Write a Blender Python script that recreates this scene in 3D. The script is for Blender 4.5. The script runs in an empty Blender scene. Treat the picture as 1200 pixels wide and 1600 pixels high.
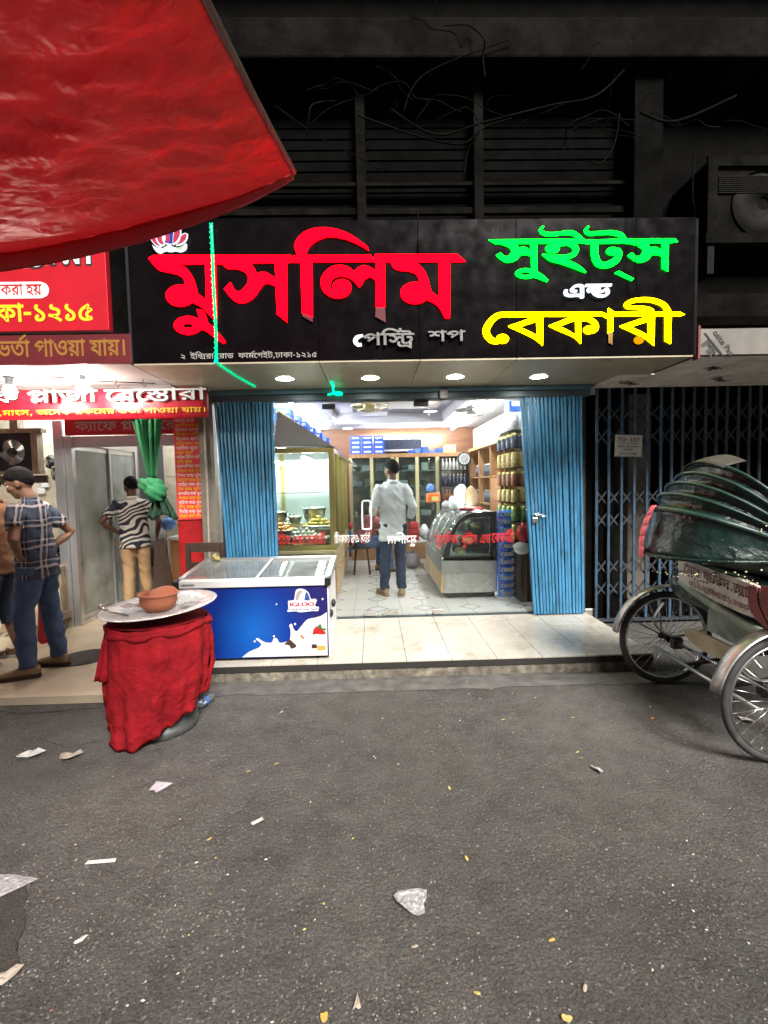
import bpy, math, random, bmesh
from mathutils import Vector, Matrix, noise
from mathutils.geometry import delaunay_2d_cdt
random.seed(7)
SC = bpy.context.scene
COL = SC.collection
# ---------------------------------------------------------------- camera
FPX, CAMH = 739.0, 1.55                      # focal length in pixels of a 1200 x 1600 frame, eye height
_yb = Vector(((583-600)/FPX, (800-757)/FPX, -1)).normalized()
_xb = Vector((1, .0215, 0)); _xb = (_xb - _yb*_xb.dot(_yb)).normalized()
_zb = _xb.cross(_yb)
RW = Matrix((_xb, _yb, _zb))                 # camera -> world
cam = bpy.data.cameras.new('camera'); camo = bpy.data.objects.new('camera', cam); COL.objects.link(camo)
cam.sensor_fit = 'HORIZONTAL'; cam.sensor_width = 36; cam.lens = FPX/1200*36
cam.clip_start = .05; cam.clip_end = 500
camo.matrix_world = Matrix.Translation((0, 0, CAMH)) @ RW.to_4x4()
SC.camera = camo
# ---------------------------------------------------------------- world, night light
wd = bpy.data.worlds.new('World'); SC.world = wd; wd.use_nodes = True
wn = wd.node_tree.nodes; wl = wd.node_tree.links
sky = wn.new('ShaderNodeTexSky'); sky.sky_type = 'NISHITA'; sky.sun_disc = False
SUN_EL, SUN_ROT = math.radians(43), math.radians(158)
sky.sun_elevation = SUN_EL; sky.sun_rotation = SUN_ROT
hs = wn.new('ShaderNodeHueSaturation'); hs.inputs['Saturation'].default_value = .35
wl.new(sky.outputs[0], hs.inputs['Color']); wl.new(hs.outputs[0], wn['Background'].inputs[0])
wn['Background'].inputs[1].default_value = .006
sl = bpy.data.lights.new('sun', 'SUN'); sl.energy = 3.0; sl.angle = math.radians(22); sl.color = (1, .955, .905)
so = bpy.data.objects.new('sun', sl); COL.objects.link(so)
so.location = (0, 0, 20)
_d = Vector((math.sin(SUN_ROT)*math.cos(SUN_EL), math.cos(SUN_ROT)*math.cos(SUN_EL), math.sin(SUN_EL)))
so.rotation_euler = _d.to_track_quat('Z', 'Y').to_euler()
vs = SC.view_settings; vs.view_transform = 'Standard'; vs.look = 'None'; vs.gamma = 1; vs.use_curve_mapping = False
vs.exposure = 1.6
cy = SC.cycles
cy.max_bounces = 4; cy.diffuse_bounces = 2; cy.glossy_bounces = 2; cy.transmission_bounces = 2; cy.transparent_max_bounces = 14
cy.caustics_reflective = False; cy.caustics_refractive = False; cy.sample_clamp_indirect = 4; cy.sample_clamp_direct = 0
cy.use_denoising = True; cy.use_adaptive_sampling = True; cy.adaptive_threshold = .03
# ---------------------------------------------------------------- placing helpers
def ray(px, py): return RW @ Vector(((px-600)/FPX, (800-py)/FPX, -1))
def at(px, py, Y):
    d = ray(px, py); return d*(Y/d.y) + Vector((0, 0, CAMH))
def atz(px, py, Z):
    d = ray(px, py); return d*((Z-CAMH)/d.z) + Vector((0, 0, CAMH))
def atx(px, py, X):
    d = ray(px, py); return d*(X/d.x) + Vector((0, 0, CAMH))
# ---------------------------------------------------------------- materials
MT = {}
def _n(nt, t, **k):
    n = nt.nodes.new(t)
    for a, b in k.items(): setattr(n, a, b)
    return n
def c4(c, k=1): return (min(c[0]*k, 1), min(c[1]*k, 1), min(c[2]*k, 1), 1)
def mat(name, col, rough=.6, metal=0, var=.0, vs=12, dirt=None, ds=3, dt=.55, bump=0, bs=60, spec=.5, coat=0, emit=None, es=0, rv=0, stretch=None, crum=0, cs=6):
    m = bpy.data.materials.new(name); m.use_nodes = True; nt = m.node_tree; b = nt.nodes['Principled BSDF']
    b.inputs['Base Color'].default_value = c4(col); b.inputs['Roughness'].default_value = rough; b.inputs['Metallic'].default_value = metal
    b.inputs['Specular IOR Level'].default_value = spec; b.inputs['Coat Weight'].default_value = coat
    if emit: b.inputs['Emission Color'].default_value = c4(emit); b.inputs['Emission Strength'].default_value = es
    L = nt.links.new
    if var or dirt or bump or rv or crum:
        tc = _n(nt, 'ShaderNodeTexCoord'); src = tc.outputs['Object']
        if stretch:
            mp = _n(nt, 'ShaderNodeMapping'); mp.inputs['Scale'].default_value = stretch; L(src, mp.inputs[0]); src = mp.outputs[0]
    out = None
    if var:
        no = _n(nt, 'ShaderNodeTexNoise'); no.inputs['Scale'].default_value = vs; no.inputs['Detail'].default_value = 6; L(src, no.inputs['Vector'])
        rp = _n(nt, 'ShaderNodeValToRGB'); rp.color_ramp.elements[0].position = .3; rp.color_ramp.elements[1].position = .7
        rp.color_ramp.elements[0].color = c4(col, 1-var); rp.color_ramp.elements[1].color = c4(col, 1+var); L(no.outputs[0], rp.inputs[0]); out = rp.outputs[0]
    if dirt:
        n2 = _n(nt, 'ShaderNodeTexNoise'); n2.inputs['Scale'].default_value = ds; n2.inputs['Detail'].default_value = 8; n2.inputs['Roughness'].default_value = .7; L(src, n2.inputs['Vector'])
        r2 = _n(nt, 'ShaderNodeValToRGB'); r2.color_ramp.elements[0].position = dt; r2.color_ramp.elements[1].position = min(dt+.18, 1); L(n2.outputs[0], r2.inputs[0])
        mx = _n(nt, 'ShaderNodeMix', data_type='RGBA'); L(r2.outputs[0], mx.inputs[0])
        if out: L(out, mx.inputs[6])
        else: mx.inputs[6].default_value = c4(col)
        mx.inputs[7].default_value = c4(dirt); out = mx.outputs[2]
    if out: L(out, b.inputs['Base Color'])
    if rv:
        n4 = _n(nt, 'ShaderNodeTexNoise'); n4.inputs['Scale'].default_value = 9; n4.inputs['Detail'].default_value = 5; L(src, n4.inputs['Vector'])
        mr = _n(nt, 'ShaderNodeMapRange'); mr.inputs[3].default_value = max(rough-rv, .02); mr.inputs[4].default_value = min(rough+rv, 1); mr.inputs[1].default_value = .3; mr.inputs[2].default_value = .7
        L(n4.outputs[0], mr.inputs[0]); L(mr.outputs[0], b.inputs['Roughness'])
    if bump:
        n3 = _n(nt, 'ShaderNodeTexNoise'); n3.inputs['Scale'].default_value = bs; n3.inputs['Detail'].default_value = 5; L(src, n3.inputs['Vector'])
        bp = _n(nt, 'ShaderNodeBump'); bp.inputs['Strength'].default_value = 1; bp.inputs['Distance'].default_value = bump; L(n3.outputs[0], bp.inputs['Height']); L(bp.outputs[0], b.inputs['Normal'])
    if crum:
        nd = _n(nt, 'ShaderNodeTexNoise'); nd.inputs['Scale'].default_value = cs*.6; nd.inputs['Detail'].default_value = 4; L(src, nd.inputs['Vector'])
        ad = _n(nt, 'ShaderNodeVectorMath', operation='MULTIPLY_ADD'); L(nd.outputs['Color'], ad.inputs[0]); ad.inputs[1].default_value = (1.6/cs,)*3; L(src, ad.inputs[2]); hh = None
        for q, w in ((1, 1), (2.7, .4), (6.5, .16)):
            vo = _n(nt, 'ShaderNodeTexVoronoi'); vo.inputs['Scale'].default_value = cs*q; L(ad.outputs[0], vo.inputs['Vector']); mm = _n(nt, 'ShaderNodeMath', operation='MULTIPLY_ADD'); L(vo.outputs['Distance'], mm.inputs[0]); mm.inputs[1].default_value = w; mm.inputs[2].default_value = 0
            if hh: L(hh, mm.inputs[2])
            hh = mm.outputs[0]
        bp = _n(nt, 'ShaderNodeBump'); bp.inputs['Distance'].default_value = crum; L(hh, bp.inputs['Height']); L(bp.outputs[0], b.inputs['Normal'])
    MT[name] = m
    return m
def emat(name, col, s):
    m = bpy.data.materials.new(name); m.use_nodes = True; nt = m.node_tree; nt.nodes.remove(nt.nodes['Principled BSDF'])
    e = _n(nt, 'ShaderNodeEmission'); e.inputs[0].default_value = c4(col); e.inputs[1].default_value = s
    nt.links.new(e.outputs[0], nt.nodes['Material Output'].inputs[0]); MT[name] = m
    if s < .3 or name in ('led_rope', 'lotus_pink', 'lotus_blue', 'lotus_edge', 'lotus_green', 'led_white', 'led_orange'): m.cycles.emission_sampling = 'NONE'
    return m
def glass(name, tint=(1, 1, 1), refl=1.0, rough=.0, haze=0, hcol=(.8, .85, .85)):
    m = bpy.data.materials.new(name); m.use_nodes = True; nt = m.node_tree; nt.nodes.remove(nt.nodes['Principled BSDF']); L = nt.links.new
    t = _n(nt, 'ShaderNodeBsdfTransparent'); t.inputs[0].default_value = c4(tint); g = _n(nt, 'ShaderNodeBsdfGlossy'); g.inputs['Roughness'].default_value = rough
    f = _n(nt, 'ShaderNodeFresnel'); f.inputs[0].default_value = 1.45; ml = _n(nt, 'ShaderNodeMath', operation='MULTIPLY'); ml.inputs[1].default_value = refl; L(f.outputs[0], ml.inputs[0])
    mx = _n(nt, 'ShaderNodeMixShader'); L(ml.outputs[0], mx.inputs[0]); L(t.outputs[0], mx.inputs[1]); L(g.outputs[0], mx.inputs[2]); o = mx.outputs[0]
    if haze:
        d = _n(nt, 'ShaderNodeBsdfDiffuse'); d.inputs[0].default_value = c4(hcol)
        tc = _n(nt, 'ShaderNodeTexCoord'); no = _n(nt, 'ShaderNodeTexNoise'); no.inputs['Scale'].default_value = 3.5; no.inputs['Detail'].default_value = 6; L(tc.outputs['Object'], no.inputs['Vector'])
        mr = _n(nt, 'ShaderNodeMapRange'); mr.inputs[1].default_value = .3; mr.inputs[2].default_value = .7; mr.inputs[3].default_value = haze*.6; mr.inputs[4].default_value = min(haze*1.4, 1); L(no.outputs[0], mr.inputs[0])
        m2 = _n(nt, 'ShaderNodeMixShader'); L(mr.outputs[0], m2.inputs[0]); L(o, m2.inputs[1]); L(d.outputs[0], m2.inputs[2]); o = m2.outputs[0]
    L(o, nt.nodes['Material Output'].inputs[0]); MT[name] = m; return m
# ---------------------------------------------------------------- mesh builder
class MB:
    def __init__(s): s.v = []; s.f = []; s.m = []; s.k = 0; s.sm = []; s.s = False
    def mk(s, k): s.k = k; return s
    def face(s, *i): s.f.append(i); s.m.append(s.k); s.sm.append(s.s)
    def add(s, vs, fs):
        o = len(s.v); s.v += [Vector(p) for p in vs]
        for f in fs: s.face(*[o+i for i in f])
    def box(s, x0, x1, y0, y1, z0, z1, M=None):
        p = [(x, y, z) for z in (z0, z1) for x, y in ((x0, y0), (x1, y0), (x1, y1), (x0, y1))]
        if M: p = [M @ Vector(q) for q in p]
        s.add(p, [(3, 2, 1, 0), (4, 5, 6, 7), (0, 1, 5, 4), (1, 2, 6, 5), (2, 3, 7, 6), (3, 0, 4, 7)]); return s
    def bar(s, a, b, w, h=None, up=(0, 0, 1)):
        a = Vector(a); b = Vector(b); t = (b-a).normalized(); u = Vector(up)
        if abs(t.dot(u)) > .98: u = Vector((0, 1, 0))
        x = t.cross(u).normalized()*w/2; y = x.cross(t).normalized()*(h or w)/2
        p = [a-x-y, a+x-y, a+x+y, a-x+y, b-x-y, b+x-y, b+x+y, b-x+y]
        s.add(p, [(3, 2, 1, 0), (4, 5, 6, 7), (0, 1, 5, 4), (1, 2, 6, 5), (2, 3, 7, 6), (3, 0, 4, 7)]); return s
    def tube(s, pts, r, n=8, closed=False, cap=True, ref=None):
        pts = [Vector(p) for p in pts]; N = len(pts); rr = r if isinstance(r, list) else [r]*N
        rings = []; a = None
        for i in range(N):
            if closed: t = (pts[(i+1) % N]-pts[i-1])
            else: t = pts[min(i+1, N-1)]-pts[max(i-1, 0)]
            t = t.normalized() if t.length > 1e-9 else Vector((0, 0, 1))
            if ref is not None: a = Vector(ref)
            elif a is None:
                a = Vector((1, 0, 0)) if abs(t.x) < .9 else Vector((0, 1, 0))
            a = (a - t*a.dot(t))
            a = a.normalized() if a.length > 1e-6 else t.orthogonal().normalized()
            b = t.cross(a); q = rr[i]; ra, rb = q if isinstance(q, (list, tuple)) else (q, q)
            rings.append([pts[i]+a*math.cos(2*math.pi*j/n)*ra+b*math.sin(2*math.pi*j/n)*rb for j in range(n)])
        o = len(s.v)
        for R in rings: s.v += R
        sv = s.s; s.s = True
        for i in range(N if closed else N-1):
            for j in range(n):
                p = o+i*n; q = o+((i+1) % N)*n
                s.face(p+j, p+(j+1) % n, q+(j+1) % n, q+j)
        s.s = sv
        if cap and not closed:
            s.face(*[o+j for j in reversed(range(n))]); s.face(*[o+(N-1)*n+j for j in range(n)])
        return s
    def lathe(s, prof, c=(0, 0, 0), n=24, M=None, cap=False):
        c = Vector(c); o = len(s.v)
        for r, z in prof:
            for j in range(n):
                p = Vector((r*math.cos(2*math.pi*j/n), r*math.sin(2*math.pi*j/n), z))
                if M: p = M @ p
                s.v.append(p+c)
        sv = s.s; s.s = True
        for i in range(len(prof)-1):
            for j in range(n): s.face(o+i*n+j, o+i*n+(j+1) % n, o+(i+1)*n+(j+1) % n, o+(i+1)*n+j)
        s.s = sv
        if cap:
            s.face(*[o+j for j in reversed(range(n))]); s.face(*[o+(len(prof)-1)*n+j for j in range(n)])
        return s
    def ell(s, c, r, n=12, k=8, M=None):
        rx, ry, rz = r if isinstance(r, (tuple, list)) else (r, r, r); pr = [(math.sin(math.pi*i/k), -math.cos(math.pi*i/k)) for i in range(k+1)]
        pr[0] = (.02, -1); pr[-1] = (.02, 1)
        D = Matrix.Diagonal((rx, ry, rz)); return s.lathe(pr, c, n, (M @ D) if M else D, cap=True)
    def grid(s, fn, nu, nv, smooth=True, thick=0):
        o = len(s.v); s.v += [Vector(fn(i/nu, j/nv)) for j in range(nv+1) for i in range(nu+1)]
        sv = s.s; s.s = smooth
        for j in range(nv):
            for i in range(nu):
                a = o+j*(nu+1)+i; s.face(a, a+1, a+nu+2, a+nu+1)
        s.s = sv; return s
    def poly(s, outer, holes, fr, front=0, depth=.01, sides=True):
        # fr = (origin, right, up, normal); 2-D polygon raised along the normal
        O, R, U, N = fr; cs = [outer]+list(holes); pv = []; pe = []
        for c in cs:
            k = len(pv); n = len(c); pv += [Vector(p[:2]) for p in c]; pe += [(k+i, k+(i+1) % n) for i in range(n)]
        vo, _, fo, *_ = delaunay_2d_cdt(pv, pe, [], 0, 1e-7)
        o = len(s.v); s.v += [O+R*p[0]+U*p[1]+N*front for p in vo]
        for t in fo:
            a, b, c = [vo[i] for i in t]; g = (a+b+c)/3
            if not inside(g, outer) or any(inside(g, h) for h in holes): continue
            if (b-a).cross(c-a) < 0: t = (t[0], t[2], t[1])
            s.face(*[o+i for i in t])
        if sides:
            for ci, c in enumerate(cs):
                A = sum(c[i-1][0]*c[i][1]-c[i][0]*c[i-1][1] for i in range(len(c)))
                q = list(c) if (A > 0) == (ci == 0) else list(reversed(c))
                o = len(s.v); m = len(q); s.v += [O+R*p[0]+U*p[1]+N*front for p in q]+[O+R*p[0]+U*p[1]+N*(front-depth) for p in q]
                for i in range(m): s.face(o+i, o+m+i, o+m+(i+1) % m, o+(i+1) % m)
        return s
def mesh_of(name, mb, mats):
    me = bpy.data.meshes.new(name); me.from_pydata([tuple(v) for v in mb.v], [], mb.f)
    for m in (mats if isinstance(mats, (list, tuple)) else [mats]): me.materials.append(MT[m] if isinstance(m, str) else m)
    me.polygons.foreach_set('material_index', mb.m); me.polygons.foreach_set('use_smooth', mb.sm); me.update(); return me
ORG = {}
def origin(o): return ORG.get(o.name, Vector((0, 0, 0))) if o else Vector((0, 0, 0))
def tag(o, label=None, cat=None, group=None, kind=None):
    if label: o['label'] = label
    if cat: o['category'] = cat
    if group: o['group'] = group
    if kind: o['kind'] = kind
    return o
def thing(name, label, cat, loc=(0, 0, 0), group=None):
    o = bpy.data.objects.new(name, None); COL.objects.link(o); o.location = loc; o.empty_display_size = .1; ORG[o.name] = Vector(loc); return tag(o, label, cat, group)
def obj(name, mb, mats, parent=None, org=None, bevel=0, seg=2, solid=0):
    """link a mesh given in world coordinates; a child keeps its thing's origin, a lone thing sits at its own base"""
    if parent: g = origin(parent)
    elif org is not None: g = Vector(org)
    else:
        xs = [v.x for v in mb.v]; ys = [v.y for v in mb.v]; zs = [v.z for v in mb.v]
        g = Vector(((min(xs)+max(xs))/2, (min(ys)+max(ys))/2, min(zs)))
    mb.v = [v-g for v in mb.v]
    o = bpy.data.objects.new(name, mesh_of(name, mb, mats)); COL.objects.link(o)
    if parent: o.parent = parent
    else: o.location = g
    ORG[o.name] = g
    if solid:
        md = o.modifiers.new('solid', 'SOLIDIFY'); md.thickness = solid; md.offset = 0
    if bevel:
        md = o.modifiers.new('bevel', 'BEVEL'); md.width = bevel; md.segments = seg; md.limit_method = 'ANGLE'; md.angle_limit = math.radians(40)
    return o
def dup(o, loc=None, rotz=None, parent=None, label=None, move=None):
    c = o.copy(); COL.objects.link(c)
    if parent: c.parent = parent
    if loc is not None: c.location = loc
    if move is not None: c.location = Vector(o.location)+Vector(move)
    if rotz is not None: c.rotation_euler = (0, 0, rotz)
    if label: c['label'] = label
    ORG[c.name] = Vector(c.location)
    for ch in list(o.children): dup(ch, parent=c)
    return c
def B(name, x0, x1, y0, y1, z0, z1, m, parent=None, bevel=0):
    return obj(name, MB().box(x0, x1, y0, y1, z0, z1), m, parent, bevel=bevel)
def bake(o):
    """evaluate the modifiers into the mesh"""
    dg = bpy.context.evaluated_depsgraph_get(); dg.update(); me = bpy.data.meshes.new_from_object(o.evaluated_get(dg)); old = o.data; o.modifiers.clear(); o.data = me; bpy.data.meshes.remove(old); return o
def nz(p, s=1, seed=0): return noise.noise(Vector(p)*s+Vector((seed*7.3, seed*3.1, seed*1.7)))
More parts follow.
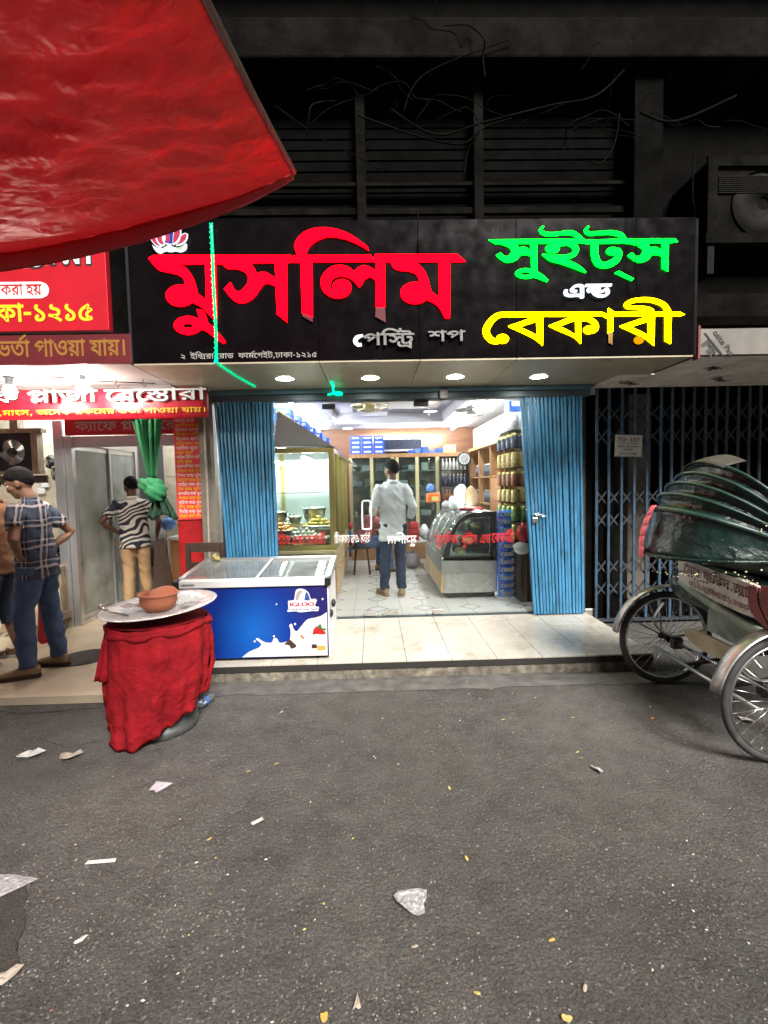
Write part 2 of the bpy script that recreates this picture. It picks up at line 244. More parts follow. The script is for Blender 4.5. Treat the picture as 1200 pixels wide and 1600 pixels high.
# ---------------------------------------------------------------- lettering
GL = """

42 861 34 814 18 771 -5 735 -38 708 -79 691 -131 685 -184 691 -227 708 -260 735 -285 770 -301 813 -310 860 -241 869 -231 820 -212 782 -181 759 -135 751 -91 759 -59 782 -38 819 -28 870|-90 830 -93 812 -102 799 -117 791 -134 788 -153 791 -167 800 -175 815 -178 833 -175 848 -168 861 -154 870 -135 873 -115 870 -101 862 -93 848
123 314 184 272 242 224 296 169 346 111 388 51 424 -8 359 -41 318 19 278 72 235 121 188 166 135 208 73 250|78 486 83 524 96 558 118 585 147 605 181 618 219 622 257 618 291 605 320 585 342 558 355 524 360 486 355 448 342 414 320 386 291 366 257 353 219 349 181 353 147 366 118 386 96 414 83 447|147 486 152 456 168 433 191 419 219 414 248 419 271 434 286 456 291 486 286 516 271 538 248 552 219 557 191 552 168 538 152 515
78 486 83 524 96 558 118 585 147 605 181 618 219 622 257 618 291 605 320 585 342 558 355 524 360 486 355 448 342 414 320 386 291 366 257 353 219 349 181 353 147 366 118 386 96 414 83 447|147 486 152 456 168 433 191 419 219 414 248 419 271 434 286 456 291 486 286 515 271 538 248 552 219 557 191 552 168 538 152 515|78 137 83 175 96 208 118 236 147 256 181 269 219 273 257 269 291 256 320 236 342 210 355 176 360 137 355 98 342 65 320 38 291 17 257 4 219 0 181 4 147 17 118 38 96 65 83 98|147 137 152 107 168 84 191 70 219 65 248 70 271 84 286 107 291 137 286 166 271 189 248 203 219 208 191 203 168 188 152 166
903 622 903 551 798 551 798 0 721 0 688 55 649 104 604 145 557 180 582 246 621 220 661 186 697 148 724 109 723 124 722 137 722 150 722 164 721 178 721 194 721 551 -10 551 -10 622|376 91 310 99 246 123 186 166 130 232 77 322 29 442 102 466 139 371 178 296 219 238 266 198 318 175 378 167 428 171 466 184 495 205 515 232 526 265 530 300 522 352 498 394 463 421 420 430 391 426 370 416 357 397 353 372 354 364 355 353 358 342 361 331 285 316 279 336 274 354 272 372 271 388 276 422 292 450 315 472 344 488 378 497 413 500 468 493 515 474 553 442 582 401 600 351 606 294 600 242 581 194 550 152 505 119 447 98|344 465 334 495 314 522 284 542 243 556 267 601 312 589 361 566 394 539 414 507 423 468
898 622 898 551 798 551 798 0 721 0 688 55 649 104 604 145 557 180 582 246 621 220 661 186 697 148 724 109 723 124 722 137 722 150 722 164 721 178 721 194 721 551 -10 551 -10 622|376 91 310 99 246 123 186 166 130 232 77 322 29 442 102 466 139 371 178 296 219 238 266 198 318 175 378 167 428 171 466 184 495 205 515 232 526 264 530 300 522 352 498 394 463 421 420 430 391 426 370 416 357 397 353 372 354 364 355 353 358 342 361 331 285 316 279 336 274 354 272 372 271 388 276 422 292 450 315 472 344 488 378 497 413 500 468 493 515 474 553 442 582 401 600 351 606 294 600 242 581 194 550 152 505 119 447 98|344 465 334 495 314 522 284 542 243 556 267 601 312 589 361 566 394 539 414 507 423 468|1168 622 1168 551 1063 551 1063 0 986 0 986 479 968 512 948 534 924 547 897 551 887 551 887 622 897 622 924 618 950 606 972 587 990 559 989 567 988 582 986 599 986 613 986 688 1039 688 1062 622
358 622 353 657 338 681 314 694 278 699 206 699 148 701 104 708 72 720 44 736 20 759 4 788 -7 821 -10 859 -10 872 -8 885 -7 898 -5 912 69 907 67 896 66 886 65 877 65 869 66 848 70 830 75 814 84 802 101 788 124 778 157 773 200 771 257 771 304 769 341 763 370 752 394 734 409 715 420 690 427 660 430 622|242 500 313 493 370 474 412 444 441 406 458 366 464 325 450 252 406 195 335 158 236 141 246 152 292 136 341 115 391 89 442 60 492 26 540 -10 494 -63 435 -20 380 16 329 48 279 75 228 98 173 119 113 137 46 154 61 223 95 214 128 208 164 205 207 204 270 208 316 221 349 240 370 265 381 292 385 320 375 367 346 402 302 423 247 430 214 428 189 423 170 414 158 402 150 388 148 370 148 362 150 354 152 345 154 338 81 323 76 338 73 354 71 370 70 384 76 418 92 447 118 470 152 486 194 497|175 465 165 495 145 522 114 542 73 556 97 601 143 589 191 566 224 539 245 507 254 468|540 622 540 551 -10 551 -10 622
511 628 549 626 580 620 605 609 626 594 643 576 656 554 664 527 667 490 667 0 592 0 582 27 569 49 552 66 532 78 509 85 481 87 446 86 414 83 382 79 350 74 313 71 272 70 237 72 199 78 161 88 125 106 93 132 68 168 52 217 46 278 47 303 50 328 54 354 58 377 135 366 131 350 128 330 125 307 124 280 127 240 137 209 152 185 172 168 195 156 221 149 248 145 276 144 324 146 368 152 412 159 461 161 501 158 536 148 566 132 590 106 590 463 589 495 585 516 578 530 569 542 546 553 514 557 479 553 446 541 415 523 388 500 365 474 348 446 337 419 333 393 334 383 337 372 343 362 354 353 370 347 392 345 403 345 413 346 423 347 434 348 441 278 429 274 414 272 397 270 376 270 330 278 290 300 263 338 254 392 259 432 274 474 299 513 331 550 370 582 414 606 461 623
509 629 577 619 628 590 660 544 671 483 665 438 646 397 617 362 579 331 533 305 480 282 449 354 509 378 554 406 582 439 591 482 586 515 570 538 544 553 509 558 474 555 441 546 411 532 384 516 362 496 345 476 334 457 331 439 334 424 341 412 357 402 386 395 365 321 315 336 280 360 258 392 251 431 256 465 272 500 296 533 328 564 367 590 410 611 458 624|681 225 666 150 620 92 547 54 453 42 385 48 320 67 259 100 204 147 152 210 106 291 64 390 28 507 103 529 145 399 192 295 246 216 306 161 376 129 455 118 512 125 559 144 590 179 600 228 594 264 574 294 545 318 509 338 589 373 628 346 657 311 675 270
817 622 817 551 492 551 492 489 492 473 492 0 415 0 380 57 334 111 278 159 216 198 147 227 76 243 37 339 134 392 231 439 331 480 437 517 415 475 415 551 -10 551 -10 622|415 467 436 438 384 422 330 401 277 378 224 353 175 328 130 304 187 288 246 262 302 228 354 186 398 140 428 90 420 88 418 111 416 134 415 159 415 189|761 288 758 256 748 226 731 199 705 177 670 163 625 158 609 158 594 159 580 160 566 163 572 235 579 234 586 234 596 233 606 233 646 238 668 252 679 272 683 296 670 345 632 386 568 418 479 438 482 513 556 499 622 474 679 440 723 396 752 346
706 622 706 551 601 551 601 0 524 0 494 40 460 79 422 116 380 149 334 179 283 204 227 224 166 238 142 331 190 296 276 276 348 248 407 213 456 175 495 136 526 97 525 120 524 143 524 167 524 193 524 688 577 688 600 622|450 470 442 416 418 372 381 335 332 308 274 288 209 276 162 285 142 331 216 340 274 354 319 375 350 400 369 431 375 466 372 496 361 522 343 547 316 571 371 625 402 592 428 554 444 514|182 430 127 438 85 462 58 499 49 548 51 570 56 592 63 612 71 628 147 607 140 596 135 582 131 568 130 552 134 529 144 514 161 504 182 501 202 503 224 509 246 521 270 541 293 571 316 612 371 625 373 575 351 534 325 498 295 470 262 448 224 434
484 0 484 425 505 362 471 409 440 448 410 482 381 509 353 530 324 544 294 553 263 556 215 549 178 528 147 499 120 465 106 457 124 469 149 478 180 485 216 487 258 482 290 469 315 449 332 424 343 396 346 369 336 313 306 264 255 217 182 172 131 245 182 269 226 296 256 328 266 365 262 385 249 402 228 413 200 417 175 416 152 411 128 403 103 392 22 458 54 507 88 548 125 583 164 608 208 624 255 629 303 625 346 612 388 590 428 559 467 520 507 472 489 483 487 501 486 526 484 555 484 585 484 688 537 688 560 622 666 622 666 551 561 551 561 0
577 622 577 551 172 551 172 521 168 458 170 442 171 422 172 400 172 378 172 205 173 168 177 143 182 128 189 117 212 101 244 96 282 101 318 115 350 136 379 162 404 193 422 226 434 260 438 296 433 323 420 339 397 346 368 349 363 349 322 351 289 356 262 365 235 377 213 391 192 408 175 426 161 447 171 534 192 501 215 474 241 452 272 436 312 426 361 423 377 423 411 422 436 418 455 412 472 403 492 386 506 364 514 338 517 306 510 246 488 189 455 138 415 95 376 66 334 43 288 29 238 24 204 27 175 35 151 48 132 63 117 84 106 109 98 143 95 191 95 551 -10 551 -10 622
615 310 610 259 594 216 570 181 539 153 503 131 464 114 422 103 380 97 359 120 413 111 466 98 518 83 571 64 626 40 684 11 649 -49 570 -10 490 22 407 47 322 68 234 83 143 94 152 166 182 160 214 156 249 153 290 152 370 158 434 175 481 201 513 234 532 272 538 310 530 357 504 391 465 412 412 419 405 419 398 418 390 418 382 416 372 481 383 482 398 482 412 483 423 483 476 479 518 466 552 446 577 421 595 393 606 364 613 336|227 217 195 219 167 225 144 235 125 249 111 266 100 288 93 318 91 359 91 559 168 559 168 521 166 476 167 464 168 450 168 436 168 420 168 359 169 336 172 321 178 310 184 301 204 290 233 286 273 290 308 302 336 320 356 340 370 363 374 384 370 400 360 408 344 412 322 413 316 413 267 418 223 431 186 452 155 480 168 544 186 526 204 510 225 498 251 488 283 483 323 481 372 481 381 480 386 475 392 469 402 463 420 451 436 435 446 414 450 388 443 342 420 300 386 266 340 240 287 223|-10 551 -10 622 697 622 697 551
401 63 343 68 288 84 236 111 186 152 141 206 100 276 62 362 29 465 105 485 141 374 181 286 226 219 278 174 337 148 404 139 469 147 516 171 544 211 554 268 552 297 546 321 538 341 530 358 590 358 561 330 532 306 500 286 466 270 430 260 391 257 354 261 322 272 295 290 275 316 262 347 258 384 266 428 289 474 331 516 394 553 373 552 348 552 323 551 298 551 -10 551 -10 622 927 622 927 551 614 551 591 551 571 552 552 553 535 554 461 518 408 485 372 455 350 428 339 404 335 380 339 356 351 340 368 331 387 328 423 332 455 346 487 367 523 396 609 365 617 343 624 316 628 285 630 254 624 206 608 160 578 121 534 90 476 70|801 205 803 157 809 111 820 63 836 10 761 -7 745 50 733 106 726 163 723 222 725 272 732 317 743 356 755 388 685 393 626 408 576 430 536 460 503 498 475 543 551 559 569 532 592 508 620 487 655 472 698 462 751 459 765 459 778 460 792 461 806 462 845 392 824 348 811 304 804 258
577 622 577 551 172 551 172 205 173 168 177 143 182 128 189 117 212 101 244 96 282 101 318 115 351 136 379 162 405 194 424 228 435 263 439 299 435 327 423 348 402 360 370 364 358 364 344 362 330 360 317 357 306 428 325 432 346 436 367 438 389 439 424 436 455 425 481 407 500 381 513 346 517 303 510 245 488 188 455 137 415 95 376 66 334 44 289 29 239 24 205 27 176 35 151 48 132 63 117 84 106 109 98 143 95 191 95 551 -10 551 -10 622|395 622 390 657 376 681 351 694 315 699 221 699 163 701 120 708 88 720 60 736 36 759 20 788 9 821 6 859 6 872 8 884 9 898 11 912 85 907 83 897 82 888 81 879 81 869 82 848 86 830 91 814 100 802 117 788 140 778 173 773 216 771 294 771 342 769 378 763 407 752 431 734 446 715 457 690 464 660 467 622
722 622 722 551 356 551 356 372 358 347 365 330 376 319 393 316 412 319 432 328 454 344 477 366 502 396 529 433 589 442 617 394 638 345 652 295 656 245 649 185 628 132 594 87 548 53 488 31 417 24 353 30 294 47 239 77 189 122 143 181 101 258 63 352 29 465 105 485 143 360 184 262 231 188 284 138 344 110 413 100 484 110 536 140 569 186 580 243 577 285 568 320 553 349 535 373 581 392 551 346 520 308 488 279 456 258 425 246 394 242 372 244 351 248 332 257 317 268 302 285 290 308 282 342 279 393 279 551 -10 551 -10 622
577 622 577 551 172 551 172 205 173 168 177 143 182 128 189 117 212 101 244 96 282 101 318 115 351 136 379 162 405 194 424 228 435 263 439 299 435 327 423 348 402 360 370 364 358 364 344 362 330 360 317 357 306 428 325 432 346 436 367 438 389 439 424 436 455 425 481 407 500 381 513 346 517 303 510 245 488 188 455 137 415 95 376 66 334 44 289 29 239 24 205 27 176 35 151 48 132 63 117 84 106 109 98 143 95 191 95 551 -10 551 -10 622
407 50 328 60 254 90 187 144 126 222 74 328 29 466 105 486 142 373 182 282 226 212 278 164 337 136 405 126 448 129 484 138 513 151 536 170 552 193 564 218 571 247 573 278 569 318 557 354 538 385 512 409 480 424 444 429 410 425 386 412 373 392 369 367 370 357 371 346 374 334 378 321 301 306 296 325 292 343 289 361 288 380 293 416 308 446 331 469 362 486 398 496 440 500 498 493 549 472 591 437 623 392 643 337 650 274 643 214 624 160 590 115 543 80 482 58|717 622 717 551 -10 551 -10 622
613 622 613 551 159 551 159 253 145 273 188 316 236 357 289 394 347 428 409 459 475 486 540 422 523 388 510 354 500 320 492 285 488 247 487 205 489 157 495 111 506 63 522 10 447 -7 431 50 419 106 412 163 409 222 410 262 415 299 422 333 432 364 442 389 453 410 465 405 409 380 354 349 300 314 248 273 195 227 141 175 82 215 82 551 -10 551 -10 622
614 622 614 551 509 551 509 0 432 0 432 243 448 187 414 231 376 270 336 303 296 329 256 346 216 351 182 346 154 332 134 307 128 274 133 246 149 222 176 202 214 184 176 113 122 142 80 180 55 226 46 277 52 322 70 358 96 387 130 407 166 419 204 423 254 418 299 405 341 384 380 356 416 322 451 284 437 280 434 303 433 326 432 348 432 371 432 551 -10 551 -10 622
726 622 726 551 621 551 621 0 544 0 544 396 566 332 527 388 491 434 458 473 426 504 396 527 365 544 333 553 298 556 260 552 226 541 194 524 166 501 140 475 116 447 108 445 124 454 140 460 156 464 174 465 224 457 259 434 279 398 286 356 286 345 285 335 284 326 282 320 265 326 277 339 288 351 299 363 312 375 324 387 337 400 461 516 510 463 226 195 167 250 249 328 213 285 183 262 197 280 208 298 216 319 219 343 215 366 204 383 186 394 160 398 144 397 129 394 114 388 98 380 22 452 62 502 104 544 147 580 192 606 240 623 291 629 344 624 392 608 436 582 479 546 522 499 567 441 549 446 546 471 545 498 544 527 544 558 544 688 597 688 620 622
848 622 848 551 130 551 114 560 156 547 198 528 240 505 278 480 310 456 336 432 341 376 304 359 266 341 227 322 190 303 155 284 125 265 114 282 187 264 251 241 307 214 357 181 403 143 447 99 446 116 446 134 445 152 445 171 445 510 458 510 512 508 564 501 614 489 660 471 702 446 739 414 761 387 778 358 788 324 792 288 789 256 778 226 761 199 735 177 700 163 655 158 640 158 626 159 611 160 597 163 602 234 609 233 617 232 626 232 636 232 676 237 700 251 710 272 714 296 701 344 662 386 602 418 522 434 522 0 445 0 402 52 354 98 301 137 240 168 168 194 84 212 48 303 80 324 113 343 147 362 182 380 218 398 252 414 211 441 164 466 111 486 48 502 79 570 81 551 -10 551 -10 622
606 622 606 551 501 551 501 0 424 0 388 58 342 110 285 157 221 196 151 225 76 243 37 339 135 394 236 444 340 488 447 524 424 482 424 551 -10 551 -10 622|424 474 445 446 367 418 285 384 204 346 130 304 186 288 245 263 304 230 358 190 404 142 438 88 429 88 427 111 426 134 424 159 424 189
422 43 359 48 300 64 245 92 194 134 146 191 103 264 64 355 29 465 105 485 143 366 186 272 235 203 290 156 351 128 420 119 469 124 510 138 544 161 568 190 583 226 588 267 586 296 582 321 575 344 566 364 554 383 542 398 590 476 623 422 646 369 660 317 664 266 657 206 636 152 602 107 554 72 495 50|384 284 328 292 285 316 258 353 249 402 251 425 256 448 263 468 271 486 351 462 344 451 338 437 334 422 332 406 336 383 347 367 364 358 386 355 407 357 428 363 450 375 474 394 499 424 527 466 590 476 582 422 554 381 526 346 495 320 462 300 425 288|731 622 731 551 -10 551 -10 622
632 622 632 551 527 551 527 0 450 0 450 135 468 82 433 133 398 180 361 221 322 253 281 274 236 281 202 276 174 262 154 238 148 205 154 175 172 150 202 129 243 111 218 34 169 55 130 80 102 108 82 140 70 173 66 208 72 252 90 288 116 316 150 336 186 349 223 353 279 348 328 331 371 305 408 272 441 233 471 189 454 186 452 209 451 232 450 256 450 281 450 551 -10 551 -10 622|299 323 299 317 298 311 298 305 297 299 221 322 215 374 201 415 178 446 144 468 98 484 38 494 51 566 97 553 142 546 182 534 217 515 246 490 269 459 286 420 296 375
636 622 636 551 531 551 531 0 454 0 410 53 361 98 306 138 243 170 170 195 84 212 48 303 80 324 113 343 147 362 182 380 218 398 252 414 211 441 164 466 111 486 48 502 79 570 81 551 -10 551 -10 622|454 551 135 551 114 560 156 547 198 528 240 505 278 480 310 456 336 432 341 376 304 359 266 341 227 322 190 303 155 284 125 265 113 280 194 264 264 240 324 209 378 172 426 130 470 83 457 79 456 101 455 124 454 148 454 171
606 622 606 551 501 551 501 0 424 0 388 58 342 110 285 157 221 196 151 225 76 243 37 339 135 394 236 444 340 488 447 524 424 482 424 551 -10 551 -10 622|424 474 445 446 367 418 285 384 204 346 130 304 186 288 245 263 304 230 358 190 404 142 438 88 429 88 427 111 426 134 424 159 424 189|185 -6 162 -2 142 10 129 28 125 52 129 76 142 95 162 108 185 112 208 108 228 95 241 76 245 52 241 28 228 10 208 -2
741 622 741 551 636 551 636 0 559 0 559 335 565 309 542 338 518 360 493 374 465 379 450 378 434 374 420 366 408 353 401 334 398 307 398 297 398 288 399 279 400 271 335 266 328 304 313 336 293 361 269 379 242 390 213 394 188 391 167 384 150 371 138 356 130 337 128 316 135 279 158 248 193 222 241 201 214 127 168 145 128 168 94 197 68 232 52 273 46 320 52 362 68 398 94 426 127 448 166 462 208 466 257 461 299 446 336 421 369 384 354 383 369 412 392 434 422 447 452 451 486 448 514 437 541 420 571 397 562 382 561 403 560 424 559 445 559 467 559 551 -10 551 -10 622
687 622 687 551 582 551 582 0 505 0 505 512 510 532 508 549 506 567 505 586 505 607 505 688 558 688 582 622|361 629 398 625 433 614 464 596 492 572 516 543 534 509 530 404 496 468 457 516 412 546 363 556 328 551 300 534 282 508 276 471 284 435 308 406 351 386 413 377 406 300 346 309 298 327 261 354 235 388 220 428 215 474 220 522 236 562 260 592 290 612 325 625|77 629 118 625 156 612 191 590 218 558 236 515 242 461 237 421 222 383 197 350 160 323 113 306 54 300 48 377 94 381 128 392 153 407 169 426 178 447 181 468 174 505 155 532 122 550 76 556 58 555 40 554 21 550 -1 545 -9 620 15 624 36 627 56 628
643 622 643 551 538 551 538 0 461 0 411 54 360 100 304 139 242 171 170 195 84 212 48 303 100 335 157 366 217 397 280 425 339 432 341 376 290 353 237 328 186 301 142 275 211 258 272 236 327 208 376 175 421 138 463 99 463 116 462 134 461 152 461 171 461 312 465 334 464 358 462 384 461 409 461 434 461 551 -10 551 -10 622|77 569 118 555 180 535 244 508 306 475 365 438 420 397 468 355 467 264 426 305 380 344 328 380 274 414 218 443 160 468 103 488 48 502
692 622 692 551 587 551 587 0 510 0 510 353 533 290 504 326 480 353 457 370 436 375 422 373 410 367 397 355 383 336 366 308 343 268 317 223 294 188 271 160 248 142 220 131 188 127 162 130 136 138 112 153 88 174 62 205 35 244 96 281 121 241 141 218 160 207 180 203 197 206 212 214 229 228 246 250 266 281 289 321 312 354 338 400 362 428 387 444 415 449 446 444 474 430 503 407 536 374 516 373 513 395 511 416 510 437 510 458 510 551 -10 551 -10 622|271 271 261 332 250 379 236 414 214 441 184 461 146 476 98 486 38 495 53 571 107 551 159 541 202 528 236 512 264 492 284 466 299 436 309 400 315 356
242 500 313 493 370 474 412 444 441 406 458 366 464 325 450 252 406 195 335 158 236 141 246 152 292 136 341 115 391 89 442 60 492 26 540 -10 494 -63 435 -20 380 16 329 48 279 75 228 98 173 119 113 137 46 154 61 223 95 214 128 208 164 205 207 204 270 208 316 221 349 240 370 265 381 292 385 320 375 367 346 402 302 423 247 430 214 428 189 423 170 414 158 402 150 388 148 370 148 362 150 354 152 345 154 338 81 323 76 338 73 354 71 370 70 384 76 418 92 447 118 470 152 486 194 497|175 465 165 495 145 522 114 542 73 556 97 601 143 589 191 566 224 539 245 507 254 468|540 622 540 551 -10 551 -10 622
276 622 276 551 171 551 171 0 94 0 94 469 79 500 58 527 32 545 -2 551 -10 551 -10 622 5 622 30 618 55 606 78 587 97 559 96 567 95 582 94 599 94 613 94 688 148 688 170 622
276 622 276 551 171 551 171 0 94 0 94 551 -10 551 -10 622 82 622 66 642 50 662 34 683 20 704 55 760 93 812 136 855 185 888 244 910 313 917 365 914 414 904 463 888 510 866 557 840 605 808 654 771 705 731 663 677 597 728 538 770 484 802 432 826 380 839 325 844 274 839 230 825 192 802 160 772 131 735 106 693 116 677 128 660 143 642 160 622
276 551 171 551 171 0 94 0 94 551 -10 551 -10 622 94 622 84 682 60 731 26 770 -16 800 -67 822 -124 837 -187 845 -252 848 -307 846 -354 842 -391 834 -419 823 -436 809 -442 792 -436 776 -418 768 -393 764 -365 763 -269 763 -222 761 -185 754 -157 742 -135 725 -119 704 -108 680 -102 651 -100 615 -167 615 -169 637 -173 654 -180 668 -189 678 -200 685 -214 689 -231 691 -254 692 -353 692 -392 693 -425 698 -453 704 -476 713 -497 728 -511 747 -518 768 -521 789 -505 841 -456 882 -374 908 -258 917 -78 899 54 846 139 754 174 622 276 622
-286 -266 -314 -263 -345 -254 -375 -240 -400 -218 -416 -189 -422 -151 -412 -105 -383 -70 -336 -47 -274 -39 -213 -45 -154 -62 -96 -88 -38 -124 24 -167 89 -217 44 -271 -20 -220 -78 -178 -132 -146 -182 -122 -231 -108 -279 -103 -310 -106 -333 -117 -346 -133 -351 -153 -346 -177 -332 -192 -310 -201 -286 -204 -253 -200 -226 -188 -207 -171 -192 -150 -182 -127 -176 -102 -173 -79 -172 -59 -172 8 -95 8 -95 -45 -97 -75 -102 -110 -111 -148 -128 -184 -152 -216 -185 -242 -229 -260
356 622 356 551 336 551 304 540 269 520 234 494 201 460 172 419 148 372 133 320 128 262 133 197 150 148 174 111 203 87 235 74 267 69 290 70 309 74 327 81 348 92 383 31 356 14 326 3 295 -3 264 -5 205 3 152 28 109 68 76 120 56 185 49 260 57 338 80 408 116 470 164 521 219 561 280 588 216 555 197 553 177 552 155 551 130 551 -10 551 -10 622
283 622 278 656 264 680 240 694 203 699 183 699 125 701 82 708 50 720 22 736 -2 759 -18 788 -29 821 -32 859 -32 872 -30 884 -29 898 -27 912 47 907 45 897 44 888 43 879 43 869 44 848 48 830 53 814 62 802 79 788 102 778 134 773 178 771 182 771 230 769 266 763 295 752 319 734 334 715 345 690 352 660 355 622|356 622 356 551 336 551 304 540 269 520 234 494 201 460 172 419 148 372 133 320 128 262 133 197 150 148 174 111 203 87 235 74 267 69 290 70 309 74 327 81 348 92 383 31 356 14 326 3 295 -3 264 -5 205 3 152 28 109 68 76 120 56 185 49 260 57 338 80 408 116 470 164 521 219 561 280 588 216 555 197 553 177 552 155 551 130 551 -10 551 -10 622
722 622 722 551 356 551 356 372 358 347 365 330 376 319 393 316 412 319 432 328 454 344 477 366 502 396 529 433 589 442 617 394 638 345 652 295 656 245 649 185 628 132 594 87 548 53 488 31 417 24 353 30 294 47 239 77 189 122 143 181 101 258 63 352 29 465 105 485 143 360 184 262 231 188 284 138 344 110 413 100 484 110 536 140 569 186 580 243 577 285 568 320 553 349 535 373 581 392 551 346 520 308 488 279 456 258 425 246 394 242 372 244 351 248 332 257 317 268 302 285 290 308 282 342 279 393 279 551 -10 551 -10 622|363 -149 340 -145 320 -133 307 -114 303 -91 307 -67 320 -48 340 -35 363 -31 386 -35 406 -48 419 -67 423 -91 419 -114 406 -133 386 -145
636 622 636 551 531 551 531 0 454 0 410 53 361 98 306 138 243 170 170 195 84 212 48 303 80 324 113 343 147 362 182 380 218 398 252 414 211 441 164 466 111 486 48 502 79 570 81 551 -10 551 -10 622|454 551 135 551 114 560 156 547 198 528 240 505 278 480 310 456 336 432 341 376 304 359 266 341 227 322 190 303 155 284 125 265 113 280 194 264 264 240 324 209 378 172 426 130 470 83 457 79 456 101 455 124 454 148 454 171|180 -6 157 -2 138 10 124 28 120 52 124 76 138 95 157 108 180 112 203 108 222 95 236 76 240 52 236 28 222 10 203 -2
290 91 230 97 178 115 133 145 100 188 79 244 72 313 78 370 96 424 127 472 170 510 228 536 300 544 373 536 429 513 470 477 498 432 515 378 520 320 514 263 496 208 464 161 420 124 363 99|301 473 261 468 226 454 196 431 172 398 158 358 153 311 156 272 166 236 184 206 210 182 246 167 291 162 333 167 370 182 399 207 421 240 434 279 439 324 435 367 424 404 404 433 378 455 343 468
287 0 213 9 162 36 133 76 123 122 129 160 148 194 182 223 234 244 263 167 236 159 218 149 208 136 205 120 210 102 226 88 251 78 286 75 341 82 382 105 408 139 416 181 413 209 404 234 388 259 364 284 331 312 287 344 232 384 190 418 159 447 140 474 129 500 125 529 128 553 138 580 155 606 177 631 243 596 230 581 220 566 213 551 211 536 212 523 215 511 221 498 232 485 248 470 270 452 300 430 338 403 390 366 430 331 459 298 478 264 489 226 493 182 486 130 466 85 435 49 394 22 344 6
127 539 130 561 138 583 151 606 170 631 233 596 223 583 216 572 212 560 211 549 213 536 219 526 231 518 250 510 277 503 316 495 404 471 460 436 490 391 500 335 486 274 444 222 378 185 289 168 279 168 269 170 259 172 249 175 289 184 333 167 378 146 423 120 467 92 510 62 553 28 507 -26 450 19 398 56 347 87 298 112 246 134 192 152 132 169 65 185 80 256 115 247 151 240 192 235 241 233 327 240 382 260 411 292 421 332 418 355 410 374 394 391 370 404 336 416 290 427 238 440 196 454 165 470 144 490 131 513
296 0 195 12 122 47 77 101 62 170 72 222 102 266 154 304 229 337 229 312 181 335 142 358 112 380 90 406 78 436 74 471 80 510 100 546 131 577 173 601 226 617 290 622 366 617 425 600 468 576 497 546 514 511 519 476 514 437 499 406 476 379 445 357 409 338 368 321 365 341 434 311 486 276 519 231 530 171 515 96 470 43 396 11|296 71 365 78 413 99 441 132 450 173 444 203 428 228 402 250 370 268 333 282 296 292 229 270 182 243 153 210 143 169 153 131 182 100 229 78|297 363 331 374 364 387 393 404 417 424 433 446 438 471 429 504 401 529 355 546 291 551 257 549 224 542 196 531 174 516 159 496 154 471 162 437 188 408 232 384
313 0 241 7 177 29 124 65 83 114 58 175 49 248 60 325 94 394 147 459 220 518 310 575 414 629 453 575 444 562 438 548 435 534 434 519 440 493 458 472 484 459 518 455 521 455 525 455 529 455 533 456 566 400 514 370 471 341 437 313 412 284 397 254 392 221 397 194 413 168 443 150 492 144 502 144 512 144 520 145 528 146 561 61 508 35 448 16 382 4|320 71 350 72 374 74 396 76 416 80 437 85 460 91 458 89 395 105 350 134 325 174 316 222 320 260 334 294 356 328 386 360 426 392 475 426 473 401 441 408 414 420 394 438 379 459 370 482 367 507 368 518 369 528 372 538 375 547 384 533 314 494 252 450 201 403 162 352 138 297 130 238 137 182 158 139 190 107 230 86 274 75
347 39 296 44 248 58 202 85 160 124 120 179 84 251 51 341 21 452 96 475 118 384 142 308 168 246 196 196 228 160 262 134 301 120 342 115 400 125 445 154 474 203 483 271 480 312 470 345 459 372 449 391 489 392 471 351 450 318 427 291 400 272 372 261 340 257 320 258 302 263 285 271 270 282 256 299 245 321 238 353 235 400 235 451 234 473 230 490 223 502 210 510 192 515 166 517 175 593 212 590 243 584 267 574 286 560 298 543 306 523 310 499 312 471 312 379 314 357 320 341 331 331 348 328 364 330 380 337 395 350 411 370 427 398 443 438 499 452 516 425 531 396 543 364 552 331 557 299 559 268 553 206 536 151 508 104 467 69 414 46
174 315 218 311 256 298 288 278 312 250 328 218 333 181 330 145 320 114 302 88 278 62 275 72 359 88 422 117 463 159 476 214 472 248 460 278 436 304 400 328 346 352 274 375 193 400 130 423 86 446 56 472 40 501 35 536 38 559 46 582 61 606 83 631 146 596 133 582 125 570 120 558 119 547 120 534 124 523 133 512 148 502 171 490 204 478 247 464 304 447 376 424 434 400 478 373 510 346 534 317 548 286 556 252 558 216 551 160 529 114 495 76 450 47 396 26 334 11 267 3 197 0 183 0 161 68 201 86 232 108 251 135 257 169 252 200 236 224 211 240 175 245 144 242 124 231 112 215 108 196 109 186 111 174 114 162 119 152 44 135 37 153 32 170 28 188 27 207 31 237 44 264 65 285 94 302 130 312
-254 707 72 917 110 860 -209 644
265 622 265 551 195 551 255 573 219 542 193 514 176 487 165 460 160 430 158 395 160 361 166 325 174 287 182 248 189 208 191 166 189 131 183 96 172 64 154 34 128 8 92 -16 47 -36 -10 -52 -31 17 25 34 64 54 89 79 104 106 111 136 113 168 111 208 105 246 97 284 88 321 82 358 80 393 82 429 87 460 96 488 111 514 131 542 157 572 172 551 -10 551 -10 622
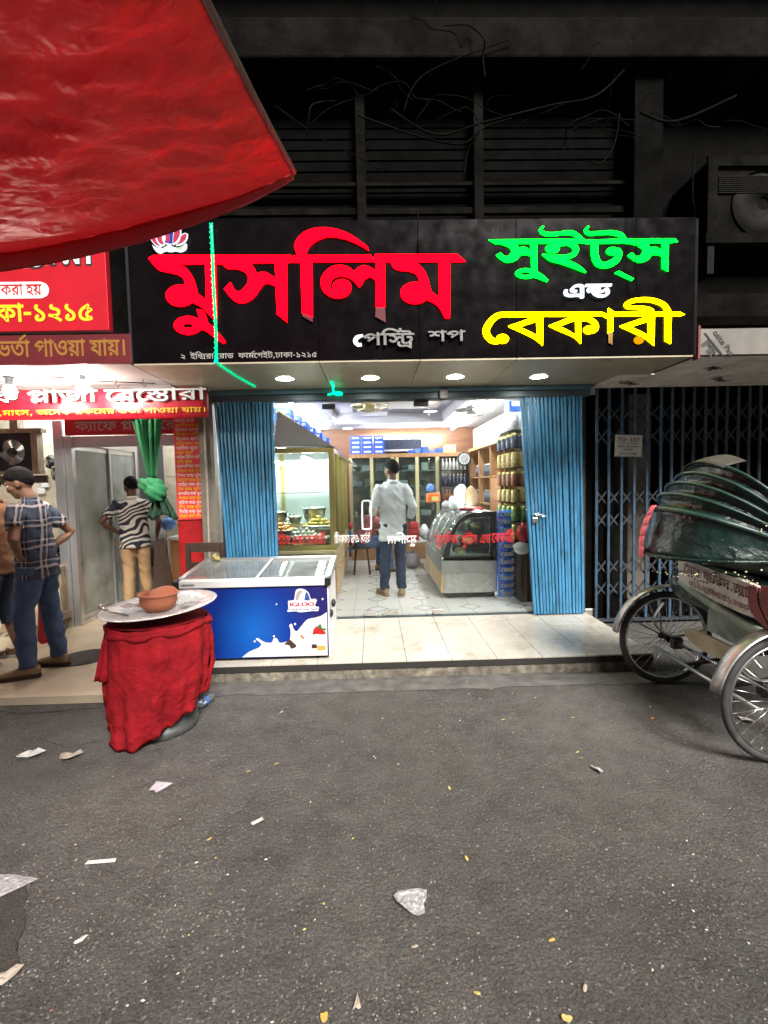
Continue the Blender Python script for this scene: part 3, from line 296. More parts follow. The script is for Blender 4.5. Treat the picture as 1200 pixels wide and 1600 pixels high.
224 87 189 93 156 110 124 139 94 181 152 218 171 192 186 175 202 166 220 163 239 166 255 176 272 193 295 219 308 238 315 256 319 273 320 289 316 328 306 362 289 390 266 410 238 423 204 427 177 424 158 414 146 398 142 377 143 366 145 355 148 344 152 333 80 316 72 336 66 356 64 374 63 389 68 423 83 450 106 471 135 485 168 493 202 496 256 490 302 471 339 440 366 398 383 344 389 280 389 269 388 258 388 249 387 240 339 268 368 307 402 342 442 372 489 398 544 420 609 436 662 379 640 335 623 288 612 241 609 192 611 146 618 102 630 56 644 10 569 -7 554 46 542 98 534 152 531 206 534 246 542 287 554 328 572 368 599 362 562 353 524 340 485 319 448 292 410 256 374 209 345 168 321 137 299 114 277 98 253 90|70 601 116 589 164 566 198 539 218 507 227 468 148 465 138 495 118 522 88 542 46 556|482 431 420 440 368 469 325 514 292 574 374 588 388 553 405 528 424 511 443 501 462 496 481 494 512 498 533 510 545 528 549 549 547 565 540 578 531 589 521 597 608 606 615 593 620 580 623 564 624 548 619 512 605 482 583 460 554 444 519 434|736 622 736 551 592 551 581 551 357 551 345 551 -10 551 -10 622
821 622 821 551 455 551 455 373 457 347 464 330 476 319 492 316 511 319 532 328 553 344 576 366 601 396 628 433 688 442 716 394 738 345 751 295 755 245 748 184 726 130 692 86 644 52 585 31 515 24 455 30 396 48 340 82 286 132 236 202 189 294 259 325 290 258 324 203 362 159 405 126 455 107 513 100 582 110 635 140 668 186 679 243 676 285 666 320 652 349 634 373 680 392 650 346 618 308 587 279 556 258 524 246 493 242 471 244 450 248 432 257 416 268 401 285 389 308 381 342 378 393 378 402 381 398 380 417 379 436 378 454 378 472 378 551 -10 551 -10 622|181 500 222 497 262 486 299 470 336 448 371 419 405 386 415 286 360 346 302 390 244 419 189 428 166 425 145 416 130 400 125 375 127 360 134 345 146 331 165 318 113 258 83 283 61 311 48 342 43 375 48 413 63 444 86 469 114 486 147 496
906 622 906 551 452 551 452 253 438 273 481 316 529 357 582 394 640 428 702 459 768 486 833 422 816 388 802 354 792 320 786 285 781 247 780 205 782 157 788 111 799 63 815 10 740 -7 724 50 712 106 704 163 702 222 704 262 708 299 715 333 724 364 735 389 746 410 758 405 702 380 648 349 594 314 542 273 488 227 434 175 375 215 375 360 379 370 377 390 376 410 375 430 375 450 375 551 -10 551 -10 622|195 475 235 472 272 462 306 445 338 422 370 394 400 361 399 272 354 323 306 366 256 394 207 403 176 399 151 386 134 365 128 335 133 310 146 289 170 271 202 254 165 183 115 210 78 246 54 290 46 338 51 379 68 414 92 440 124 460 159 471
195 475 236 472 273 462 307 445 339 422 370 394 400 361 399 272 354 323 306 366 256 394 207 403 176 399 151 386 134 365 128 335 132 313 142 294 160 277 184 262 143 193 102 221 72 255 52 294 46 338 51 379 68 414 92 440 124 460 159 471|906 622 906 551 452 551 452 253 438 273 504 337 582 394 670 444 768 486 833 422 816 387 802 352 792 317 785 280 781 240 780 196 781 152 784 113 788 76 795 40 804 2 815 -40 740 -59 719 45 712 85 706 126 703 171 702 223 704 260 708 297 715 331 724 362 735 389 746 410 758 405 702 380 648 349 594 314 542 273 488 227 434 175 375 215 375 360 379 370 377 390 376 410 375 430 375 450 375 551 -10 551 -10 622|598 100 635 96 672 86 706 68 738 40 740 -59 722 -20 693 7 656 23 611 28 580 26 548 22 516 15 482 8 446 3 407 1 375 3 342 10 311 21 282 38 258 60 238 89 226 124 222 167 223 186 225 204 228 220 231 232 308 223 305 211 302 198 301 184 300 169 303 139 313 114 329 96 350 83 377 76 407 73 438 75 469 80 499 87 530 94 563 98
291 629 349 623 400 604 447 574 494 530 543 473 600 401 545 362 510 410 478 450 448 484 418 510 390 531 360 545 329 553 295 556 259 553 225 545 193 532 164 516 138 498 114 478 106 477 123 485 140 492 160 496 182 497 228 489 258 466 275 434 281 396 281 388 280 380 280 371 278 363 169 299 188 317 203 336 213 357 216 383 213 401 203 418 186 430 160 434 144 433 128 428 111 422 95 413 22 485 62 525 104 560 147 589 192 610 240 624|498 474 216 238 162 297 254 368 266 370 277 380 288 390 298 399 309 408 320 418 333 428 451 526|726 622 726 551 621 551 621 231 544 231 544 396 549 446 546 471 545 498 544 527 544 558 544 688 597 688 620 622|271 228 310 224 346 212 377 191 400 164 413 184 430 198 450 205 473 208 502 204 529 194 556 176 583 154 545 169 544 180 544 192 544 203 544 214 544 256 621 255 621 0 544 0 544 164 577 78 553 103 531 123 509 136 485 140 466 137 450 128 440 111 436 86 436 77 436 69 437 61 438 54 377 51 365 97 344 132 314 153 278 160 252 156 234 145 222 128 218 109 223 84 238 64 263 46 302 29 273 -39 219 -14 176 18 149 60 140 113 149 158 177 195 219 220
188 127 162 130 136 138 112 153 88 174 62 205 35 244 96 281 121 241 141 218 160 207 180 203 197 206 212 214 229 228 246 250 266 281 289 321 312 354 338 401 362 430 387 444 415 449 446 444 474 430 503 407 536 374 539 343 532 292 504 327 480 353 457 370 436 375 422 373 410 367 397 355 383 336 366 308 343 268 317 223 294 188 271 160 248 142 220 131|271 271 261 332 250 379 236 414 214 441 184 461 146 476 98 486 38 495 53 571 107 551 159 541 202 528 236 512 264 492 284 466 299 436 309 400 315 356|993 622 993 551 588 551 588 205 589 168 593 143 598 128 605 117 628 101 659 96 698 101 734 115 767 136 795 162 821 194 840 228 851 263 855 299 851 327 839 348 818 360 786 364 774 364 760 362 746 360 733 357 722 428 741 432 762 436 783 438 805 439 840 436 871 425 897 407 916 381 929 346 933 303 926 245 904 188 871 137 831 95 792 66 750 44 705 29 655 24 621 27 592 35 567 48 548 63 533 84 522 109 514 143 511 191 511 337 515 373 513 392 512 412 511 433 511 458 511 551 -10 551 -10 622|811 622 806 657 792 681 767 694 731 699 637 699 579 701 536 708 504 720 476 736 452 759 436 788 425 821 422 859 422 872 424 884 425 898 427 912 501 907 499 897 498 888 497 879 497 869 498 848 502 830 507 814 516 802 533 788 556 778 589 773 632 771 710 771 758 769 794 763 823 752 847 734 862 715 873 690 880 660 883 622
504 305 441 314 388 340 347 382 317 437 329 439 320 407 306 375 288 346 266 322 237 305 202 300 174 303 147 310 121 325 96 346 70 377 42 417 103 453 129 413 150 390 170 380 191 376 214 380 234 392 250 414 263 446 272 491 276 551 345 551 354 515 366 482 381 451 398 424 420 402 444 385 473 374 506 371 537 376 560 390 573 412 578 442 573 479 558 514 535 547 508 575 588 591 604 575 620 554 634 530 645 504 652 474 655 442 646 383 617 340 570 314|738 622 738 551 -10 551 -10 622|431 -55 352 -48 278 -26 209 14 148 72 93 152 45 254 120 279 157 196 199 131 246 82 300 47 360 27 427 20 504 28 554 54 582 93 591 143 588 174 578 201 563 223 542 240 514 250 482 254 460 252 443 246 430 237 420 224 415 210 413 194 414 185 416 174 418 161 422 149 347 135 342 153 338 172 335 190 334 206 339 240 354 268 377 290 407 306 441 316 478 319 535 313 582 294 619 266 646 230 662 187 667 140 660 85 640 37 607 -2 560 -31 502 -49
188 127 162 130 136 138 112 153 88 174 62 205 35 244 96 281 121 241 141 218 160 207 180 203 197 206 212 214 229 228 246 250 266 281 289 321 312 354 338 401 362 430 387 444 415 449 446 444 474 430 503 407 536 374 539 343 532 292 504 327 480 353 457 370 436 375 422 373 410 367 397 355 383 336 366 308 343 268 317 223 294 188 271 160 248 142 220 131|271 271 261 332 250 379 236 414 214 441 184 461 146 476 98 486 38 495 53 571 107 551 159 541 202 528 236 512 264 492 284 466 299 436 309 400 315 356|993 622 993 551 588 551 588 220 589 182 593 158 598 142 605 132 628 116 659 111 698 116 734 130 767 151 795 177 821 209 840 243 851 278 855 314 851 342 839 362 818 375 786 379 773 378 760 377 746 375 733 372 722 443 741 448 762 451 783 453 805 454 840 450 871 440 897 422 916 396 929 362 933 318 930 278 920 240 904 203 883 169 858 138 830 110 792 81 750 58 705 44 655 39 621 42 592 50 567 62 548 78 533 99 522 124 514 158 511 206 511 337 515 373 513 392 512 412 511 433 511 458 511 551 -10 551 -10 622|811 622 806 657 792 681 767 694 731 699 637 699 579 701 536 708 504 720 476 736 452 759 436 788 425 821 422 859 422 872 424 884 425 898 427 912 501 907 499 897 498 888 497 879 497 869 498 848 502 830 507 814 516 802 533 788 556 778 589 773 632 771 710 771 758 769 794 763 823 752 847 734 862 715 873 690 880 660 883 622|885 -190 810 -190 794 -152 770 -125 738 -109 697 -104 670 -105 643 -108 616 -112 588 -116 559 -120 529 -121 498 -119 466 -112 436 -100 408 -82 384 -57 366 -24 354 16 350 66 351 93 354 120 358 142 362 158 439 148 435 128 432 108 429 86 428 64 431 26 441 -4 457 -24 478 -38 503 -46 532 -49 558 -48 581 -44 603 -40 626 -36 649 -33 675 -32 716 -35 752 -44 783 -60 808 -86 808 35 808 53 809 76 810 102 812 130 885 184
813 622 813 551 501 551 501 288 498 274 500 255 500 235 501 215 501 195 501 0 424 0 388 58 342 110 285 157 221 196 151 225 76 243 37 339 135 394 236 444 340 488 447 524 424 482 424 551 -10 551 -10 622|424 474 445 446 367 418 285 384 204 346 130 304 186 288 245 263 304 230 358 190 404 142 438 88 429 88 427 111 426 134 424 159 424 189|638 164 602 168 568 179 536 199 508 228 483 267 461 317 498 385 514 337 532 298 553 269 576 249 601 237 628 233 650 237 671 248 686 267 691 298 689 318 682 337 670 354 652 368 627 380 595 389 610 463 650 452 688 434 720 411 745 381 762 344 767 299 758 244 732 201 691 173|185 -6 162 -2 142 10 129 28 125 52 129 76 142 95 162 108 185 112 208 108 228 95 241 76 245 52 241 28 228 10 208 -2
779 622 779 551 501 551 501 0 424 0 388 58 342 110 285 157 221 196 151 225 76 243 37 339 135 394 236 444 340 488 447 524 424 482 424 551 -10 551 -10 622|424 474 445 446 367 418 285 384 204 346 130 304 186 288 245 263 304 230 358 190 404 142 438 88 429 88 427 111 426 134 424 159 424 189|689 221 691 186 696 148 704 109 716 68 646 52 633 96 623 142 617 185 615 224 616 257 620 290 626 324 635 354 642 356 620 349 596 340 570 330 545 320 522 310 501 301 501 377 539 393 582 410 628 426 670 440 728 382 709 342 697 301 691 260|185 -6 162 -2 142 10 129 28 125 52 129 76 142 95 162 108 185 112 208 108 228 95 241 76 245 52 241 28 228 10 208 -2
190 116 197 105 187 69 174 32 160 -6 146 -44 130 -82 113 -119 46 -119 60 -59 74 2 85 62 93 116
49 338 291 338 291 256 49 256
315 792 397 792 135 -125 52 -125
194 0 194 622 275 622 275 0
"""
TX = {
'and':(1569,'7 0 51 758'),
'pas':(1965,'21 0 34 716 57 982'),
'shop':(1393,'29 0 21 677'),
'addr':(15068,'43 0 0 592 0 852 6 1112 34 1642 53 1908 27 2804 33 3400 0 3666 37 3926 27 4272 33 4868 16 5134 0 5846 0 6106 22 6366 33 7204 25 7470 48 8092 37 8092 11 8438 6 9094 15 9624 60 10191 17 10454 33 11021 9 11287 33 12094 61 12360 42 12700 43 13292 42 13884 45 14476'),
'kora':(3085,'9 0 27 807 33 1403 0 1669 32 1929 40 2459'),
'dhaka':(4614,'17 0 33 567 9 833 33 1640 61 1906 42 2246 43 2838 42 3430 45 4022'),
'vorta':(6723,'24 0 18 721 48 1428 33 1428 0 1694 21 1954 33 2670 8 2936 40 3674 33 4300 0 4566 26 4826 33 5452 40 5718 63 6344'),
'plaza':(8341,'9 0 49 807 33 1062 37 1328 22 1674 0 2512 54 2772 33 3488 14 3754 33 4671 0 4937 37 5197 27 5543 37 6139 56 6485 33 7213 27 7479 33 8075'),
'mach':(17229,'25 0 33 622 13 888 60 1575 25 1838 33 2460 2 2726 31 3164 60 3846 0 4109 4 4369 37 5262 20 5608 9 6212 0 7019 27 7279 9 7875 37 8682 25 9028 27 9650 0 10246 24 10506 18 11227 48 11934 33 11934 0 12200 21 12460 33 13176 8 13442 40 14180 33 14806 0 15072 26 15332 33 15958 40 16224 63 16850'),
'cafe':(8341,'9 0 49 807 33 1062 37 1328 22 1674 0 2512 54 2772 33 3488 14 3754 33 4671 0 4937 37 5197 27 5543 37 6139 56 6485 33 7213 27 7479 33 8075'),
'farid':(7006,'37 0 25 346 33 968 3 1234 0 1672 22 1932 34 2770 27 3036 19 3632 0 4235 5 4495 28 5653 25 6384'),
'phone':(7104,'41 0 42 592 47 1184 43 1776 44 2368 47 2960 45 3552 45 4144 42 4736 43 5328 46 5920 41 6512'),
'muslim':(2923,'25 0 36 622 31 622 34 1304 28 1570 25 2301'),
'suits':(2461,'31 0 36 682 6 682 15 1212 31 1779'),
'bakery':(2877,'37 0 23 346 9 942 33 1749 27 2015 35 2611'),
'full':(10610,'25 0 36 622 31 622 34 1304 28 1570 25 2301 0 2923 31 3183 36 3865 6 3865 15 4395 31 4962 0 5644 7 5904 51 6662 0 7473 37 7733 23 8079 9 8675 33 9482 27 9748 35 10344'),
'half':(6745,'6 0 15 530 31 1097 0 1779 7 2039 51 2797 0 3608 37 3868 23 4214 9 4810 33 5617 27 5883 35 6479'),
'hood':(4390,'21 0 33 716 8 982 40 1720 33 2346 0 2612 26 2872 33 3498 40 3764'),
'tl1':(9688,'37 0 19 346 33 949 9 1215 33 2022 20 2288 0 2892 24 3152 33 3873 39 4139 33 4851 0 5117 37 5377 19 5723 8 6326 40 7064 33 7690 0 7956 32 8216 37 8746 23 9092'),
'tl2':(4054,'37 0 26 346 33 972 11 1238 33 1894 37 2160 26 2506 33 3132 11 3398'),
'm0':(3843,'5 0 28 1158 36 1889 0 1889 24 2149 18 2870 48 3577 33 3577'),
'm1':(7831,'4 0 37 893 20 1239 9 1843 0 2650 27 2910 9 3506 37 4313 25 4659 27 5281 0 5877 24 6137 18 6858 48 7565 33 7565'),
'm2':(5581,'34 0 12 266 37 833 9 1179 20 1986 0 2590 18 2850 33 3557 52 3823 36 4719 34 4719 27 4985'),
'm3':(5041,'34 0 12 266 37 833 9 1179 20 1986 0 2590 37 2850 27 3196 33 3792 55 4058'),
'm4':(4785,'34 0 12 266 37 833 9 1179 20 1986 0 2590 9 2850 33 3657 34 3923 27 4189'),
'm5':(7632,'10 0 33 696 34 962 31 1228 27 1910 0 2506 25 2766 33 3388 2 3654 31 4092 0 4774 62 5034 0 5483 5 5743 28 6901 36 7632'),
'm6':(4357,'10 0 33 696 34 962 31 1228 27 1910 0 2506 24 2766 36 3487 20 3487 33 4091'),
'm7':(3310,'11 0 58 656 0 1459 24 1719 36 2440 20 2440 33 3044'),
'm8':(7102,'31 0 34 682 27 948 30 1544 33 2177 0 2443 6 2703 34 3233 28 3499 29 4230 0 4907 9 5167 33 5974 34 6240 27 6506'),
'm9':(3168,'58 0 6 803 0 1333 25 1593 33 2215 13 2481'),
'm10':(5759,'37 0 18 346 28 1053 33 1784 34 2050 21 2316 40 3032 33 3658 0 3924 25 4184 33 4806 13 5072'),
'm11':(6133,'21 0 33 716 23 982 19 1578 33 2181 0 2447 25 2707 33 3329 13 3595 0 4282 24 4542 36 5263 20 5263 33 5867'),
'm12':(5440,'38 0 29 346 28 1023 0 1754 25 2014 33 2636 13 2902 0 3589 24 3849 36 4570 20 4570 33 5174'),
'm13':(6517,'37 0 23 346 33 942 40 1208 33 1834 28 2100 0 2831 25 3091 33 3713 13 3979 0 4666 24 4926 36 5647 20 5647 33 6251'),
'm14':(6086,'5 0 6 1158 39 1688 0 2400 25 2660 33 3282 13 3548 0 4235 24 4495 36 5216 20 5216 33 5820'),
'm15':(4839,'38 0 9 346 0 1153 25 1413 33 2035 13 2301 0 2988 24 3248 36 3969 20 3969 33 4573'),
'm16':(6873,'59 0 21 769 12 1485 33 2052 1 2318 19 2318 33 2921 0 3187 25 3447 33 4069 13 4335 0 5022 24 5282 36 6003 20 6003 33 6607'),
'm17':(6342,'21 0 33 716 50 982 33 1708 31 1974 0 2656 25 2916 33 3538 13 3804 0 4491 24 4751 36 5472 20 5472 33 6076'),
'm18':(6075,'23 0 33 596 6 862 28 1392 33 2123 0 2389 25 2649 33 3271 13 3537 0 4224 24 4484 36 5205 20 5205 33 5809'),
'm19':(5067,'34 0 29 266 2 943 0 1381 25 1641 33 2263 13 2529 0 3216 24 3476 36 4197 20 4197 33 4801'),
'm20':(5935,'34 0 12 266 2 833 34 1271 39 1537 0 2249 25 2509 33 3131 13 3397 0 4084 24 4344 36 5065 20 5065 33 5669'),
'm21':(6711,'37 0 15 346 2 913 27 1351 33 1947 62 2213 22 2662 34 3500 28 3766 0 4497 25 4757 33 5379 13 5645 63 6332'),
}
GLY = [[[(float(a), float(b)) for a, b in zip(*[iter(c.split())]*2)] for c in ln.split('|')] if ln else [] for ln in GL.split('\n')[1:-1]]
def area(c): return sum(c[i-1][0]*c[i][1]-c[i][0]*c[i-1][1] for i in range(len(c)))/2
def inside(p, c):
    r = False
    for i in range(len(c)):
        (x1, y1), (x2, y2) = c[i-1], c[i]
        if (y1 > p[1]) != (y2 > p[1]) and p[0] < x1+(p[1]-y1)*(x2-x1)/(y2-y1): r = not r
    return r
def fatten(c, d):
    n = len(c); out = []
    for i in range(n):
        a = Vector(c[i-1]); b = Vector(c[i]); e = Vector(c[(i+1) % n]); u = (b-a); w = (e-b)
        if u.length < 1e-6 or w.length < 1e-6: out.append(tuple(b)); continue
        u.normalize(); w.normalize(); t = (u+w)
        if t.length < .2: out.append(tuple(b)); continue
        t.normalize(); q = Vector((t.y, -t.x)); k = 1/max(q.dot(Vector((u.y, -u.x))), .5); out.append(tuple(b+q*d*k))
    return out
def pieces(g, bold):
    cs = [c for c in GLY[g] if len(c) > 2]
    if not cs: return []
    big = max(cs, key=lambda c: abs(area(c))); sg = 1 if area(big) > 0 else -1
    outs = [c for c in cs if area(c)*sg > 0]; hol = [c for c in cs if area(c)*sg < 0]; res = []
    for o in outs:
        hs_ = [h for h in hol if inside(h[0], o)]
        if bold: res.append((fatten(o, bold*sg), [fatten(h, bold*sg) for h in hs_]))
        else: res.append((o, hs_))
    return res
def bangla(mb, key, fr, x0, y0, width=None, height=None, bold=0, front=0, depth=.003, mirror=False, flat=False):
    """set a Bengali line so that it starts at x0, baseline y0, in the 2-D frame fr"""
    w, s = TX[key]; q = s.split(); s0 = height/700 if height else width/w
    sx = width/w if width else s0; k = 0
    for g, gx in zip(q[::2], q[1::2]):
        for o, hs_ in pieces(int(g), bold):
            f = lambda p: (x0+(width-(float(gx)+p[0])*sx if mirror else (float(gx)+p[0])*sx), y0+p[1]*s0)
            k += 1; mb.poly([f(p) for p in o], [[f(p) for p in h] for h in hs_], fr, front+.0004*(k % 5), depth, sides=not flat)
    return mb
_fc = {}
def latin(mb, txt, fr, x0, y0, height, width=None, front=0, depth=.002, bold=0, shear=0, rot=0):
    if txt not in _fc:
        cu = bpy.data.curves.new('t', 'FONT'); cu.body = txt; cu.size = 1; cu.fill_mode = 'FRONT' if hasattr(cu, 'fill_mode') else 'BOTH'
        o = bpy.data.objects.new('t', cu); COL.objects.link(o); bpy.context.view_layer.update(); me = bpy.data.meshes.new_from_object(o.evaluated_get(bpy.context.evaluated_depsgraph_get()))
        _fc[txt] = ([tuple(v.co) for v in me.vertices], [tuple(p.vertices) for p in me.polygons]); bpy.data.objects.remove(o); bpy.data.curves.remove(cu); bpy.data.meshes.remove(me)
    vv, ff = _fc[txt]; W = max(p[0] for p in vv); s = height/.7; sx = width/W if width else s; O, R, U, N = fr; cr, sr = math.cos(rot), math.sin(rot); vs_ = []
    for dx in ((0,) if not bold else (-bold, bold)):
        o = len(mb.v)
        for p in vv:
            a, b = p[0]*sx+p[1]*shear*s+dx, p[1]*s; a, b = x0+a*cr-b*sr, y0+a*sr+b*cr; mb.v.append(O+R*a+U*b+N*(front+dx*.02))
        for f in ff: mb.face(*[o+i for i in f])
    return mb
def smooth(pts, n=4):
    """closed outline through the points; a point written (x, y, 1) stays a corner"""
    P = [Vector(p[:2]) for p in pts]; C = [len(p) > 2 for p in pts]; N = len(P); out = []
    for i in range(N):
        a, b, c, d = P[i-1], P[i], P[(i+1) % N], P[(i+2) % N]
        if C[i] and C[(i+1) % N]: out.append(tuple(b)); continue
        m0 = (c-b)*.6 if C[i] else (c-a)/2; m1 = (c-b)*.6 if C[(i+1) % N] else (d-b)/2
        for k in range(n):
            t = k/n; out.append(tuple(b*(2*t**3-3*t*t+1)+m0*(t**3-2*t*t+t)+c*(-2*t**3+3*t*t)+m1*(t**3-t*t)))
    return out
def stroke(pts, n=4):
    """outline of a brush stroke given as (x, y, width)"""
    P = [Vector(p) for p in pts]; Q = []
    for i in range(len(P)-1):
        a = P[max(i-1, 0)]; b = P[i]; c = P[i+1]; d = P[min(i+2, len(P)-1)]
        for k in range(n):
            t = k/n; Q.append(.5*(2*b+(c-a)*t+(2*a-5*b+4*c-d)*t*t+(3*b-a-3*c+d)*t**3))
    Q.append(P[-1]); L_ = []; R_ = []
    for i, q in enumerate(Q):
        t = (Q[min(i+1, len(Q)-1)]-Q[max(i-1, 0)]).xy; t.normalize(); w = Vector((-t.y, t.x))*q.z/2
        L_.append(tuple(q.xy+w)); R_.append(tuple(q.xy-w))
    return L_+R_[::-1]
def oval(cx, cy, rx, ry, n=20): return [(cx+rx*math.cos(2*math.pi*i/n), cy+ry*math.sin(2*math.pi*i/n)) for i in range(n)]
FRONT = lambda o: (Vector(o), Vector((1, 0, 0)), Vector((0, 0, 1)), Vector((0, -1, 0)))
# ================================================================ materials
def asphalt(name, c0, c1, k=1.0):
    m = bpy.data.materials.new(name); m.use_nodes = True; nt = m.node_tree; b = nt.nodes['Principled BSDF']; L = nt.links.new
    tc = _n(nt, 'ShaderNodeTexCoord'); P = tc.outputs['Object']
    def vor(s, f='F1'):
        v = _n(nt, 'ShaderNodeTexVoronoi', feature=f); v.inputs['Scale'].default_value = s; v.inputs['Randomness'].default_value = 1; L(P, v.inputs['Vector']); return v
    def noi(s, d=6, r=.6):
        v = _n(nt, 'ShaderNodeTexNoise'); v.inputs['Scale'].default_value = s; v.inputs['Detail'].default_value = d; v.inputs['Roughness'].default_value = r; L(P, v.inputs['Vector']); return v
    def rmp(src, a, b_, ca, cb):
        r = _n(nt, 'ShaderNodeValToRGB'); r.color_ramp.elements[0].position = a; r.color_ramp.elements[1].position = b_; r.color_ramp.elements[0].color = ca; r.color_ramp.elements[1].color = cb; L(src, r.inputs[0]); return r.outputs[0]
    def mix(f, a, b_, t='MIX'):
        x = _n(nt, 'ShaderNodeMix', data_type='RGBA', blend_type=t)
        for i, q in ((0, f), (6, a), (7, b_)):
            if hasattr(q, 'is_output'): L(q, x.inputs[i])
            else: x.inputs[i].default_value = q
        return x.outputs[2]
    v1 = vor(62*k); v2 = vor(150*k); n1 = noi(1.1, 8, .62); n2 = noi(75*k, 8, .72); n3 = noi(6, 7, .68)
    base = rmp(n1.outputs[0], .32, .68, c4(c0), c4(c1))
    base = mix(rmp(n3.outputs[0], .42, .66, (0, 0, 0, 1), (1, 1, 1, 1)), base, mix(.8, base, c4((.66, .64, .62)), 'MULTIPLY'))
    sep = _n(nt, 'ShaderNodeSeparateColor'); L(v1.outputs['Color'], sep.inputs[0])
    stone = rmp(sep.outputs[0], .55, 1, (0, 0, 0, 1), (1, 1, 1, 1)); core = rmp(v1.outputs['Distance'], .22, .5, (1, 1, 1, 1), (0, 0, 0, 1))
    sm = _n(nt, 'ShaderNodeMath', operation='MULTIPLY'); L(stone, sm.inputs[0]); L(core, sm.inputs[1])
    patch = rmp(noi(1.7, 5).outputs[0], .4, .65, (.25, .25, .25, 1), (.75, .75, .75, 1)); s2 = _n(nt, 'ShaderNodeMath', operation='MULTIPLY'); L(sm.outputs[0], s2.inputs[0]); L(patch, s2.inputs[1])
    col = mix(s2.outputs[0], base, c4((.32, .30, .275)))
    s3 = _n(nt, 'ShaderNodeSeparateColor'); L(v2.outputs['Color'], s3.inputs[0])
    col = mix(rmp(s3.outputs[1], .0, 1, (.0, .0, .0, 1), (.55, .55, .55, 1)), col, mix(.6, col, c4((.5, .5, .5)), 'MULTIPLY'))
    col = mix(1, col, rmp(noi(110*k, 7, .75).outputs[0], .36, .62, (.42, .41, .40, 1), (1.2, 1.18, 1.15, 1)), 'MULTIPLY')
    col = mix(rmp(noi(.55, 6, .6).outputs[0], .5, .62, (0, 0, 0, 1), (.6, .6, .6, 1)), col, mix(1, col, c4((.62, .6, .58)), 'MULTIPLY'))
    L(col, b.inputs['Base Color']); b.inputs['Roughness'].default_value = .82; b.inputs['Specular IOR Level'].default_value = .35
    h = _n(nt, 'ShaderNodeMath', operation='ADD'); iv = _n(nt, 'ShaderNodeMath', operation='MULTIPLY'); L(v1.outputs['Distance'], iv.inputs[0]); iv.inputs[1].default_value = -.4; L(iv.outputs[0], h.inputs[0])
    nm = _n(nt, 'ShaderNodeMath', operation='MULTIPLY'); L(n2.outputs[0], nm.inputs[0]); nm.inputs[1].default_value = 1.5; L(nm.outputs[0], h.inputs[1])
    h2 = _n(nt, 'ShaderNodeMath', operation='ADD'); n5 = _n(nt, 'ShaderNodeMath', operation='MULTIPLY'); L(n3.outputs[0], n5.inputs[0]); n5.inputs[1].default_value = 3; L(h.outputs[0], h2.inputs[0]); L(n5.outputs[0], h2.inputs[1])
    bp = _n(nt, 'ShaderNodeBump'); bp.inputs['Distance'].default_value = .016; bp.inputs['Strength'].default_value = 1; L(h2.outputs[0], bp.inputs['Height']); L(bp.outputs[0], b.inputs['Normal'])
    MT[name] = m
asphalt('asphalt', (.104, .101, .096), (.205, .199, .189))
asphalt('asphalt_patch', (.095, .09, .083), (.125, .118, .108), 1.8)
mat('crack', (.012, .011, .01), .95)
mat('gutter', (.10, .096, .09), .85, var=.35, vs=9, dirt=(.045, .042, .04), ds=4, bump=.004, bs=70)
m = mat('grit', (.2, .19, .18), .8)
nt = m.node_tree; ge = _n(nt, 'ShaderNodeNewGeometry'); rp = _n(nt, 'ShaderNodeValToRGB'); rp.color_ramp.elements[0].color = (.05, .047, .043, 1); rp.color_ramp.elements[1].color = (.30, .28, .25, 1)
e = rp.color_ramp.elements.new(.7); e.color = (.17, .155, .14, 1); nt.links.new(ge.outputs['Random Per Island'], rp.inputs[0]); nt.links.new(rp.outputs[0], nt.nodes['Principled BSDF'].inputs[0])
m = mat('crumb', (.5, .45, .3), .7)
nt = m.node_tree; ge = _n(nt, 'ShaderNodeNewGeometry'); rp = _n(nt, 'ShaderNodeValToRGB'); rp.color_ramp.interpolation = 'CONSTANT'
rp.color_ramp.elements[0].color = (.62, .57, .45, 1); rp.color_ramp.elements[1].position = .45; rp.color_ramp.elements[1].color = (.6, .48, .14, 1)
for q, c in ((.7, (.7, .68, .63, 1)), (.93, (.55, .2, .13, 1))): rp.color_ramp.elements.new(q).color = c
nt.links.new(ge.outputs['Random Per Island'], rp.inputs[0]); nt.links.new(rp.outputs[0], nt.nodes['Principled BSDF'].inputs[0])
mat('porch_tile', (.50, .475, .41), .24, var=.07, vs=5, dirt=(.34, .30, .22), ds=3.2, dt=.54, rv=.1, spec=.5)
mat('grout', (.2, .18, .15), .9)
mat('step_edge', (.13, .115, .09), .85, var=.5, vs=16, dirt=(.30, .27, .2), ds=9, dt=.5, bump=.006, bs=35)
mat('step_dark', (.02, .018, .016), .8)
mat('slab', (.52, .43, .31), .5, var=.16, vs=3, dirt=(.30, .24, .17), ds=2.2, dt=.56, rv=.15, bump=.0015, bs=20)
mat('unlit_wall', (.0026, .0025, .0023), .9, spec=.04, var=.5, vs=5, dirt=(.0045, .004, .0035), ds=2.2, dt=.56, bump=.008, bs=25)  # near-black base colours hold the night darkness of the upper wall
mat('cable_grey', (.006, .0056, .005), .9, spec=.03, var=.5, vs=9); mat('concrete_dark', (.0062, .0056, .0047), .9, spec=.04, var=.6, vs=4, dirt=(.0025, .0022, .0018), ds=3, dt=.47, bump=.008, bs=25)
mat('metal_dark', (.006, .0055, .005), .7, spec=.1, var=.4, vs=10, dirt=(.009, .006, .004), ds=8)
mat('black_metal', (.016, .016, .018), .45, metal=.3)
mat('sign_black', (.0036, .0026, .0032), .2, var=.3, vs=4, rv=.06, spec=.12, dirt=(.005, .004, .0042), ds=6, dt=.6)
mat('soffit', (.46, .40, .29), .42, metal=.25, var=.08, vs=3, dirt=(.30, .25, .17), ds=1.6, dt=.58, rv=.1)
mat('soffit_edge', (.3, .26, .19), .5)
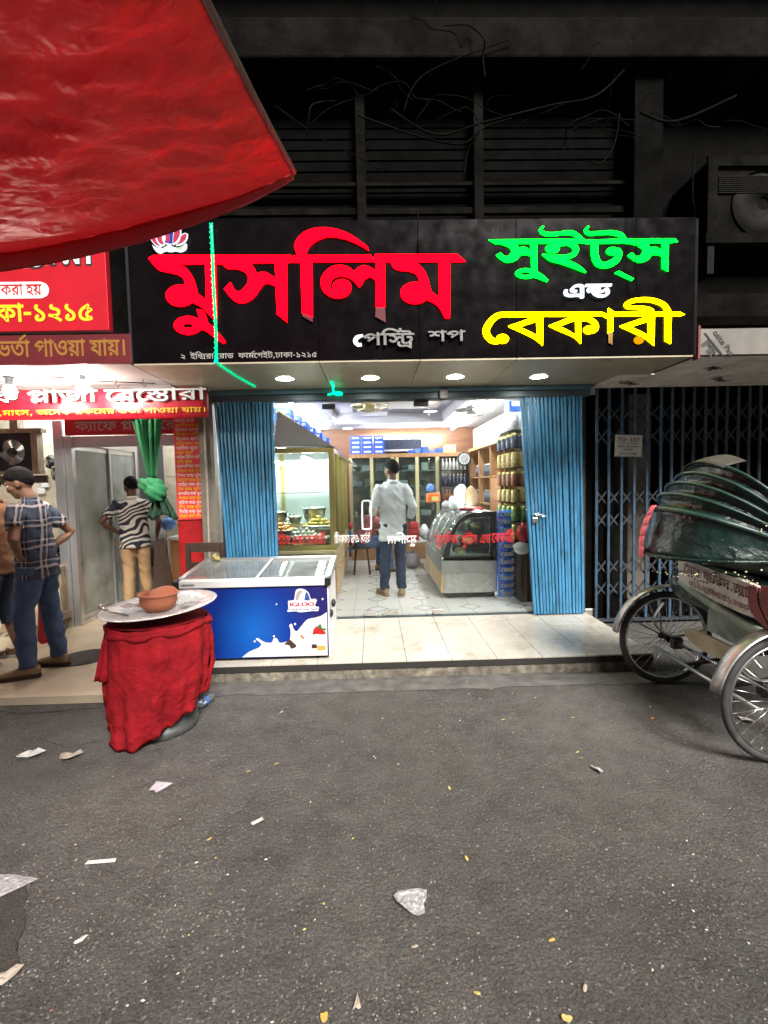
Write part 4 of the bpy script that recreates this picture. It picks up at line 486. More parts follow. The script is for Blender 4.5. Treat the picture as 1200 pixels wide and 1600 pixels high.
emat('led_red', (1, .0002, .0024), 5); emat('led_green', (0.0002, 1, .010), 5); emat('led_yellow', (1, .72, .0), 4.5); emat('led_white', (.8, .9, 1), .7); emat('led_orange', (1, .45, .002), .32)
mat('acrylic_red', (.10, .008, .012), .35); mat('acrylic_grey', (.17, .165, .16), .5, var=.4, vs=30); mat('acrylic_amber', (.25, .13, .01), .4, var=.6, vs=25)
emat('led_rope', (.0, .8, .32), 1.2)
mat('rope_skin', (.0, .25, .1), .2, spec=.6, emit=(0, .8, .3), es=.25)
emat('lotus_pink', (1, .10, .2), .24); emat('lotus_blue', (.04, .12, .8), .22); emat('lotus_edge', (.9, .95, 1), .42); emat('lotus_green', (.75, 1, .6), .3)
mat('blue_gate', (.055, .215, .38), .42, var=.2, vs=7, dirt=(.030, .085, .13), ds=4, dt=.5, stretch=(3, 3, .7), rv=.12, spec=.45, bump=.001, bs=40)
mat('blue_gate_edge', (.045, .15, .26), .5, var=.3, vs=14)
mat('gate_grime_shade', (.03, .028, .025), .8, var=.4, vs=20)
mat('gate_dark', (.04, .08, .125), .55, var=.35, vs=14, dirt=(.03, .03, .03), ds=9, dt=.52, metal=.2)
mat('gate_dull', (.024, .031, .04), .65, var=.4, vs=14, dirt=(.04, .03, .022), ds=9, dt=.55)
mat('lintel', (.06, .085, .095), .4, metal=.5, var=.2, vs=8)
mat('lintel_blue', (.08, .16, .20), .45, metal=.3)
mat('acp_soffit_lit', (.74, .70, .62), .55, var=.2, vs=6, dirt=(.25, .2, .15), ds=2.2, dt=.55); mat('acp_sheet_dim', (.16, .148, .13), .55, var=.2, vs=6, dirt=(.10, .075, .055), ds=2.2, dt=.55)  # one panel: soffit lightened, fascia darkened, standing in for light on each
mat('print_black', (.015, .014, .013), .6); mat('print_red', (.5, .015, .02), .45); mat('print_white', (.8, .78, .76), .5); mat('print_grey', (.32, .3, .28), .55)
mat('print_yellow', (.85, .55, .02), .45); mat('print_gold', (.26, .12, .02), .5)
mat('board_red', (.42, .008, .018), .38, var=.08, vs=5, spec=.5); mat('board_maroon', (.10, .007, .010), .5, var=.15, vs=6)
mat('banner_red', (.48, .012, .028), .33, var=.07, vs=4, rv=.08)
mat('pillar_red', (.36, .012, .014), .4, var=.22, vs=6, dirt=(.14, .008, .008), ds=5, rv=.1)
mat('menu_red', (.80, .06, .055), .4)
mat('wall_tile', (.60, .53, .40), .3, var=.06, vs=3, dirt=(.42, .35, .24), ds=2.3, dt=.56, rv=.12)
mat('wall_grey', (.17, .15, .12), .7, var=.2, vs=8, dirt=(.08, .07, .055), ds=4, bump=.003, bs=40)
mat('alu', (.62, .62, .62), .34, metal=.85, var=.06, vs=8); mat('steel', (.55, .55, .53), .28, metal=.95, var=.06, vs=5, rv=.08); mat('steel_dull', (.42, .42, .40), .4, metal=.8, var=.15, vs=6)
mat('chrome', (.55, .54, .52), .26, metal=1, var=.25, vs=14, rv=.12, dirt=(.20, .17, .14), ds=8, dt=.56)
mat('gold', (.60, .47, .17), .3, metal=.75, var=.08, vs=8); mat('gold_pale', (.70, .60, .34), .35, metal=.55)
mat('wood', (.36, .19, .085), .45, var=.25, vs=7, stretch=(6, 6, .8), rv=.1); mat('wood_pale', (.58, .40, .22), .45, var=.15, vs=6, stretch=(7, 7, .8))
mat('wood_dark', (.06, .035, .025), .5, var=.3, vs=8, stretch=(6, 6, .9)); mat('wood_old', (.24, .18, .12), .8, var=.4, vs=9, stretch=(8, 8, 1), dirt=(.09, .065, .045), ds=4)
mat('wood_wall', (.20, .085, .04), .5, var=.2, vs=4, stretch=(1, 1, 5)); mat('laminate', (.40, .19, .09), .4, var=.1, vs=5)
mat('white_wall', (.70, .69, .69), .6); mat('shop_ceil', (.40, .385, .42), .6); mat('ceil_white', (.78, .76, .78), .6, var=.03, vs=3); mat('ceil_red_bounce', (.42, .36, .35), .5, var=.12, vs=3, dirt=(.3, .2, .19), ds=2); mat('ceil_lilac', (.36, .33, .40), .6)  # tint of the eating house soffit holds red reflected from the boards
mat('white_plastic', (.75, .75, .74), .35, var=.04, vs=6); mat('grey_plastic', (.3, .3, .3), .45); mat('black_plastic', (.015, .015, .017), .35); mat('rubber', (.035, .035, .035), .75, var=.3, vs=20, dirt=(.11, .10, .09), ds=7, dt=.55)
glass('pane', (.96, .985, .98), .75); glass('case_glass', (.90, .97, .95), .9); glass('curved_glass', (.93, .96, .95), 1.6, .05, .12, (.75, .75, .72)); glass('fridge_glass', (.82, .93, .93), 1.2)
glass('frost', (.75, .78, .75), .8, .12, .62, (.42, .44, .40)); glass('film', (.9, .9, .92), 1.3, .18, .35, (.7, .7, .72)); glass('bottle', (.88, .93, .98), 1.3, .02, .10)
glass('freezer_lid', (.85, .92, .92), 1.5, .02, .16, (.72, .76, .76)); glass('rick_glass', (.5, .5, .5), 1, .1)
emat('tube_lit', (.95, .98, 1), 60); emat('down_lit', (1, .95, .85), 34); emat('bulb_lit', (1, .94, .84), 120); emat('case_lit', (.93, 1, .95), 42); emat('fridge_lit', (.9, 1, 1), 14); emat('down_in', (1, .98, .95), 9)
m = bpy.data.materials.new('shop_tile'); m.use_nodes = True; MT['shop_tile'] = m; nt = m.node_tree; b = nt.nodes['Principled BSDF']; L = nt.links.new     # pale tile with a drawn diamond at its middle
tc = _n(nt, 'ShaderNodeTexCoord'); sp = _n(nt, 'ShaderNodeSeparateXYZ'); L(tc.outputs['Object'], sp.inputs[0])
def mth(op, a, b_=0):
    x = _n(nt, 'ShaderNodeMath', operation=op)
    for i, q in ((0, a), (1, b_)):
        if hasattr(q, 'is_output'): L(q, x.inputs[i])
        else: x.inputs[i].default_value = q
    return x.outputs[0]
d = mth('ADD', mth('ABSOLUTE', sp.outputs[0]), mth('ABSOLUTE', mth('MULTIPLY', sp.outputs[1], 1.0)))
ring = mth('LESS_THAN', mth('ABSOLUTE', mth('SUBTRACT', d, .115)), .009)
arm = mth('MULTIPLY', mth('LESS_THAN', mth('MINIMUM', mth('ABSOLUTE', sp.outputs[0]), mth('ABSOLUTE', sp.outputs[1])), .0035), mth('GREATER_THAN', d, .115))
mk = mth('MINIMUM', mth('ADD', ring, mth('MULTIPLY', arm, .55)), 1)
mx = _n(nt, 'ShaderNodeMix', data_type='RGBA'); L(mk, mx.inputs[0]); mx.inputs[6].default_value = (.80, .78, .73, 1); mx.inputs[7].default_value = (.16, .14, .11, 1); L(mx.outputs[2], b.inputs[0]); b.inputs['Roughness'].default_value = .16
# cloths
mat('cloth_red', (.27, .007, .012), .85, var=.25, vs=7, dirt=(.17, .005, .009), ds=5, dt=.5, spec=.2, crum=.007, cs=14)
mat('curtain_green', (.014, .15, .05), .8, var=.35, vs=3, stretch=(9, 9, .6), bump=.003, bs=60); mat('curtain_dark', (.012, .045, .022), .85, var=.5, vs=40, dirt=(.09, .12, .085), ds=22, dt=.58)
m = mat('tarp', (.50, .011, .017), .58, var=.2, vs=2.5, dirt=(.15, .04, .025), ds=1.5, dt=.50, spec=.4, rv=.12, crum=.03, cs=4.5)
nt = m.node_tree; b = nt.nodes['Principled BSDF']; L = nt.links.new; tl = _n(nt, 'ShaderNodeBsdfTranslucent'); tl.inputs[0].default_value = (.30, .006, .008, 1)
ms = _n(nt, 'ShaderNodeMixShader'); ms.inputs[0].default_value = .3; L(b.outputs[0], ms.inputs[1]); L(tl.outputs[0], ms.inputs[2]); L(ms.outputs[0], nt.nodes['Material Output'].inputs[0])
mat('tarp_hem', (.42, .012, .02), .5, var=.15, vs=6); mat('tarp_piping', (.05, .03, .06), .6)
mat('galvanised', (.13, .14, .135), .5, metal=.6, var=.25, vs=12, dirt=(.10, .11, .10), ds=5); mat('enamel', (.70, .72, .72), .25, metal=.35, var=.05, vs=5, rv=.1)
mat('clay', (.40, .13, .065), .65, var=.2, vs=7, dirt=(.24, .075, .04), ds=4); mat('paper', (.46, .45, .43), .85, var=.12, vs=18); mat('paper_lilac', (.40, .37, .41), .8, var=.15, vs=14); mat('paper_tan', (.34, .295, .24), .85, var=.15, vs=18)
mat('foil', (.40, .40, .41), .35, metal=.4, var=.25, vs=25, crum=.006, cs=60); mat('leaf_yellow', (.44, .37, .12), .6)
# freezer
m = bpy.data.materials.new('freezer_blue'); m.use_nodes = True; MT['freezer_blue'] = m; nt = m.node_tree; b = nt.nodes['Principled BSDF']; L = nt.links.new
tc = _n(nt, 'ShaderNodeTexCoord'); gr = _n(nt, 'ShaderNodeTexGradient', gradient_type='SPHERICAL'); mp = _n(nt, 'ShaderNodeMapping'); mp.inputs['Location'].default_value = (.04, .0, -.26*1.5); mp.inputs['Scale'].default_value = (1.9, 0, 1.5)
L(tc.outputs['Object'], mp.inputs[0]); L(mp.outputs[0], gr.inputs[0]); rp = _n(nt, 'ShaderNodeValToRGB'); rp.color_ramp.elements[0].color = (.016, .015, .115, 1); rp.color_ramp.elements[1].color = (.008, .11, .46, 1); rp.color_ramp.elements.new(.4).color = (.005, .028, .22, 1)
L(gr.outputs[0], rp.inputs[0]); L(rp.outputs[0], b.inputs[0]); b.inputs['Roughness'].default_value = .22
mat('milk', (.66, .62, .60), .35, var=.04, vs=5); mat('berry', (.42, .02, .02), .35, var=.3, vs=60); mat('leaf', (.05, .16, .04), .5, var=.3, vs=30); mat('choc', (.05, .025, .018), .4); mat('almond', (.42, .22, .10), .5); mat('mango', (.5, .32, .07), .4)
mat('logo_white', (.72, .71, .70), .4); mat('logo_red', (.42, .02, .07), .4); mat('logo_blue', (.03, .07, .28), .4)
# people
mat('skin', (.25, .125, .075), .5, var=.08, vs=20, spec=.35); mat('skin_dark', (.13, .065, .042), .5, var=.08, vs=20, spec=.35); mat('hair', (.010, .009, .009), .85, spec=.15, var=.4, vs=60, stretch=(1, 1, .3)); mat('eye', (.7, .68, .65), .3)
mat('denim', (.075, .125, .235), .85, var=.25, vs=9, dirt=(.06, .10, .19), ds=5, dt=.55, bump=.0015, bs=200); mat('denim_dark', (.022, .034, .065), .85, var=.25, vs=9, dirt=(.045, .075, .13), ds=4, dt=.52, bump=.0015, bs=200)
mat('chino', (.42, .27, .135), .8, var=.12, vs=8, bump=.002, bs=45); mat('shirt_white', (.78, .82, .83), .8, var=.05, vs=12, bump=.005, bs=16); mat('shirt_brown', (.16, .065, .03), .8, var=.15, vs=10, bump=.004, bs=14); mat('shirt_pink', (.36, .09, .10), .8, var=.25, vs=14)
mat('shoe_tan', (.30, .20, .115), .7, var=.2, vs=20); mat('shoe_sole', (.05, .032, .022), .8); mat('slipper', (.5, .5, .5), .6)
def plaid():
    m = bpy.data.materials.new('plaid'); m.use_nodes = True; MT['plaid'] = m; nt = m.node_tree; b = nt.nodes['Principled BSDF']; L = nt.links.new
    tc = _n(nt, 'ShaderNodeTexCoord'); no = _n(nt, 'ShaderNodeTexNoise'); no.inputs['Scale'].default_value = 6; L(tc.outputs['Object'], no.inputs['Vector'])
    va = _n(nt, 'ShaderNodeVectorMath', operation='MULTIPLY_ADD'); L(no.outputs['Color'], va.inputs[0]); va.inputs[1].default_value = (.05, .05, .05); L(tc.outputs['Object'], va.inputs[2])
    sp = _n(nt, 'ShaderNodeSeparateXYZ'); L(va.outputs[0], sp.inputs[0])
    def band(src, per, lo, hi, off=0):
        a = _n(nt, 'ShaderNodeMath', operation='ADD'); L(src, a.inputs[0]); a.inputs[1].default_value = off+10*per
        q = _n(nt, 'ShaderNodeMath', operation='MODULO'); L(a.outputs[0], q.inputs[0]); q.inputs[1].default_value = per
        x = _n(nt, 'ShaderNodeMath', operation='GREATER_THAN'); L(q.outputs[0], x.inputs[0]); x.inputs[1].default_value = lo*per
        y = _n(nt, 'ShaderNodeMath', operation='LESS_THAN'); L(q.outputs[0], y.inputs[0]); y.inputs[1].default_value = hi*per
        z = _n(nt, 'ShaderNodeMath', operation='MULTIPLY'); L(x.outputs[0], z.inputs[0]); L(y.outputs[0], z.inputs[1]); return z.outputs[0]
    dg = _n(nt, 'ShaderNodeMath', operation='MULTIPLY_ADD'); L(sp.outputs[1], dg.inputs[0]); dg.inputs[1].default_value = .55; L(sp.outputs[0], dg.inputs[2])
    col = (.014, .02, .04, 1); last = None
    for src, per, lo, hi, c, f in ((dg.outputs[0], .15, .0, .42, (.07, .09, .14, 1), .6), (sp.outputs[2], .165, .0, .36, (.075, .095, .14, 1), .55), (dg.outputs[0], .15, .58, .70, (.60, .52, .50, 1), .6), (sp.outputs[2], .165, .5, .62, (.62, .52, .50, 1), .6), (dg.outputs[0], .15, .84, .9, (.6, .55, .53, 1), .5), (sp.outputs[2], .165, .8, .86, (.6, .55, .53, 1), .45)):
        k = _n(nt, 'ShaderNodeMath', operation='MULTIPLY'); L(band(src, per, lo, hi), k.inputs[0]); k.inputs[1].default_value = f
        x = _n(nt, 'ShaderNodeMix', data_type='RGBA'); L(k.outputs[0], x.inputs[0])
        if last: L(last, x.inputs[6])
        else: x.inputs[6].default_value = col
        x.inputs[7].default_value = c; last = x.outputs[2]
    L(last, b.inputs[0]); b.inputs['Roughness'].default_value = .85
def zebra():
    m = bpy.data.materials.new('zebra'); m.use_nodes = True; MT['zebra'] = m; nt = m.node_tree; b = nt.nodes['Principled BSDF']; L = nt.links.new
    tc = _n(nt, 'ShaderNodeTexCoord'); mp = _n(nt, 'ShaderNodeMapping'); mp.inputs['Rotation'].default_value = (0, .5, .3); L(tc.outputs['Object'], mp.inputs[0])
    w = _n(nt, 'ShaderNodeTexWave', bands_direction='Z'); w.inputs['Scale'].default_value = 4.6; w.inputs['Distortion'].default_value = 15; w.inputs['Detail'].default_value = .5; w.inputs['Detail Scale'].default_value = 1.0; L(mp.outputs[0], w.inputs[0])
    r = _n(nt, 'ShaderNodeValToRGB'); r.color_ramp.elements[0].position = .5; r.color_ramp.elements[1].position = .56; r.color_ramp.elements[0].color = (.016, .019, .035, 1); r.color_ramp.elements[1].color = (.66, .63, .56, 1)
    L(w.outputs[0], r.inputs[0]); L(r.outputs[0], b.inputs[0]); b.inputs['Roughness'].default_value = .75
plaid(); zebra()
# goods
mat('box_blue', (.03, .11, .62), .4, var=.15, vs=25); mat('box_white', (.70, .68, .62), .5, var=.08, vs=15); mat('box_cream', (.66, .56, .26), .5, var=.15, vs=20); mat('box_yellow', (.75, .6, .2), .45); mat('box_brown', (.40, .26, .14), .7, var=.15, vs=10); mat('kraft', (.50, .33, .19), .75, var=.2, vs=12)
mat('bag_orange', (.80, .16, .03), .4, var=.15, vs=12); mat('bag_white', (.7, .7, .7), .5, var=.1, vs=15); mat('bag_red', (.45, .03, .03), .4, var=.3, vs=18); mat('bag_blue', (.10, .22, .55), .4, var=.2, vs=14); mat('pack_blue', (.03, .20, .80), .35, var=.25, vs=18)
mat('jar_gold', (.50, .35, .13), .35, var=.35, vs=30); mat('jar_red', (.30, .11, .05), .4, var=.3, vs=30); mat('jar_green', (.16, .26, .07), .4, var=.4, vs=24); mat('jar_dark', (.06, .065, .10), .3, var=.5, vs=40); mat('jar_clear', (.42, .42, .42), .3, var=.2, vs=30)
mat('sweet_orange', (.72, .30, .06), .4, var=.3, vs=30); mat('sweet_yellow', (.75, .55, .10), .4, var=.2, vs=30); mat('sweet_white', (.75, .72, .58), .45, var=.1, vs=30); mat('sweet_brown', (.10, .04, .025), .35)
mat('rick_green', (.006, .019, .016), .36, var=.4, vs=8, dirt=(.022, .036, .03), ds=5, dt=.52, rv=.15, spec=.45, crum=.012, cs=7); mat('rick_rib', (.018, .052, .042), .4, var=.4, vs=20, dirt=(.03, .05, .04), ds=12); mat('rick_grey', (.03, .042, .04), .5, var=.4, vs=6)
mat('mudguard_steel', (.42, .41, .39), .42, metal=.8, var=.3, vs=9, dirt=(.12, .10, .08), ds=7, dt=.5, rv=.12); mat('rick_flap', (.045, .038, .032), .7, var=.3, vs=9); mat('rick_panel', (.55, .50, .43), .6, var=.22, vs=14, dirt=(.20, .12, .08), ds=5, dt=.55); mat('rick_mint', (.22, .27, .21), .6, var=.25, vs=7, dirt=(.06, .11, .085), ds=6, dt=.52); mat('rick_script', (.13, .035, .025), .6); mat('rick_red', (.17, .03, .028), .6, var=.25, vs=12, dirt=(.35, .28, .22), ds=8, dt=.6)
mat('tape_pink', (.72, .10, .13), .5, var=.2, vs=9); mat('tinsel', (.5, .46, .28), .35, metal=.3, var=.5, vs=60); mat('tan_paint', (.33, .30, .19), .6, var=.25, vs=6, dirt=(.15, .12, .08), ds=4)
# ================================================================ the ground
def sheet(name, x0, x1, y0, y1, z, m, org=None, kind='structure'):
    mb = MB(); mb.add([(x0, y0, z), (x1, y0, z), (x1, y1, z), (x0, y1, z)], [(0, 1, 2, 3)]); o = obj(name, mb, m, org=(0, 0, z) if org is None else org); o['kind'] = kind; return o
road = sheet('road', -60, 60, -60, 60, 0, 'asphalt')
def blob_sheet(name, pts, z, m, parent=None, kind=None):
    mb = MB(); mb.poly(pts, [], (Vector((0, 0, z)), Vector((1, 0, 0)), Vector((0, 1, 0)), Vector((0, 0, 1))), 0, 0, sides=False)
    o = obj(name, mb, m, parent, org=None if parent else (0, 0, z))
    if kind: o['kind'] = kind
    return o
# smoother cement apron along the step
ed = [(-1.75, 3.705)] + [(-1.75+i*.1, 3.46+.05*nz((i*.37, 1, 0))+.02*nz((i*1.9, 4, 0))) for i in range(41)] + [(2.25, 3.705)]
blob_sheet('gutter_apron', ed, .004, 'gutter', kind='structure')
pp = [atz(x, y, 0) for x, y in ((-60, 1392), (18, 1378), (42, 1392), (38, 1420), (40, 1448), (24, 1480), (30, 1505), (8, 1532), (-10, 1560), (-60, 1580))]
blob_sheet('asphalt_patch', smooth([(p.x, p.y) for p in pp], 4), .006, 'asphalt_patch', kind='structure')
def crack(px, w):
    P = [atz(x, y, 0) for x, y in px]; Q = []
    for a, b_ in zip(P, P[1:]):
        n = max(int((b_-a).length/.02), 1)
        for i in range(n): Q.append(a.lerp(b_, i/n)+Vector((nz((a.x+i, a.y, 0), 3)*.012, nz((a.y, i*.7, 3), 2)*.012, 0)))
    Q.append(P[-1]); L_ = [(q.x, q.y-w*(.4+abs(nz((i*.31, 2, 1))))) for i, q in enumerate(Q)]; R_ = [(q.x, q.y+w*(.3+abs(nz((i*.23, 5, 1))))) for i, q in enumerate(Q)]
    blob_sheet('crack', L_+R_[::-1], .0045, 'crack', road)
crack([(0, 1112), (30, 1116), (70, 1114), (110, 1110), (160, 1106)], .007); crack([(60, 1156), (105, 1168), (150, 1160)], .004); crack([(40, 1452), (25, 1484), (30, 1508), (6, 1536)], .006)
crack([(42, 1392), (38, 1420), (40, 1448)], .005); crack([(0, 1300), (30, 1250), (70, 1200)], .0025); crack([(345, 1290), (385, 1262), (400, 1240), (425, 1210), (420, 1160)], .003)
# grit worked loose from the surface
mb = MB()
for i in range(20000):
    u = random.random(); y = 1.15+2.45*u**1.15; x = random.uniform(-.95*y-.1, .95*y+.1)
    dens = .55+1.1*nz((x, y, 0), 1.3)+.45*math.exp(-((x+1.2)**2+(y-1.8)**2)/.5)
    if random.random() > dens: continue
    r = random.uniform(.0018, .0048)*(1.5 if random.random() < .1 else 1); a = random.random()*6.28; ca, sa = math.cos(a)*r, math.sin(a)*r; e_ = random.uniform(.5, 1)
    mb.add([(x+ca, y+sa, .001), (x-sa*e_, y+ca*e_, .001), (x-ca, y-sa, .001), (x+sa*e_, y-ca*e_, .001), (x+ca*.2, y+sa*.2, .001+r*.6)], [(0, 1, 4), (1, 2, 4), (2, 3, 4), (3, 0, 4)])
tag(obj('gravel', mb, 'grit', org=(0, 0, 0)), 'loose grit scattered over the dark asphalt road', 'gravel', kind='stuff')
mb = MB()
for i in range(170):
    y = 1.2+2.4*random.random()**.9; x = random.uniform(-.9*y, .95*y)
    if nz((x, y, 7), 1.1) < -.12: continue
    r = random.uniform(.002, .0052); a = random.random()*6.28; ca, sa = math.cos(a)*r*1.6, math.sin(a)*r*1.6; k = .55
    mb.add([(x+ca, y+sa, .004), (x-sa*k, y+ca*k, .004), (x-ca, y-sa, .004), (x+sa*k, y-ca*k, .004), (x, y, .004+r*.6)], [(0, 1, 4), (1, 2, 4), (2, 3, 4), (3, 0, 4)])
tag(obj('crumbs', mb, 'crumb', org=(0, 0, 0)), 'yellow and white food crumbs and petals dropped on the road', 'crumbs', kind='stuff')
# ---------------------------------------------------------------- the shop's step
porch = thing('porch', 'cream tiled step with a worn dark edge before the lit shop', 'step', (.23, 3.71, 0)); porch['kind'] = 'structure'
B('step_core', -1.76, 2.235, 3.72, 4.93, 0, .128, 'grout', porch)
B('worn_riser', -1.76, 2.235, 3.708, 3.719, .0, .078, 'step_edge', porch)
B('dark_nosing', -1.76, 2.235, 3.700, 3.7195, .0785, .1275, 'step_dark', porch)
xs = [-1.758, -1.56, -1.20, -.84, -.48, -.118, .236, .60, .963, 1.33, 1.69, 2.05, 2.238]; ys = [3.698, 4.10, 4.51, 4.925]
for i in range(len(xs)-1):
    for j in range(3):
        B('tile', xs[i]+.0018, xs[i+1]-.0018, ys[j]+.0018, ys[j+1]-.0018, .1282, .1405+.0008*random.random(), 'porch_tile', porch, bevel=.0012)
B('threshold_strip', -1.6, 2.235, 4.927, 4.965, .10, .153, 'lintel', porch)
# ---------------------------------------------------------------- the eating house floor
sf = B('restaurant_floor', -7, -1.765, 3.42, 9.2, -.02, .058, 'slab'); sf['kind'] = 'structure'
dc = MB().lathe([(.001, .0), (.20, .0), (.215, -.004), (.215, -.02)], atz(132, 1026, .0665), 36); 
tag(obj('drain_cover', dc, 'gate_grime_shade'), 'dark round drain cover let into the pale floor behind the drum', 'drain cover')
# ---------------------------------------------------------------- the shop floor
fl = thing('shop_floor', 'pale shop floor tiles drawn with diamonds', 'floor', (.3, 7, .14)); fl['kind'] = 'structure'
B('floor_bed', -1.8, 2.35, 4.97, 9.1, .05, .151, 'grout', fl)
t0 = None
for i in range(8):
    for j in range(9):
        x0 = -1.8+i*.52; y0 = 4.97+j*.46
        if t0 is None:
            mb = MB().box(-.2585, .2585, -.2285, .2285, -.009, .004); t0 = bpy.data.objects.new('tile', mesh_of('tile', mb, 'shop_tile')); COL.objects.link(t0); t0.parent = fl; o = t0
        else: o = t0.copy(); COL.objects.link(o)
        o.location = (x0+.26-.3, y0+.23-7, .02)
# ================================================================ the dark building above the shops
bd = thing('shop_building', 'dark building rising above the lit shop signs', 'building', (.3, 5, 0))
ZC = 2.62
B('upper_wall', -7, 7, 5.06, 5.3, ZC+.04, 9.5, 'unlit_wall', bd)
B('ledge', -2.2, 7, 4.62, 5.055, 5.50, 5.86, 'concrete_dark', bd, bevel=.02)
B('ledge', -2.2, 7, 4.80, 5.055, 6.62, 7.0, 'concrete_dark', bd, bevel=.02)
for px in (565, 748): 
    p = at(px, 300, 4.86); B('post', p.x-.045, p.x+.045, 4.84, 4.92, 3.55, 5.497, 'concrete_dark', bd)
for i in range(17):
    z = 3.68+i*.105; B('slat', -1.9, 2.55, 5.0, 5.05, z, z+.085, 'unlit_wall', bd)
for z, w in ((4.53, .035), (4.27, .06), (3.66, .05)): B('rail', -1.9, 2.95, 4.88, 4.93, z-w/2, z+w/2, 'concrete_dark', bd)
B('pier', 2.62, 2.9, 4.75, 5.055, 2.75, 5.497, 'unlit_wall', bd); B('pier', -2.3, -1.95, 4.7, 5.055, 3.4, 5.497, 'unlit_wall', bd)
B('beam', 2.9, 7, 4.55, 5.055, 3.22, 3.45, 'unlit_wall', bd); B('beam', 2.9, 7, 4.3, 4.55, 3.0, 3.2, 'concrete_dark', bd)
# the room behind the glass
B('side_wall', -1.95, -1.8, 5.06, 9.1, 0, ZC, 'white_wall', bd); B('side_wall', 2.36, 2.5, 5.06, 9.1, 0, ZC, 'white_wall', bd)
B('back_wall', -1.95, 2.5, 9.1, 9.25, 0, ZC+.4, 'wood_wall', bd)
B('shop_ceiling', -1.8, 2.36, 4.97, 9.1, ZC+.16, ZC+.3, 'ceil_lilac', bd)
for a in ((-1.8, -.62, 4.97, 9.1), (1.22, 2.36, 4.97, 9.1), (-.618, 1.218, 4.97, 5.45), (-.618, 1.218, 8.2, 9.1)): B('ceiling_border', *a, ZC-.02, ZC+.159, 'shop_ceil', bd)
B('ceiling_band', -.45, 1.05, 5.75, 6.1, ZC+.08, ZC+.155, 'wood', bd); B('ceiling_band', -.1, 1.0, 6.7, 7.35, ZC+.08, ZC+.155, 'wood_dark', bd)
B('ceiling_band', -.3, .25, 7.5, 7.9, ZC+.06, ZC+.155, 'ceil_lilac', bd)
B('wall_pier', -1.752, -1.605, 4.86, 4.965, 0, ZC, 'wall_grey', bd); B('wall_pier', 2.24, 2.56, 4.985, 5.055, 0, ZC, 'unlit_wall', bd)
B('lintel', -1.6, 2.24, 4.83, 4.965, 2.405, 2.47, 'lintel', bd, bevel=.006); B('lintel', -1.6, 2.24, 4.80, 4.965, 2.4705, 2.517, 'lintel_blue', bd, bevel=.006)
B('header', -1.8, 2.36, 4.966, 5.055, 2.44, ZC+.039, 'white_wall', bd)
# recess behind the closed gate
B('recess_wall', 2.34, 6.5, 6.2, 6.35, 0, 3, 'unlit_wall', bd); B('recess_wall', 3.05, 3.32, 5.6, 6.19, 0, 2.9, 'wall_grey', bd); B('recess_ceiling', 2.34, 6.5, 5.06, 6.2, 2.55, 2.7, 'unlit_wall', bd); B('recess_wall', 6.35, 6.5, 5, 6.2, 0, 3, 'unlit_wall', bd)
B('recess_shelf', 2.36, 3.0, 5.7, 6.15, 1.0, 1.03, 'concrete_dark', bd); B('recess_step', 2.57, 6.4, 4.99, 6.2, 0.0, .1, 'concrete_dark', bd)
# ---------------------------------------------------------------- fascia sign
SY = 3.80
sg = thing('fascia_sign', 'long black shop sign with glowing red, green and yellow letters', 'sign', (.37, SY, 2.52))
sx = [-1.85, at(497, 500, SY).x, at(655, 500, SY).x, at(807, 480, SY).x, 2.592]
for i in range(4):
    B('panel', sx[i]+.0012, sx[i+1]-.0012, SY, SY+.03, 2.532, 3.60, 'sign_black', sg, bevel=.002)
    B('soffit_panel', sx[i]+.0025, sx[i+1]-.0025, SY+.003, 4.86, 2.5185, 2.5315, 'soffit', sg, bevel=.001)
B('frame', -1.84, 2.58, SY+.031, SY+.07, 2.54, 3.59, 'black_metal', sg); B('side_cap', -1.872, -1.851, SY+.002, 4.84, 2.525, 3.59, 'black_metal', sg); B('side_cap', 2.5925, 2.615, SY+.002, 4.84, 2.53, 3.59, 'metal_dark', sg)
B('top_cap', -1.85, 2.59, SY+.071, 4.84, 3.57, 3.588, 'metal_dark', sg)
def crop(ox, oy, s):
    def f(x, y):
        p = at(ox+x/s, oy+y/s, SY-.03); return (p.x, p.z)
    return f
cA, cB, cC = crop(200, 330, 4), crop(450, 330, 4), crop(740, 330, 1200/350)
sfr = FRONT((0, SY, 0))
def letter(f, items, m, name='letter', dep=.010, front=.013, parent=None):
    mb = MB()
    for k, it in enumerate(items):
        t = it[0]; mb.k = 0
        if t == 'P': o, h = smooth(it[1]), [smooth(q) for q in it[2:]]
        elif t == 'S': o, h = stroke(it[1]), []
        elif t == 'U': o, h = [tuple(p[:2]) for p in it[1]], []; mb.k = 1
        else: o, h = oval(*it[1]), [oval(*q) for q in it[2:]]
        mb.poly([f(*p) for p in o], [[f(*p) for p in q] for q in h], sfr, front+.0015*(k % 6), dep)
    return obj(name, mb, m, parent or sg)
R_ = ['led_red', 'acrylic_red']
letter(cA, [('P', [(120, 286, 1), (150, 268, 1), (578, 267, 1), (578, 322, 1), (170, 325, 1)]),
    ('P', [(120, 286, 1), (150, 325), (190, 362), (250, 375), (310, 392), (345, 425), (352, 470), (330, 510, 1), (400, 556, 1), (425, 505), (418, 462), (400, 410), (360, 352), (300, 318, 1)]),
    ('E', (320, 522, 90, 68)), ('P', [(392, 470, 1), (425, 502), (487, 556, 1), (550, 640, 1), (551, 692, 1), (500, 640), (450, 592), (392, 562, 1)]), ('P', [(478, 300, 1), (546, 300, 1), (552, 691, 1), (487, 600, 1)])], R_)
